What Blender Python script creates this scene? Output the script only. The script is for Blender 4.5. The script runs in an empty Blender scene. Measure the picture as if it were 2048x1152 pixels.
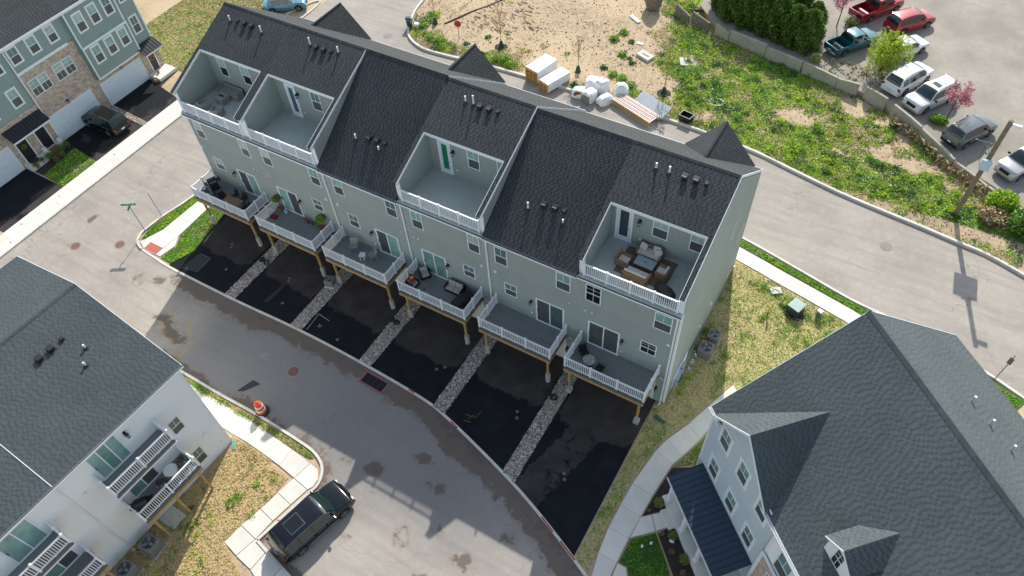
import bpy, math, random
import numpy as np
from mathutils import Vector, Matrix
from mathutils.geometry import delaunay_2d_cdt
R = math.radians
rng = np.random.default_rng(7)
random.seed(7)
SC = bpy.context.scene
COL = SC.collection
# ------------------------------------------------------------------ camera
cam = bpy.data.cameras.new('camera'); camo = bpy.data.objects.new('camera', cam); COL.objects.link(camo)
YAW, PIT, ROL = -0.590383, 0.904792, -0.077939
fw = Vector((math.cos(PIT)*math.sin(YAW), math.cos(PIT)*math.cos(YAW), -math.sin(PIT)))
rt = Vector((math.cos(YAW), -math.sin(YAW), 0)); up = rt.cross(fw)
r2 = math.cos(ROL)*rt + math.sin(ROL)*up; u2 = -math.sin(ROL)*rt + math.cos(ROL)*up
m = Matrix((r2, u2, -fw)).transposed().to_4x4(); m.translation = Vector((41.914, -23.731, 41.636))
camo.matrix_world = m
cam.sensor_width = 36; cam.lens = 1485.09*36/2048; cam.clip_end = 2000; cam.clip_start = .5
SC.camera = camo
# ------------------------------------------------------------------ light
EL = R(37.0); AZ = math.atan2(-.29, .957)
w = bpy.data.worlds.new('World'); SC.world = w; w.use_nodes = True
nt = w.node_tree; sky = nt.nodes.new('ShaderNodeTexSky'); sky.sky_type = 'NISHITA'; sky.sun_disc = False
sky.sun_elevation = EL; sky.sun_rotation = AZ; sky.air_density = 1.0; sky.dust_density = 1.0
bg = nt.nodes['Background']; hs = nt.nodes.new('ShaderNodeHueSaturation'); hs.inputs['Saturation'].default_value = .62; nt.links.new(sky.outputs[0], hs.inputs['Color']); mt = nt.nodes.new('ShaderNodeMix'); mt.data_type = 'RGBA'; mt.blend_type = 'MULTIPLY'; mt.inputs[0].default_value = 1; mt.inputs[7].default_value = (.955, 1.0, 1.01, 1); nt.links.new(hs.outputs[0], mt.inputs[6]); nt.links.new(mt.outputs[2], bg.inputs[0]); bg.inputs[1].default_value = 0.135
sl = bpy.data.lights.new('sun', 'SUN'); sl.energy = 3.6; sl.angle = R(.5); sl.color = (1, .96, .87)
so = bpy.data.objects.new('sun', sl); COL.objects.link(so)
Ld = Vector((.29*math.cos(EL), -.957*math.cos(EL), -math.sin(EL)))
so.rotation_euler = Ld.to_track_quat('-Z', 'Y').to_euler(); so.location = (-20, 60, 60)
SC.view_settings.view_transform = 'Standard'; SC.view_settings.look = 'None'
SC.view_settings.gamma = 1; SC.view_settings.use_curve_mapping = False; SC.view_settings.exposure = 0.62
# ------------------------------------------------------------------ helpers
def lin(h):
    if not isinstance(h, str): return tuple(h)[:3]
    h = h.lstrip('#'); return tuple((lambda c: c/12.92 if c <= .04045 else ((c+.055)/1.055)**2.4)(int(h[i:i+2], 16)/255) for i in (0, 2, 4))
MATS = {}
def nn(t, typ, **k):
    n = t.nodes.new(typ)
    for a, b in k.items(): setattr(n, a, b)
    return n
def math_(t, op, a, b=None, clamp=False):
    n = nn(t, 'ShaderNodeMath', operation=op, use_clamp=clamp)
    for i, v in ((0, a), (1, b)):
        if v is None: continue
        if hasattr(v, 'is_output') or hasattr(v, 'node'): t.links.new(v, n.inputs[i])
        else: n.inputs[i].default_value = v
    return n.outputs[0]
def mixc(t, f, a, b, mode='MIX'):
    n = nn(t, 'ShaderNodeMix', data_type='RGBA', blend_type=mode)
    for i, v in ((0, f), (6, a), (7, b)):
        if hasattr(v, 'node'): t.links.new(v, n.inputs[i])
        elif i == 0: n.inputs[i].default_value = v
        else: n.inputs[i].default_value = (*v, 1)
    return n.outputs[2]
def noise(t, scale, detail=4, rough=.55, vec=None, dist=0):
    n = nn(t, 'ShaderNodeTexNoise'); n.inputs['Scale'].default_value = scale; n.inputs['Detail'].default_value = detail
    n.inputs['Roughness'].default_value = rough; n.inputs['Distortion'].default_value = dist
    if vec is not None: t.links.new(vec, n.inputs['Vector'])
    return n.outputs['Fac']
def ramp(t, v, lo, hi):
    n = nn(t, 'ShaderNodeMapRange'); n.inputs[1].default_value = lo; n.inputs[2].default_value = hi
    t.links.new(v, n.inputs[0]); return n.outputs[0]
def attr(t, name):
    return nn(t, 'ShaderNodeAttribute', attribute_name=name).outputs['Fac']
def base(name):
    m = bpy.data.materials.new(name); m.use_nodes = True; t = m.node_tree; b = t.nodes['Principled BSDF']; MATS[name] = m
    tc = nn(t, 'ShaderNodeTexCoord').outputs['Object']
    return m, t, b, tc
def bumpn(t, b, h, strength=.3, dist=.02):
    n = nn(t, 'ShaderNodeBump'); n.inputs['Strength'].default_value = strength; n.inputs['Distance'].default_value = dist
    t.links.new(h, n.inputs['Height']); t.links.new(n.outputs[0], b.inputs['Normal'])
def mat(name, col, rough=.6, var=.12, scale=3., fine=0., fscale=60., bump=0., metal=0., spec=.5, coat=0., shade=0., rnd=0., emit=None, trans=0.):
    """plain surface: base colour, broad mottling (var), fine grain (fine), optional per-face / per-object variation"""
    if name in MATS: return MATS[name]
    m, t, b, tc = base(name); c = lin(col)
    f = 1.0
    out = c
    if var:
        v = ramp(t, noise(t, scale, 5, .6, tc), .3, .7)
        out = mixc(t, v, tuple(x*(1-var) for x in c), tuple(min(1, x*(1+var)) for x in c))
    if fine:
        v = ramp(t, noise(t, fscale, 2, .6, tc), .3, .7)
        lo = mixc(t, v, (1-fine,)*3, (1+fine,)*3); out = mixc(t, 1.0, out, lo, 'MULTIPLY')
    if shade:
        a = attr(t, 'shade'); lo = mixc(t, a, (1-shade,)*3, (1+shade,)*3); out = mixc(t, 1.0, out, lo, 'MULTIPLY')
    if rnd:
        a = nn(t, 'ShaderNodeObjectInfo').outputs['Random']; lo = mixc(t, a, (1-rnd,)*3, (1+rnd,)*3); out = mixc(t, 1.0, out, lo, 'MULTIPLY')
    if hasattr(out, 'node'): t.links.new(out, b.inputs['Base Color'])
    else: b.inputs['Base Color'].default_value = (*out, 1)
    b.inputs['Roughness'].default_value = rough; b.inputs['Metallic'].default_value = metal
    b.inputs['Specular IOR Level'].default_value = spec; b.inputs['Coat Weight'].default_value = coat
    b.inputs['Coat Roughness'].default_value = .04
    if trans: b.inputs['Transmission Weight'].default_value = trans
    if bump: bumpn(t, b, noise(t, fscale if fine else 40, 3, .6, tc), bump, .01)
    return m
class MB:
    def __init__(s): s.v = []; s.f = []; s.m = []
    def add(s, vs, fs, mi=0):
        o = len(s.v); s.v += [tuple(v) for v in vs]; s.f += [tuple(o+i for i in f) for f in fs]; s.m += [mi]*len(fs); return s
    def box(s, a, b, mi=0):
        x0, y0, z0 = (min(a[i], b[i]) for i in range(3)); x1, y1, z1 = (max(a[i], b[i]) for i in range(3))
        return s.add([(x0,y0,z0),(x1,y0,z0),(x1,y1,z0),(x0,y1,z0),(x0,y0,z1),(x1,y0,z1),(x1,y1,z1),(x0,y1,z1)],
              [(3,2,1,0),(4,5,6,7),(0,1,5,4),(1,2,6,5),(2,3,7,6),(3,0,4,7)], mi)
    def ob(s, c, size, rot=(0,0,0), mi=0, taper=1.):
        from mathutils import Euler
        M = Euler(rot).to_matrix(); hx, hy, hz = (q/2 for q in size); c = Vector(c)
        P = []
        for dz in (-1, 1):
            k = taper if dz > 0 else 1
            for dx, dy in ((-1,-1),(1,-1),(1,1),(-1,1)): P.append(c+M@Vector((dx*hx*k, dy*hy*k, dz*hz)))
        return s.add(P, [(3,2,1,0),(4,5,6,7),(0,1,5,4),(1,2,6,5),(2,3,7,6),(3,0,4,7)], mi)
    def prism(s, poly, z0, z1, mi=0):
        n = len(poly); a = sum(poly[i][0]*poly[(i+1)%n][1]-poly[(i+1)%n][0]*poly[i][1] for i in range(n))
        if a < 0: poly = poly[::-1]
        return s.add([(x,y,z0) for x,y in poly]+[(x,y,z1) for x,y in poly],
              [tuple(range(n-1,-1,-1)), tuple(range(n,2*n))]+[(i,(i+1)%n,n+(i+1)%n,n+i) for i in range(n)], mi)
    def extr(s, poly, x0, x1, mi=0):   # poly in (y,z) extruded along x
        n = len(poly); a = sum(poly[i][0]*poly[(i+1)%n][1]-poly[(i+1)%n][0]*poly[i][1] for i in range(n))
        if a < 0: poly = poly[::-1]
        return s.add([(x0,y,z) for y,z in poly]+[(x1,y,z) for y,z in poly],
              [tuple(range(n-1,-1,-1)), tuple(range(n,2*n))]+[(i,(i+1)%n,n+(i+1)%n,n+i) for i in range(n)], mi)
    def slab(s, P, t, mi=0):           # planar polygon P (3D) thickened downwards by t along its normal
        P = [Vector(p) for p in P]; nrm = (P[1]-P[0]).cross(P[2]-P[1]).normalized(); n = len(P)
        Q = [p-nrm*t for p in P]
        return s.add(P+Q, [tuple(range(n)), tuple(range(2*n-1, n-1, -1))]+[(n+i, n+(i+1)%n, (i+1)%n, i) for i in range(n)], mi)
    def tube(s, pts, r, n=6, mi=0, cap=True):
        pts = [Vector(p) for p in pts]; rs = r if isinstance(r, (list, tuple)) else [r]*len(pts); o = len(s.v); V = []
        for i, p in enumerate(pts):
            d = (pts[min(i+1, len(pts)-1)]-pts[max(i-1, 0)]).normalized()
            a = d.cross(Vector((0,0,1)) if abs(d.z) < .9 else Vector((1,0,0))).normalized(); b = d.cross(a)
            V += [p+(a*math.cos(2*math.pi*k/n)+b*math.sin(2*math.pi*k/n))*rs[i] for k in range(n)]
        F = [(i*n+k, i*n+(k+1)%n, (i+1)*n+(k+1)%n, (i+1)*n+k) for i in range(len(pts)-1) for k in range(n)]
        if cap: F += [tuple(range(n-1,-1,-1)), tuple((len(pts)-1)*n+k for k in range(n))]
        return s.add(V, F, mi)
    def lathe(s, prof, c=(0,0,0), n=16, mi=0, axis='z', cap=True):
        V = []
        for r, z in prof:
            for k in range(n):
                a = 2*math.pi*k/n; x, y = r*math.cos(a), r*math.sin(a)
                V.append((c[0]+x, c[1]+y, c[2]+z) if axis == 'z' else ((c[0]+x, c[1]-z, c[2]+y) if axis == 'y' else (c[0]+z, c[1]+x, c[2]+y)))
        L = len(prof)
        F = [(i*n+k, i*n+(k+1)%n, (i+1)*n+(k+1)%n, (i+1)*n+k) for i in range(L-1) for k in range(n)]
        if cap: F += [tuple(range(n-1,-1,-1)), tuple((L-1)*n+k for k in range(n))]
        return s.add(V, F, mi)
    def cyl(s, c, r, h, n=12, mi=0, axis='z', r2=None): return s.lathe([(r, 0), (r if r2 is None else r2, h)], c, n, mi, axis)
    def ell(s, c, rad, nu=10, nv=6, mi=0, flat=None):
        prof = [(math.sin(math.pi*(i/nv)) , -math.cos(math.pi*(i/nv))) for i in range(nv+1)]
        V = []
        for r, z in prof:
            for k in range(nu):
                a = 2*math.pi*k/nu; V.append((c[0]+max(r,.02)*rad[0]*math.cos(a), c[1]+max(r,.02)*rad[1]*math.sin(a), c[2]+rad[2]*z))
        F = [(i*nu+k, i*nu+(k+1)%nu, (i+1)*nu+(k+1)%nu, (i+1)*nu+k) for i in range(nv) for k in range(nu)]
        return s.add(V, F, mi)
    def build(s, name, mats, parent=None, loc=(0,0,0), rot=(0,0,0), smooth=False, bevel=0, sub=0, kind=None, label=None, cat=None, group=None, shade=None):
        me = bpy.data.meshes.new(name); me.from_pydata(s.v, [], s.f)
        ms = mats if isinstance(mats, (list, tuple)) else [mats]
        for q in ms: me.materials.append(q)
        if len(ms) > 1: me.polygons.foreach_set('material_index', s.m)
        if smooth: me.polygons.foreach_set('use_smooth', [True]*len(me.polygons))
        if shade is not None:
            a = me.attributes.new('shade', 'FLOAT', 'FACE'); a.data.foreach_set('value', np.asarray(shade, dtype=np.float32))
        me.update(); o = bpy.data.objects.new(name, me); COL.objects.link(o)
        o.parent = parent; o.location = loc; o.rotation_euler = rot
        if bevel:
            b = o.modifiers.new('bevel', 'BEVEL'); b.width = bevel; b.segments = 2; b.limit_method = 'ANGLE'; b.angle_limit = R(40)
        if sub:
            b = o.modifiers.new('sub', 'SUBSURF'); b.levels = sub; b.render_levels = sub
        tagp(o, label, cat, group, kind)
        return o
def tagp(o, label=None, cat=None, group=None, kind=None):
    if label: o['label'] = label
    if cat: o['category'] = cat
    if group: o['group'] = group
    if kind: o['kind'] = kind
    return o
def E(name, loc=(0,0,0), rz=0, label=None, cat=None, group=None, kind=None, parent=None):
    o = bpy.data.objects.new(name, None); COL.objects.link(o); o.location = loc; o.rotation_euler = (0,0,rz); o.parent = parent
    o.empty_display_size = .3
    return tagp(o, label, cat, group, kind)
def inst(src, parent, loc=(0,0,0), rot=(0,0,0), scale=(1,1,1), name=None):
    o = src.copy(); COL.objects.link(o); o.parent = parent; o.location = loc; o.rotation_euler = rot; o.scale = scale
    if name: o.name = name
    return o
KIDS = {}
def copy_tree(o, loc, rz, label, group=None):
    kids = {}
    for q in bpy.data.objects:
        if q.parent: kids.setdefault(q.parent.name, []).append(q)
    def rec(a, p):
        c = a.copy(); COL.objects.link(c); c.parent = p
        for k in kids.get(a.name, []): rec(k, c)
        return c
    r = rec(o, None); r.location = loc; r.rotation_euler = (0,0,rz); r['label'] = label
    if group: r['group'] = group
    return r
UNIT = {}
def unitbox(m):                      # shared unit cube mesh per material
    if m.name not in UNIT:
        b = MB().box((-.5,-.5,0), (.5,.5,1)); me = bpy.data.meshes.new('unit_'+m.name); me.from_pydata(b.v, [], b.f); me.materials.append(m); me.update(); UNIT[m.name] = me
    return UNIT[m.name]
def ubox(name, m, parent, c, size, rz=0):   # c = centre of the base
    o = bpy.data.objects.new(name, unitbox(m)); COL.objects.link(o); o.parent = parent; o.location = c; o.scale = size; o.rotation_euler = (0,0,rz); return o
def quads(name, V, mats, parent=None, shade=None, mi=None, kind=None, loc=(0,0,0), smooth=False, **tg):
    """V (N,4,3) -> one mesh of free quads (leaves, blades, shingle tabs)"""
    V = np.asarray(V, dtype=np.float32); N = len(V); me = bpy.data.meshes.new(name)
    me.vertices.add(N*4); me.vertices.foreach_set('co', V.reshape(-1))
    me.loops.add(N*4); me.loops.foreach_set('vertex_index', np.arange(N*4, dtype=np.int32))
    me.polygons.add(N); me.polygons.foreach_set('loop_start', np.arange(0, N*4, 4, dtype=np.int32))
    try: me.polygons.foreach_set('loop_total', np.full(N, 4, dtype=np.int32))
    except Exception: pass
    for q in (mats if isinstance(mats, (list, tuple)) else [mats]): me.materials.append(q)
    if mi is not None: me.polygons.foreach_set('material_index', np.asarray(mi, dtype=np.int32))
    if shade is not None:
        a = me.attributes.new('shade', 'FLOAT', 'FACE'); a.data.foreach_set('value', np.asarray(shade, dtype=np.float32))
    me.update(calc_edges=True); o = bpy.data.objects.new(name, me); COL.objects.link(o); o.parent = parent; o.location = loc
    tagp(o, kind=kind, **tg)
    return o
def leafq(C, size, elong=1.6, up=.3, spread=1.0):
    """random leaf quads at centres C (N,3); size scalar or (N,)"""
    C = np.asarray(C); N = len(C)
    n = rng.normal(size=(N,3))*spread; n[:,2] = np.abs(n[:,2])+up; n /= np.linalg.norm(n, axis=1)[:,None]
    a = np.cross(n, rng.normal(size=(N,3))); a /= np.linalg.norm(a, axis=1)[:,None]+1e-9; b = np.cross(n, a)
    s = (np.ones(N)*size*rng.uniform(.6, 1.3, N))[:,None]
    a = a*s*elong/2; b = b*s/2
    return np.stack([C-a-b*.5, C+a*.1-b, C+a+b*.1, C-a*.1+b], axis=1)
# value noise -------------------------------------------------------------
def vnoise(x, y, seed=0):
    xi = np.floor(x).astype(np.int64); yi = np.floor(y).astype(np.int64); fx = x-xi; fy = y-yi
    fx = fx*fx*(3-2*fx); fy = fy*fy*(3-2*fy)
    def h(a, b):
        n = (a*374761393 + b*668265263 + seed*1442695041) & 0xffffffff
        n = ((n ^ (n >> 13))*1274126177) & 0xffffffff
        return ((n ^ (n >> 16)) & 0xffff)/65535.
    return (h(xi,yi)*(1-fx)+h(xi+1,yi)*fx)*(1-fy)+(h(xi,yi+1)*(1-fx)+h(xi+1,yi+1)*fx)*fy
def fbm(x, y, s, seed=0, o=4):
    t = 0; a = .5; tot = 0
    for i in range(o): t = t+a*vnoise(x/s*2**i+17.3*i, y/s*2**i-9.1*i, seed+i); tot += a; a *= .55
    return t/tot
def sm(v, a, b): t = np.clip((v-a)/(b-a), 0, 1); return t*t*(3-2*t)
def inpoly(x, y, poly):
    r = np.zeros(np.shape(x), bool); n = len(poly)
    for i in range(n):
        (x1, y1), (x2, y2) = poly[i], poly[(i+1)%n]
        if y1 == y2: continue
        c = ((y1 > y) != (y2 > y)) & (x < (x2-x1)*(y-y1)/(y2-y1)+x1); r ^= c
    return r
def segdist(x, y, line):
    d = np.full(np.shape(x), 1e9)
    for (x1,y1),(x2,y2) in zip(line[:-1], line[1:]):
        dx, dy = x2-x1, y2-y1; t = np.clip(((x-x1)*dx+(y-y1)*dy)/(dx*dx+dy*dy+1e-9), 0, 1)
        d = np.minimum(d, np.hypot(x-x1-t*dx, y-y1-t*dy))
    return d
def sheet(name, poly, z, m, step=None, attrs=None, kind='structure', zf=None, parent=None):
    """polygon sheet at height z, triangulated on a grid of the given step so that attributes can vary over it"""
    pts = [Vector(p) for p in poly]; n = len(pts)
    if step:
        xs = [p[0] for p in poly]; ys = [p[1] for p in poly]
        # densify boundary
        bp = []
        for i in range(n):
            a, b = pts[i], pts[(i+1)%n]; k = max(1, int((b-a).length/step)); bp += [a.lerp(b, j/k) for j in range(k)]
        gx, gy = np.meshgrid(np.arange(min(xs)+step/2, max(xs), step), np.arange(min(ys)+step/2, max(ys), step))
        gx = (gx+rng.uniform(-.2, .2, gx.shape)*step).ravel(); gy = (gy+rng.uniform(-.2, .2, gy.shape)*step).ravel()
        k = inpoly(gx, gy, poly) & (segdist(gx, gy, list(poly)+[poly[0]]) > step*.4)
        allp = bp+[Vector((a, b)) for a, b in zip(gx[k], gy[k])]; nb = len(bp)
    else: allp = pts; nb = n
    V, _, F, *_ = delaunay_2d_cdt(allp, [(i, (i+1)%nb) for i in range(nb)], [], 1, 1e-5)
    A = np.array([(p.x, p.y) for p in V]); zz = np.full(len(A), z) if zf is None else zf(A[:,0], A[:,1])
    me = bpy.data.meshes.new(name); me.from_pydata([(a, b, c) for (a, b), c in zip(A, zz)], [], [tuple(f) for f in F])
    me.update()
    # make normals point up
    if len(me.polygons) and me.polygons[0].normal.z < 0: me.flip_normals()
    me.materials.append(m)
    if attrs:
        for k, fn in attrs.items():
            a = me.attributes.new(k, 'FLOAT', 'POINT'); a.data.foreach_set('value', np.asarray(fn(A[:,0], A[:,1]), dtype=np.float32))
    o = bpy.data.objects.new(name, me); COL.objects.link(o); o.parent = parent
    if kind: o['kind'] = kind
    return o
def ribbon(mb, line, w, z0, z1, mi=0, side=0, closed=False):
    """kerb-like prism following a polyline; side -1/0/1 shifts the ribbon"""
    n = len(line); P = [Vector(p) for p in line]; L = []; Rr = []
    for i in range(n):
        a = P[max(i-1, 0)]; b = P[min(i+1, n-1)]; d = (b-a).normalized(); nn_ = Vector((-d.y, d.x))
        L.append(P[i]+nn_*(w/2+side*w/2)); Rr.append(P[i]-nn_*(w/2-side*w/2))
    V = []
    for l, r in zip(L, Rr): V += [(l.x,l.y,z0),(r.x,r.y,z0),(r.x,r.y,z1),(l.x,l.y,z1)]
    F = []
    for i in range(n-1):
        a = i*4; b = a+4; F += [(a+3,a+2,b+2,b+3),(a+2,a+1,b+1,b+2),(a,a+3,b+3,b)]
    F += [(0,1,2,3),(n*4-1,n*4-2,n*4-3,n*4-4)]
    mb.add(V, F, mi)
def smooth_line(pts, k=5):
    out = []; n = len(pts)
    for i in range(n-1):
        p0, p1, p2, p3 = (np.array(pts[max(0, min(n-1, j))]) for j in (i-1, i, i+1, i+2))
        for j in range(k):
            t = j/k; out.append(tuple(.5*((2*p1)+(-p0+p2)*t+(2*p0-5*p1+4*p2-p3)*t*t+(-p0+3*p1-3*p2+p3)*t**3)))
    out.append(tuple(pts[-1])); return out
# ------------------------------------------------------------------ materials
vinyl = mat('white_vinyl', '#e6e8ea', .38, .03, 2)
trimw = mat('white_trim', '#e0e4e6', .5, .04, 3)
sid_main = mat('siding_sage', '#939b95', .62, .07, .7, fine=.04, fscale=8)
sid_teal = mat('siding_teal', '#869a95', .62, .05, .8)
sid_blue = mat('siding_blue_grey', '#b9c4c9', .6, .05, .8)
sid_white = mat('siding_white', '#e9ebea', .6, .015, .5)
wood = mat('treated_lumber', '#ad8c58', .75, .22, 4, fine=.15, fscale=25)
conc = mat('concrete', '#c9c5bd', .85, .10, 1.2, fine=.08, fscale=60, bump=.15)
concp = mat('concrete_pier', '#a9a9a5', .85, .14, 4, fine=.1)
slabm = mat('pavement_concrete', '#d6d2c9', .88, .07, .9, fine=.07, fscale=70, bump=.12, rnd=.05)
kerbm = mat('kerb_concrete', '#cbc7bf', .88, .14, 1.5, fine=.1, fscale=50)
deckm = mat('composite_board', '#7b8081', .6, .10, 3, fine=.08, fscale=30, rnd=.06)
fasc = mat('deck_fascia_grey', '#5a5f60', .6, .08, 3)
membrane = mat('terrace_membrane', '#a9b0ac', .7, .08, .9, fine=.03)
blackm = mat('black_metal', '#17191c', .45, .1, 6)
blackp = mat('black_plastic', '#1a1b1e', .6, .15, 6)
ventm = mat('vent_black', '#202226', .5, .1, 5)
ventw = mat('pvc_white', '#dcdcd8', .45, .06, 5)
upane = mat('blind_glass', '#86a9a1', .12, .22, 1.4, spec=.6)
lpane = mat('screen_glass', '#4e5354', .3, .2, 2.0, spec=.5)
dpane = mat('dark_glass', '#1b2328', .08, .25, 1.5, spec=.7)
cpane = mat('curtain_glass', '#6f938a', .15, .25, 1.6, spec=.6)
doorw = mat('door_white', '#d8e0e4', .4, .03, 3)
garm = mat('garage_door_white', '#cfdde6', .5, .03, 1.5)
garc = mat('garage_door_cream', '#d2cec3', .5, .03, 1.5)
navy = mat('seam_roof_navy', '#263a4c', .38, .10, 1.2, metal=.2)
blk_roof = mat('seam_roof_black', '#26282c', .4, .10, 1.5, metal=.2)
galv = mat('galvanised_steel', '#b9c4c8', .35, .12, 6, metal=.6)
acgrey = mat('condenser_grey', '#7c7b76', .6, .12, 6)
acdark = mat('condenser_fan', '#2c2e30', .5, .2, 10)
greenbox = mat('utility_green', '#5a7468', .5, .12, 4)
creamw = mat('rough_wood', '#b8945f', .8, .25, 5, fine=.12, fscale=20)
wrapm = mat('white_wrap', '#e3e4e6', .45, .07, 2.2, bump=.5, fine=.02, fscale=9)
mulch = mat('mulch', '#332d2b', .95, .3, 4, fine=.4, fscale=30, bump=.5)
cush = mat('cushion_cream', '#c6c0b6', .85, .08, 6)
cushg = mat('cushion_grey', '#aaa79f', .85, .08, 6)
teak = mat('teak', '#85694c', .7, .22, 9, fine=.15, fscale=40)
wick = mat('grey_wicker', '#8f8e87', .8, .2, 18, fine=.25, fscale=90)
glasst = mat('table_slate', '#8aa0a6', .35, .1, 4)
terra = mat('terracotta', '#a8674a', .8, .15, 8)
trunkm = mat('bark', '#5b4d40', .9, .3, 8, fine=.2)
stumpm = mat('weathered_rock', '#7d7468', .95, .35, 3, fine=.25, fscale=20, bump=.5)

def shingle_mat(name, c1, c2):
    m, t, b, tc = base(name)
    a = attr(t, 'shade')
    col = mixc(t, a, lin(c1), lin(c2))
    v = ramp(t, noise(t, .35, 3, .6, tc), .3, .7); col = mixc(t, 1.0, col, mixc(t, v, (.90,)*3, (1.1, 1.1, 1.09)), 'MULTIPLY')
    g = ramp(t, noise(t, 55, 2, .7, tc), .25, .75); col = mixc(t, 1.0, col, mixc(t, g, (.72,)*3, (1.28,)*3), 'MULTIPLY')
    t.links.new(col, b.inputs['Base Color']); b.inputs['Roughness'].default_value = .92; b.inputs['Specular IOR Level'].default_value = .25
    return m
sh_main = shingle_mat('shingle_charcoal', '#313436', '#464a4c')
sh_blue = shingle_mat('shingle_slate', '#484f51', '#585f62')
sh_dark = shingle_mat('shingle_slate_dark', '#40474a', '#4f5659')

def brick_mat():
    m, t, b, tc = base('brick_buff')
    sep = nn(t, 'ShaderNodeSeparateXYZ'); t.links.new(tc, sep.inputs[0]); cb = nn(t, 'ShaderNodeCombineXYZ')
    t.links.new(math_(t, 'ADD', sep.outputs[0], sep.outputs[1]), cb.inputs[0]); t.links.new(sep.outputs[2], cb.inputs[1])
    br = nn(t, 'ShaderNodeTexBrick'); t.links.new(cb.outputs[0], br.inputs['Vector'])
    br.inputs['Color1'].default_value = (*lin('#9c8c7c'), 1); br.inputs['Color2'].default_value = (*lin('#c8bbaa'), 1); br.inputs['Mortar'].default_value = (*lin('#b5aca2'), 1)
    br.inputs['Scale'].default_value = 1; br.inputs['Brick Width'].default_value = .3; br.inputs['Row Height'].default_value = .1; br.inputs['Mortar Size'].default_value = .012; br.inputs['Bias'].default_value = 0
    v = ramp(t, noise(t, 3.5, 4, .6, tc), .35, .65); col = mixc(t, 1.0, br.outputs['Color'], mixc(t, v, (.78, .74, .72), (1.12,)*3), 'MULTIPLY')
    t.links.new(col, b.inputs['Base Color']); b.inputs['Roughness'].default_value = .9
    bumpn(t, b, br.outputs['Fac'], -.5, .02); return m
brickm = brick_mat()

def road_mat():
    m, t, b, tc = base('asphalt_aged')
    st, bl, pt = attr(t, 'stain'), attr(t, 'alley_shade'), attr(t, 'patch')
    n1 = noise(t, .22, 5, .6, tc); n2 = noise(t, 2.2, 6, .62, tc); n3 = noise(t, 42, 3, .7, tc); n4 = noise(t, 130, 2, .6, tc)
    c = mixc(t, ramp(t, n1, .35, .68), lin('#99918a'), lin('#a9a198'))
    c = mixc(t, math_(t, 'MULTIPLY', ramp(t, n2, .5, .78), .45), c, lin('#bfb29f'))
    st2 = nn(t, 'ShaderNodeMapping'); st2.inputs['Scale'].default_value = (.12, 1.6, 1); t.links.new(tc, st2.inputs[0]); n5 = noise(t, 1., 5, .65, st2.outputs[0], .5)
    c = mixc(t, math_(t, 'MULTIPLY', ramp(t, n5, .45, .72), .5), c, lin('#857d75'))
    c = mixc(t, bl, c, lin('#7c7a7a'))
    nst = noise(t, 1.6, 7, .7, tc, .6)
    s = math_(t, 'ADD', st, math_(t, 'MULTIPLY', math_(t, 'SUBTRACT', nst, .5), .9))
    c = mixc(t, math_(t, 'MULTIPLY', ramp(t, s, .40, .52), .35), c, lin('#7d6d60'))
    c = mixc(t, math_(t, 'MULTIPLY', ramp(t, s, .52, .59), .8), c, lin('#665950'))
    c = mixc(t, math_(t, 'MULTIPLY', ramp(t, s, .82, .90), .35), c, lin('#4c4542'))
    c = mixc(t, math_(t, 'MULTIPLY', pt, .8), c, lin('#b59a50'))
    g = mixc(t, ramp(t, n3, .3, .7), (.88,)*3, (1.12,)*3); c = mixc(t, 1., c, g, 'MULTIPLY')
    g = mixc(t, ramp(t, n4, .3, .7), (.9,)*3, (1.1,)*3); c = mixc(t, 1., c, g, 'MULTIPLY')
    wv = nn(t, 'ShaderNodeTexVoronoi', feature='DISTANCE_TO_EDGE'); wv.inputs['Scale'].default_value = .16
    nv = nn(t, 'ShaderNodeTexNoise'); nv.inputs['Scale'].default_value = .8; t.links.new(tc, nv.inputs['Vector'])
    va = nn(t, 'ShaderNodeVectorMath', operation='ADD'); t.links.new(tc, va.inputs[0]); t.links.new(nv.outputs['Color'], va.inputs[1]); t.links.new(va.outputs[0], wv.inputs['Vector'])
    cr = math_(t, 'LESS_THAN', wv.outputs['Distance'], .0016); c = mixc(t, math_(t, 'MULTIPLY', cr, .35), c, lin('#5b5550'))
    t.links.new(c, b.inputs['Base Color']); b.inputs['Roughness'].default_value = .9; b.inputs['Specular IOR Level'].default_value = .3
    bumpn(t, b, n3, .25, .01); return m
roadm = road_mat()
def drive_mat():
    m, t, b, tc = base('asphalt_sealed')
    dry = attr(t, 'dry'); nst = noise(t, 1.5, 7, .68, tc, .8)
    s = math_(t, 'ADD', dry, math_(t, 'MULTIPLY', math_(t, 'SUBTRACT', nst, .5), .8))
    c = mixc(t, ramp(t, s, .5, .58), lin('#1b1e22'), lin('#403b3a'))
    n3 = noise(t, 60, 3, .7, tc); n1 = noise(t, .8, 4, .6, tc)
    c = mixc(t, 1., c, mixc(t, ramp(t, n1, .3, .7), (.72,)*3, (1.3,)*3), 'MULTIPLY')
    c = mixc(t, 1., c, mixc(t, ramp(t, n3, .3, .7), (.8,)*3, (1.2,)*3), 'MULTIPLY')
    t.links.new(c, b.inputs['Base Color'])
    r = ramp(t, s, .5, .58); t.links.new(math_(t, 'ADD', math_(t, 'MULTIPLY', r, .12), .78), b.inputs['Roughness'])
    b.inputs['Specular IOR Level'].default_value = .15
    bumpn(t, b, n3, .3, .01); return m
drivem = drive_mat()
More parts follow.
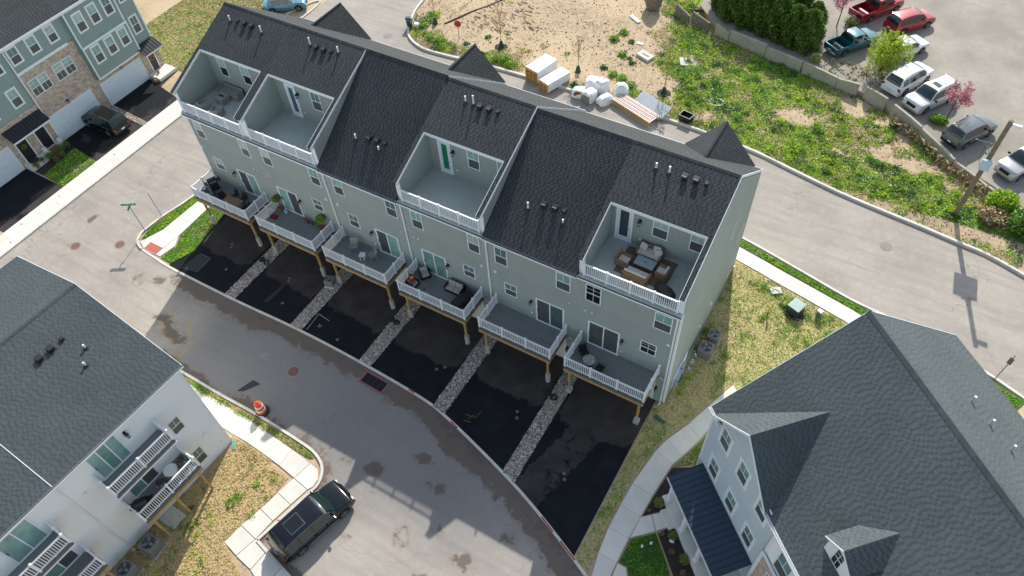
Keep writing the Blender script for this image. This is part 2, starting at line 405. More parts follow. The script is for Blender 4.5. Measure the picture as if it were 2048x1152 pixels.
def dirt_mat():
    """sandy soil, straw and thin green, driven by point attributes"""
    m, t, b, tc = base('field_soil')
    g, sd = attr(t, 'green'), attr(t, 'sand')
    n1 = noise(t, .5, 6, .62, tc); n2 = noise(t, 3.2, 6, .68, tc, .5); n3 = noise(t, 18, 4, .7, tc)
    c = mixc(t, ramp(t, n2, .35, .7), lin('#a28d76'), lin('#c8b295'))
    c = mixc(t, math_(t, 'MULTIPLY', ramp(t, n1, .55, .75), .6), c, lin('#8d7a68'))
    c = mixc(t, sd, c, lin('#c3ad8f'))
    s = math_(t, 'ADD', g, math_(t, 'MULTIPLY', math_(t, 'SUBTRACT', n2, .5), 1.1))
    c = mixc(t, math_(t, 'MULTIPLY', ramp(t, s, .45, .6), .9), c, lin('#8c8a4c'))
    c = mixc(t, math_(t, 'MULTIPLY', ramp(t, s, .72, .92), .9), c, lin('#7f9c3e'))
    c = mixc(t, 1., c, mixc(t, ramp(t, n3, .3, .7), (.8,)*3, (1.18,)*3), 'MULTIPLY')
    t.links.new(c, b.inputs['Base Color']); b.inputs['Roughness'].default_value = .95; b.inputs['Specular IOR Level'].default_value = .15
    bumpn(t, b, n2, .5, .06); return m
dirtm = dirt_mat()
def lot_mat():
    m, t, b, tc = base('lot_gravel')
    n1 = noise(t, .25, 5, .6, tc); n2 = noise(t, 1.6, 6, .7, tc, .4); n3 = noise(t, 30, 4, .75, tc)
    c = mixc(t, ramp(t, n1, .35, .65), lin('#928c83'), lin('#a8a197'))
    c = mixc(t, math_(t, 'MULTIPLY', ramp(t, n2, .5, .7), .55), c, lin('#8f8374'))
    c = mixc(t, 1., c, mixc(t, ramp(t, n3, .3, .7), (.82,)*3, (1.16,)*3), 'MULTIPLY')
    t.links.new(c, b.inputs['Base Color']); b.inputs['Roughness'].default_value = .95; b.inputs['Specular IOR Level'].default_value = .2
    bumpn(t, b, n3, .5, .03); return m
lotm = lot_mat()
upane2 = mat('blind_glass_pale', '#9fb5ad', .15, .15, 1.8, spec=.6); upane3 = mat('blind_glass_dim', '#5e7a78', .1, .3, 1.1, spec=.7)
leafm = {}
def leaf(name, c, var=.35, rough=.6, trans=.25):
    m, t, b, tc = base(name)
    a = attr(t, 'shade'); cc = lin(c)
    col = mixc(t, a, tuple(x*(1-var) for x in cc), tuple(min(1, x*(1+var)) for x in cc))
    t.links.new(col, b.inputs['Base Color']); b.inputs['Roughness'].default_value = rough; b.inputs['Specular IOR Level'].default_value = .25
    tr = nn(t, 'ShaderNodeBsdfTranslucent'); t.links.new(col, tr.inputs[0]); mx = nn(t, 'ShaderNodeMixShader'); mx.inputs[0].default_value = trans
    out = t.nodes['Material Output']; t.links.new(b.outputs[0], mx.inputs[1]); t.links.new(tr.outputs[0], mx.inputs[2]); t.links.new(mx.outputs[0], out.inputs[0])
    return m
g_bright = leaf('leaf_bright', '#b0ca3a', trans=.35); g_mid = leaf('leaf_mid', '#80a838', trans=.3); g_dark = leaf('leaf_dark', '#527a3c'); g_straw = leaf('leaf_straw', '#cbbd92', .22)
g_olive = leaf('leaf_olive', '#7f8a4a'); g_lime = leaf('leaf_lime', '#a9b940', .3); g_pink = leaf('blossom_pink', '#cf8f9c', .3); g_cedar = leaf('leaf_cedar', '#5d7730', .5, trans=.2)
g_lawn = leaf('leaf_lawn', '#79a43a', trans=.3); g_brown = leaf('leaf_brown', '#8b7158', .3)
g_gold = leaf('leaf_gold', '#c0a560', .25)

# ------------------------------------------------------------------ ground, streets
HEAD = [(-3.3,-6.72),(-1.75,-6.86),(.4,-7.0),(6.63,-6.95),(12.43,-6.75),(17.79,-6.8),(22.88,-7.05),(25.48,-7.5),(30.27,-8.91),(33.48,-10.09),(37.3,-11.85),(41,-14),(46,-17.2)]
LOW = [(-3.9,-16.5),(-3.6,-14.6),(-2.2,-13.35),(0,-13.2),(7.4,-13.22),(11.3,-13.25),(14.66,-13.2),(18.0,-13.3),(19.5,-13.45),(20.5,-13.95),(21.0,-14.9),(20.8,-16),(20.1,-19.3)]
LOW2 = [(20.1,-19.3),(23.2,-19.95),(28,-20.9)]
LEFT = [(-3.3,-6.72),(-4.1,-6.4),(-4.55,-5.7),(-4.6,-5.0),(-4.42,-3.3),(-3.95,-.8),(-3.8,3),(-3.8,13.2),(-3.3,15.1),(-1.5,16.2),(4,16.4),(30,16.3),(36.2,15.5),(41,14.4),(44.75,13.5),(48.6,12.9),(56,10.8),(70,4)]
FARN = [(-4,70),(-3.45,32),(-2.97,29.5),(-1.9,26.9),(-.9,25.6),(.75,24.75),(2.9,24.55),(9.76,25.1),(17.5,25.25),(26,25.4),(33.2,24.95),(38.05,23.95),(42.1,23.15),(49.5,22.2),(54.5,21.05),(70,14.5)]
NET = [(-12.6,-45),(-3.9,-45)]+LOW+LOW2[1:]+[(60,-27),(60,-24)]+HEAD[::-1]+LEFT[1:]+[(90,-6),(90,6)]+FARN[::-1]+[(-13,70),(-12.7,20)]
YELLOW = [[(5.2,-11.67),(6.12,-12.55)],[(5.05,-9.9),(6.58,-11.41)],[(6.54,-9.86),(6.66,-12.58)],[(3.47,-9.89),(4.05,-10.44)],[(.9,-11.6),(1.5,-12.0)],[(3.2,-11.0),(4.1,-11.5)],[(3.8,-11.2),(4.6,-11.9)]]
PATCHES = [(5.0,-11.3,2.3,.8,1.1),(3.4,-10.7,1.6,.7,1),(-1.2,-9.0,1.3,1.4,.9),(.2,-8.2,1.3,.8,1.),(1.2,-7.9,1.6,.5,.9),(-9.4,-6.3,.5,.9,1.3),(-8.5,-9.0,.5,.5,.7),(12.8,-12.6,.9,.5,1),(23.5,-12.6,.9,.7,1.3),(25.6,-10.4,1.1,.6,1.1),
    (27.6,-11.6,1.2,.7,1.1),(27,-15,1.3,1.6,1.),(29,-13.8,.9,.7,1),(31,-14.5,1.4,1,1),(21.6,-12.8,.8,.5,.8),(24.5,-16.6,.9,.5,.9),(-3.6,-9.6,1,.8,.7),(29.5,-16.5,1.5,.8,.9),(32.6,-12.2,1.4,1.3,.9),(24.2,-13.7,.5,.4,.9)]
def stain(x, y):
    d1 = segdist(x, y, HEAD); d2 = segdist(x, y, LOW+LOW2[1:]); d3 = segdist(x, y, LEFT)
    n = fbm(x, y, 2.2, 5)
    s = .80*np.exp(-(d1/(1.0+1.3*fbm(x, y, 3., 15)))**2.5)*sm(x, -2, 3)+.62*np.exp(-(d2/(.6+.8*fbm(x, y, 3., 16)))**2.5)+.3*np.exp(-(d3/.6)**2)*(y < 14)
    for cx, cy, rx, ry, a in PATCHES: s = np.maximum(s, a*.60*np.exp(-((((x-cx)/rx)**2+((y-cy)/ry)**2)*(.1+2.3*fbm(x, y, .7, 19)))))
    return np.clip(s+.42*(n-.5)*(x > -13), 0, 1.1)
def alley_shade(x, y):   # blue-grey shade of the alley painted into the asphalt, fading towards the sunlit road
    return .8*sm(x, 4, 8)*sm(-y, 6, 8)*(1-.6*sm(x, 27, 34))*sm(y, -15.5-1.5*fbm(x, y, 3, 21), -12.5)
def paintw(x, y):
    s = 0
    for l in YELLOW: s = np.maximum(s, 1-sm(segdist(x, y, l), .04, .12))
    return s*(.35+.6*fbm(x, y, .6, 3))
road = sheet('road', NET, .004, roadm, .22, dict(stain=stain, alley_shade=alley_shade, patch=paintw))
def F_green(x, y):
    line = 18+(41-y)*.52; n = fbm(x, y, 5, 11); n2 = fbm(x, y, 1.6, 12)
    g = sm(x-line+6*(n-.5), -1.5, 2.5)*(.78+.3*(n2-.5))
    g = np.where((x > 30) & (n < .43), g*.35, g); g = g*(.85+.3*sm(fbm(x, y, 2.3, 88), .38, .55))
    for cx, cy, rx, ry in ((1,26.3,2.5,1.1),(-.8,29,1.2,2),(6,26,3.5,.6),(9.4,26.5,1.7,1.1),(18,26,1.2,.9),(22,27.3,1.3,.6),(3,25.3,1.5,.5)):
        g = np.maximum(g, .85*np.exp(-(((x-cx)/rx)**2+((y-cy)/ry)**2)))
    g = g-.75*np.exp(-(((x-36.5)/2.2)**2+((y-30.8)/.9)**2))-.7*np.exp(-(((x-22)/3)**2+((y-30)/.8)**2))-.4*np.exp(-(((x-30)/3)**2+((y-27.0)/1.2)**2))
    g = np.where(y < 24, .35*sm(n, .4, .6), g)
    lb = (x < -12.6) & (y > 11); g = np.where(lb, .05+.45*sm(n, .5, .65), g)
    return np.clip(g, 0, 1)
def F_sand(x, y): return np.clip((1-F_green(x, y))*sm(fbm(x, y, 7, 31), .35, .6)*.8, 0, 1)
ground = sheet('ground', [(-90,-70),(110,-70),(110,120),(-90,120)], -.006, dirtm, 1.1, dict(green=F_green, sand=F_sand))
field = sheet('field', FARN[4:]+[(72,20),(51,28.1),(47,31.1),(42.5,33.6),(40,35.2),(30.7,37.2),(25.3,38.7),(22,42),(20,60),(-3.3,60)], .002, dirtm, .35, dict(green=F_green, sand=F_sand),
     zf=lambda x, y: .004+.10*sm(segdist(x, y, FARN), .3, 1.5)+.14*fbm(x, y, 2.5, 9)*sm(segdist(x, y, FARN), .3, 2))
lotp = [(22.5,42.2),(25.6,39.0),(30.9,37.6),(34.4,36.7),(37.7,36),(40.1,35.5),(42.0,34.7),(42.9,33.7),(45.3,32.5),(48.2,30.05),(51,28.7),(56,25.6),(80,18),(80,90),(20,90)]
lot = sheet('parking_lot', lotp, .6, lotm, 1.5)
MB().prism(lotp, -.2, .59).build('lot_bank', dirtm, kind='structure')
# kerbs
def kerb(name, line, w=.16, h=.13, side=0, k=5, m=kerbm):
    b = MB(); ribbon(b, smooth_line(line, k), w, -.02, h, side=side); return b.build(name, m, kind='structure')
kerb('kerb', HEAD, .17, .045)
kerb('kerb', [HEAD[0]]+LEFT[1:], .17, .13)
kerb('kerb', LOW, .16, .12); kerb('kerb', LOW2, .16, .12, k=2)
kerb('kerb', FARN[1:], .2, .22)
kerb('kerb', [(-12.6,-45),(-12.6,-12),(-12.6,10),(-12.7,20),(-12.9,23)], .16, .12)
kerb('kerb', [(-14.9,23.3),(-14.3,25.0),(-13.7,26.5),(-13.1,26.7),(-12.9,25),(-12.9,23)], .16, .12)
# pavements: every slab a part
def pavement(name, slabs, z=.06):
    r = E(name, (0,0,0), kind='structure')
    for s in slabs:
        c = (sum(p[0] for p in s)/len(s), sum(p[1] for p in s)/len(s)); k = .994
        q = [((p[0]-c[0])*k, (p[1]-c[1])*k) for p in s]
        MB().prism(q, -z-.02, 0).build('slab', slabm, r, loc=(c[0], c[1], z+float(rng.uniform(-.003, .003))), bevel=.008)
    return r
S = []
y = -44.
while y < 22:
    for x0, x1 in ((-14.62,-13.68),(-13.68,-12.70)): S.append([(x0,y),(x1,y),(x1,y+1.5),(x0,y+1.5)])
    y += 1.5
pavement('left_pavement', S)
S = [[(-3.12,-6.66),(-1.95,-6.62),(-1.9,-5.9),(-3.2,-5.95)], [(-3.22,-5.9),(-1.9,-5.88),(-1.74,-4.43),(-3.35,-4.45)]]
MB().prism([(0,0),(1.17,.04),(1.2,.68),(-.06,.66)], 0, .03).build('tactile_plate', mat('tactile_red', '#b45f50', .8, .1, 6, fine=.2, fscale=30), None, loc=(-3.1,-6.6,.052), kind='structure')
S += [[(-4.0,-6.25),(-3.2,-6.6),(-3.22,-5.9),(-3.35,-4.5)],[(-1.9,-6.6),(-1.45,-6.6),(-1.2,-5.3),(-1.74,-4.43)]]
yy = [-4.43,-2.9,-1.05,.5,2.,3.5,5,6.5,8,9.5,11,12.5,14]
for a, b in zip(yy[:-1], yy[1:]):
    f = lambda q: (-3.35+.18*(q+4.43)/3.4 if q < -1 else -3.1, -1.74-.1*(q+4.43)/3.4 if q < -1 else -1.86)
    S.append([(f(a)[0],a),(f(a)[1],a),(f(b)[1],b),(f(b)[0],b)])
pavement('corner_pavement', S)
# low pavement along the white house
S = []; xs = [5.2,6.6,8.3,10.1,11.6,13.1,14.6,16.1,17.6]
UPW = [(6.4,-13.68),(8.1,-13.68),(9.9,-13.68),(11.65,-13.7),(12.95,-13.7),(14.23,-13.72),(15.5,-13.75),(16.75,-13.87),(18.13,-13.95),(19.7,-14.15)]
LOWR = [(5.4,-14.5),(7.1,-14.5),(8.8,-14.55),(10.84,-14.7),(11.8,-14.8),(12.95,-14.94),(14.17,-14.97),(15.33,-14.97),(16.62,-15.04),(18.1,-15.16),(19.45,-15.34)]
S = [[UPW[i], UPW[i+1], LOWR[i+2], LOWR[i+1]] for i in range(len(UPW)-1)]
S += [[(19.73,-14.15),(20.35,-14.2),(20.8,-14.7),(20.82,-15.2),(20.66,-15.5),(19.47,-15.34)],[(19.45,-15.37),(20.65,-15.53),(20.38,-16.72),(19.24,-16.53)],[(19.24,-16.56),(20.38,-16.74),(20.11,-17.99),(18.99,-17.79)],
      [(18.99,-17.82),(20.11,-18.02),(19.95,-19.28),(18.68,-19.1)],[(18.68,-19.13),(19.95,-19.31),(19.63,-20.55),(18.5,-20.32)],[(19.97,-19.31),(21.0,-19.5),(20.89,-20.73),(19.66,-20.57)],[(21.03,-19.5),(22.33,-19.82),(22.2,-21.2),(20.92,-20.75)],[(22.36,-19.82),(24.3,-20.25),(24.2,-21.8),(22.23,-21.2)]]
pavement('yard_pavement', S)
# curved walk beside the corner house
cw_in = [(40.9,2.6),(40.15,.85),(39.68,-1.2),(39.15,-2.8),(38.85,-3.6),(38.6,-5.95),(38.55,-7.4),(38.46,-8.86),(38.45,-10.4),(38.5,-12.5)]
cw_out = [(40.1,3.3),(39.35,1.3),(38.65,-.7),(37.95,-2.2),(37.65,-3.2),(37.3,-5.8),(37.25,-7.3),(37.22,-8.85),(37.35,-10.4),(37.7,-12.3)]
S = [[cw_out[i],cw_in[i],cw_in[i+1],cw_out[i+1]] for i in range(len(cw_in)-1)]
S += [[(38.56,-7.42),(39.0,-7.0),(39.6,-7.75),(38.5,-8.8)],[(39.03,-6.97),(39.58,-6.46),(40.2,-7.1),(39.63,-7.72)]]
S += [[(38.5,-10.4),(39.0,-10.4),(40.2,-12.2),(38.7,-12.5)]]
pavement('curved_path', S)
# south pavement along the far street
S = []; A = [(33,14.6),(36.4,13.95),(38.5,13.5),(40.2,13.1),(41.9,12.75),(43.5,12.4),(44.9,12.1),(46.3,11.7),(48,11.2),(50,10.5),(52,9.8),(54,9),(56,8.2)]
for (a, b), (c, d) in zip(A[:-1], A[1:]): S.append([(a-.1,b-.55),(c-.1,d-.55),(c+.1,d+.6),(a+.1,b+.6)])
pavement('street_pavement', S)
# driveways of the row
STR = [5.55,11.65,17.75,24.05,30.2]
def hy(x): return float(np.interp(x, [p[0] for p in HEAD], [p[1] for p in HEAD]))+.09
def dry(x, y):
    u = ((x+.3) % 6.2)/6.2; n = fbm(x, y, 2.4, 41)
    s = sm(y, -5.4, -3.2)*.95; s = s*np.clip(1.2-((u-.5)/.46)**4, 0, 1)+.45*(n-.45)
    s = np.where((x > 30.5) & (np.abs(x-33-.25*(y+6)) < 1.1), np.maximum(s, .62+.4*(n-.5)), s)
    s = np.where((x > 17) & (x < 24) & (y > -5.5), s+.12, s)
    s = np.maximum(s, .8*np.exp(-(((x-8.9-.1*(y+4))/.22)**2))*(y > -6)*(y < -3))
    return np.clip(s, 0, 1)
edges = [(-.2, 5.55)]+[(a+1.0, b) for a, b in zip(STR, STR[1:]+[36.25])]
for x0, x1 in edges:
    q = [(x, hy(x)) for x in np.linspace(x0, x1, 5)]; q[0] = (x0, hy(x0)); sheet('driveway', q+[(x1,-.02),(x0,-.02)], .0085, drivem, .2, dict(dry=dry))
# river-stone strips
stm = [mat('stone_grey', '#8f8d89', .8, .1, 9), mat('stone_tan', '#a39480', .8, .1, 9), mat('stone_dark', '#5c5b5e', .8, .1, 9), mat('stone_pale', '#c9c5bd', .8, .1, 9), mat('stone_rust', '#8a6650', .8, .1, 9)]
ico = [(-.53,.72,.44),(.53,.72,.44),(.53,-.72,.44),(-.53,-.72,.44),(-.85,0,.1),(.85,0,.1),(0,1,-.05),(0,-1,-.05),(0,0,.72)]
def stones(name, poly, dens, z=0., r=(.03,.06)):
    xs = [p[0] for p in poly]; ys = [p[1] for p in poly]; n = int((max(xs)-min(xs))*(max(ys)-min(ys))*dens)
    x = rng.uniform(min(xs), max(xs), n); y = rng.uniform(min(ys), max(ys), n); k = inpoly(x, y, poly); x, y = x[k], y[k]; n = len(x)
    # 5-sided pebble: 4 corners at the ground, 4 shoulder, 1 top -> 8 quads
    s = rng.uniform(*r, n); a = rng.uniform(0, 6.28, n); e = rng.uniform(.65, 1.5, n); h = s*rng.uniform(.5, .9, n)
    ring = np.array([(math.cos(t), math.sin(t)) for t in np.arange(6)*math.pi/3])
    def lay(k, zz):
        u, v = ring[:,0][None]*s[:,None]*k*e[:,None], ring[:,1][None]*s[:,None]*k
        return np.stack([x[:,None]+u*np.cos(a)[:,None]-v*np.sin(a)[:,None], y[:,None]+u*np.sin(a)[:,None]+v*np.cos(a)[:,None], np.broadcast_to(zz, (n,6))], 2)
    A = lay(1., np.full((n,1), z)); B = lay(1.05, (z+h*.55)[:,None]); C = lay(.6, (z+h)[:,None])
    Q = []; 
    for i in range(6):
        j = (i+1) % 6; Q.append(np.stack([A[:,i],A[:,j],B[:,j],B[:,i]], 1)); Q.append(np.stack([B[:,i],B[:,j],C[:,j],C[:,i]], 1))
    Q.append(np.stack([C[:,0],C[:,1],C[:,2],C[:,3]], 1)); Q.append(np.stack([C[:,3],C[:,4],C[:,5],C[:,0]], 1))
    mi = rng.choice(5, n, p=[.36,.24,.14,.16,.10]); V = np.concatenate(Q); M_ = np.tile(mi, len(Q))
    return quads(name, V, stm, kind='stuff', mi=M_)
for i, a in enumerate(STR):
    p = [(a+.04, hy(a)), (a+.98, hy(a+1)), (a+1.02+.1*math.sin(i), -.05), (a+.03, -.05)]
    sheet('stone_bed', [(p[0][0]-.02,p[0][1]),(p[1][0]+.02,p[1][1]),p[2],p[3]], .012, mulch); stones('river_stones', p, 520, .02)
MB().prism([(0,0),(.3,0),(.3,.1),(0,.1)], 0, .01)
# darker new asphalt patches on driveway 1 and the alley
for n_, q, z in (('asphalt_patch', [(.84,-6.66),(2.11,-6.4),(2.11,-4.97),(1.0,-5.0)], .0125), ('asphalt_patch', [(12.06,-12.51),(12.49,-12.34),(13.13,-11.35),(12.46,-11.35)], .0085)):
    sheet(n_, q, z, mat('patch_asphalt', '#3a3b3e', .9, .2, 4, fine=.15) if z < .01 else mat('patch_asphalt_dark', '#323538', .9, .2, 4, fine=.15))
# spray-painted utility marks
def marks(name, segs, w, z, m):
    b = MB()
    for (x1,y1),(x2,y2) in segs:
        d = Vector((x2-x1, y2-y1)).normalized(); n_ = Vector((-d.y, d.x))*w/2
        b.add([(x1-n_.x,y1-n_.y,z),(x2-n_.x,y2-n_.y,z),(x2+n_.x,y2+n_.y,z),(x1+n_.x,y1+n_.y,z)], [(0,1,2,3)])
    return b.build(name, m, kind='structure')
chalk = mat('faded_white_paint', '#7f8e92', .9, .3, 8)
marks('painted_mark', [[(12.96,-6.47),(12.86,-5.0)],[(12.86,-5.0),(13.9,-5.12)],[(13.45,-5.65),(13.7,-5.9)],[(13.45,-5.9),(13.72,-5.65)]], .055, .0145, chalk)
marks('painted_mark', [[(11.45,-9.66),(12.28,-9.67)],[(11.75,-9.6),(11.75,-9.35)],[(11.75,-9.35),(11.95,-9.35)],[(11.95,-9.35),(11.93,-9.6)]], .035, .0105, mat('faded_white_paint2', '#a4a9ac', .9, .3, 8))
marks('painted_mark', [[(26.2,-6.7),(26.9,-6.6)],[(26.9,-6.6),(27.0,-6.0)],[(26.5,-6.9),(26.75,-6.45)],[(26.3,-7.1),(26.85,-7.0)]], .03, .0145, mat('faded_olive_paint', '#6a6a3c', .9, .3, 8))
marks('painted_mark', [[(2.2,-6.35),(2.15,-4.9)],[(1.1,-4.92),(2.15,-4.87)]], .04, .0145, mat('faded_grey_paint', '#70787c', .9, .3, 8))
redp = mat('red_marking', '#b04a48', .9, .3, 6)
for p, q in (([22.0,-6.97],[22.5,-7.0]),([25.7,-7.58],[26.3,-7.77]),([33.6,-10.15],[34.6,-10.6]),([35.2,-10.86],[36.4,-11.4])):
    marks('painted_mark', [[p, q]], .1, .0505, redp)
marks('painted_mark', [[(20.62,-17.75),(20.32,-17.85)]], .06, .125, redp)
# lawns and beds (each its own sheet just above the ground)
def lawn_mat(name, a, b_, c_, gthr):
    m, t, b, tc = base(name); n1 = noise(t, .9, 6, .65, tc); n2 = noise(t, 7, 5, .75, tc, .6); n3 = noise(t, 26, 4, .8, tc)
    c = mixc(t, ramp(t, n2, .38, .66), lin(a), lin(b_)); s = math_(t, 'ADD', n1, math_(t, 'MULTIPLY', math_(t, 'SUBTRACT', n2, .5), .5))
    c = mixc(t, math_(t, 'MULTIPLY', ramp(t, s, gthr, gthr+.1), .85), c, lin(c_))
    c = mixc(t, 1., c, mixc(t, ramp(t, n3, .3, .7), (.72,)*3, (1.25,)*3), 'MULTIPLY')
    t.links.new(c, b.inputs['Base Color']); b.inputs['Roughness'].default_value = .95; b.inputs['Specular IOR Level'].default_value = .15
    bumpn(t, b, n2, .6, .04); return m
l_dry = lawn_mat('lawn_dry', '#a0945e', '#c9bb8e', '#6c7f3c', .52)
l_green = lawn_mat('lawn_green', '#4f6a28', '#7d8544', '#4b7a20', .42)
l_mix = lawn_mat('lawn_mixed', '#847b43', '#b0a062', '#5c7d2a', .47)
def bladed(name, poly, z, m, dens, mix, size=.07, hgt=.05, step=None):
    """lawn sheet plus its real blades; mix = [(material, weight)]"""
    sheet(name, poly, z, m)
    xs = [p[0] for p in poly]; ys = [p[1] for p in poly]; n = int((max(xs)-min(xs))*(max(ys)-min(ys))*dens)
    x = rng.uniform(min(xs), max(xs), n); y = rng.uniform(min(ys), max(ys), n); nse = fbm(x, y, 1.1, 77)
    k = inpoly(x, y, poly) & (segdist(x, y, list(poly)+[poly[0]]) > .05); x, y, nse = x[k], y[k], nse[k]; n = len(x)
    C = np.stack([x, y, z+rng.uniform(.005, hgt, n)], 1)
    ms = [q[0] for q in mix]; w = np.array([q[1] for q in mix], float); cum = np.cumsum(w/w.sum())
    mi = np.searchsorted(cum, np.clip((nse-.5)*1.3+.5+rng.normal(0, .16, n), 0, .999))
    return quads(name.replace('lawn', 'grass')+'_blades', leafq(C, size, 2.4, .6), ms, kind='stuff', mi=np.clip(mi, 0, len(ms)-1), shade=rng.random(n))
corner_l = [(-3.78,12),(-3.7,3),(-3.85,-.8),(-4.3,-3.3),(-4.45,-4.9),(-4.1,-6.1),(-3.42,-4.5),(-3.17,-1.0),(-3.15,12)]
bladed('corner_lawn', corner_l, .05, l_green, 160, [(g_straw,.5),(g_olive,1),(g_lawn,3),(g_bright,1.5)])
bladed('corner_lawn', [(-1.8,12),(-1.8,-1.0),(-1.68,-4.3),(-1.1,-5.3),(-1.35,-6.65),(-.2,-6.7),(.1,-6.0),(.5,-5.0),(.15,-3),(-.2,-1.3),(-.3,0),(-.55,0),(-.55,12)], .05, l_green, 160, [(g_straw,.7),(g_olive,1),(g_lawn,3),(g_bright,1)])
# yard right of the row
yardR = [(36.3,-.1),(36.35,-3),(36.3,-11.3),(37.2,-11.7),(37.25,-10.4),(37.12,-8.9),(37.15,-7.3),(37.2,-5.8),(37.55,-3.2),(37.85,-2.2),(38.55,-.65),(39.25,1.3),(40.0,3.35),(40.9,2.7),(44,2.2),(52,-1),(56,6.5),(52.2,9.0),(48,10.55),(44.9,11.45),(41.9,12.1),(38.5,12.85),(36.4,13.3),(36.8,12.6),(36.85,0)]
bladed('side_yard_lawn', yardR, .03, l_dry, 150, [(g_brown,.3),(g_straw,3.2),(g_olive,1.4),(g_lawn,2.2)], .05)
bladed('verge_lawn', [(36.6,14.65),(38.6,14.2),(42,13.45),(45,12.75),(48.2,11.9),(52,10.5),(55.5,9.5),(56,10.65),(48.6,12.75),(44.7,13.35),(41,14.25),(36.2,15.35),(34,15.6),(34,15.2)], .06, l_green, 170, [(g_straw,.8),(g_olive,1),(g_lawn,3),(g_bright,1.2)])
bladed('walk_lawn', [(40.25,.75),(39.8,-1.25),(39.25,-2.8),(38.95,-3.7),(39.75,-3.1),(40.2,-3.0),(41,1.5)], .03, l_mix, 170, [(g_straw,1),(g_olive,1),(g_lawn,2.5)])
sheet('mulch_bed', [(38.92,-3.75),(38.68,-5.95),(38.6,-7.3),(39.6,-6.35),(40.3,-7.0),(39.75,-7.8),(40.8,-8.9),(43.2,-11.4),(47,-12),(42,-4),(39.9,-3.2)], .035, mulch)
bladed('front_lawn', [(38.58,-8.85),(39.66,-7.85),(40.7,-8.95),(42.4,-10.9),(43.2,-12.6),(40.3,-12.3),(39.05,-10.3),(38.55,-10.3)], .05, lawn_mat('lawn_lush', '#3a4f22', '#4c6a2c', '#3f6a20', .4), 220, [(g_dark,2),(g_lawn,2)], .06)
# white-house yard and verge
l_tan = lawn_mat('lawn_tan', '#a58a5a', '#cdb488', '#7c8442', .6)
bladed('back_yard_lawn', [(13.9,-21),(14.6,-15.9),(14.0,-15.0),(17.5,-15.05),(17.6,-15.4),(19.15,-15.45),(19.1,-16.8),(18.9,-18.3),(18.65,-19.4),(18.4,-20.25),(20.85,-21.3),(21.4,-24),(20,-30),(13,-30)], .035, l_tan, 150, [(g_olive,.5),(g_brown,.7),(g_straw,6),(g_lawn,.4)], .06)
bladed('verge_lawn', [(-1,-13.8),(19.35,-13.9),(19.7,-13.75),(19.2,-13.5),(18.0,-13.4),(7.4,-13.32),(-1,-13.3)], .05, l_mix, 200, [(g_straw,2),(g_olive,1),(g_lawn,1.7)], .06)
# left houses: driveways, lawns
bladed('side_lawn', [(-19.7,11.3),(-14.75,11.2),(-14.75,22.5),(-18,26),(-27,27),(-27,11.3)], .03, l_mix, 110, [(g_brown,1),(g_straw,4),(g_olive,1),(g_lawn,1.3)], .08)
def dryl(x, y): return np.clip(.35+.9*(fbm(x, y, 2.2, 51)-.5)+.35*sm(x, -16.4, -15), 0, 1)
for q in ([(-20.2,-.98),(-19.6,-1.0),(-14.66,-1.5),(-14.66,3.7),(-19.75,3.9),(-20.2,3.9)], [(-19.9,4.6),(-14.66,4.3),(-14.66,8.05),(-19.7,9.0),(-19.9,9)], [(-19.9,-10.8),(-14.66,-10.8),(-14.66,-5.0),(-19.9,-5.0)]):
    sheet('driveway', q, .0085, drivem, .25, dict(dry=dryl))
stones('river_stones', [(-19.7,3.95),(-14.7,3.75),(-14.7,4.25),(-19.7,4.5)], 420, .02)
sheet('mulch_bed', [(-19.7,-1.05),(-17.9,-1.15),(-17.4,-4.85),(-19.7,-4.95)], .035, mulch)
sheet('mulch_bed', [(-19.7,9.1),(-17.6,8.6),(-18.0,11.2),(-19.7,11.2)], .033, mulch)
bladed('front_lawn', [(-17.85,-1.2),(-14.7,-1.55),(-14.7,-4.95),(-17.35,-4.85)], .05, l_green, 180, [(g_straw,1),(g_olive,.6),(g_lawn,2),(g_bright,2)])
# ------------------------------------------------------------------ building kit (local frame: facade in the plane y=const, facing -y)
def lap(par, x0, x1, z0, z1, y, m, expo=.16, name='siding', xr=None, rot=0, loc=(0,0,0), dirx=None):
    """horizontal lap siding with real butt edges; xr(z) -> (xa, xb) clips a row; dirx: 'x' faces -y, '+x' faces +x (x values are y values), '-x' faces -x"""
    b = MB(); z = z0
    while z < z1-1e-4:
        zt = min(z+expo, z1)
        a0, a1 = (x0, x1) if xr is None else xr(z); c0, c1 = (x0, x1) if xr is None else xr(zt)
        if a1-a0 > .01:
            if c1 < c0: c0 = c1 = (c0+c1)/2
            if dirx == '+x': P = [(y+.021,a0,z),(y+.021,a1,z),(y,c1,zt),(y,c0,zt)]; Q = [(y,a0,z),(y,a1,z),(y+.021,a1,z),(y+.021,a0,z)]
            elif dirx == '-x': P = [(y-.021,a1,z),(y-.021,a0,z),(y,c0,zt),(y,c1,zt)]; Q = [(y,a1,z),(y,a0,z),(y-.021,a0,z),(y-.021,a1,z)]
            else: P = [(a0,y-.021,z),(a1,y-.021,z),(c1,y,zt),(c0,y,zt)]; Q = [(a0,y,z),(a1,y,z),(a1,y-.021,z),(a0,y-.021,z)]
            b.add(P, [(0,1,2,3)]); b.add(Q, [(0,1,2,3)])
        z = zt
    return b.build(name, m, par, loc)
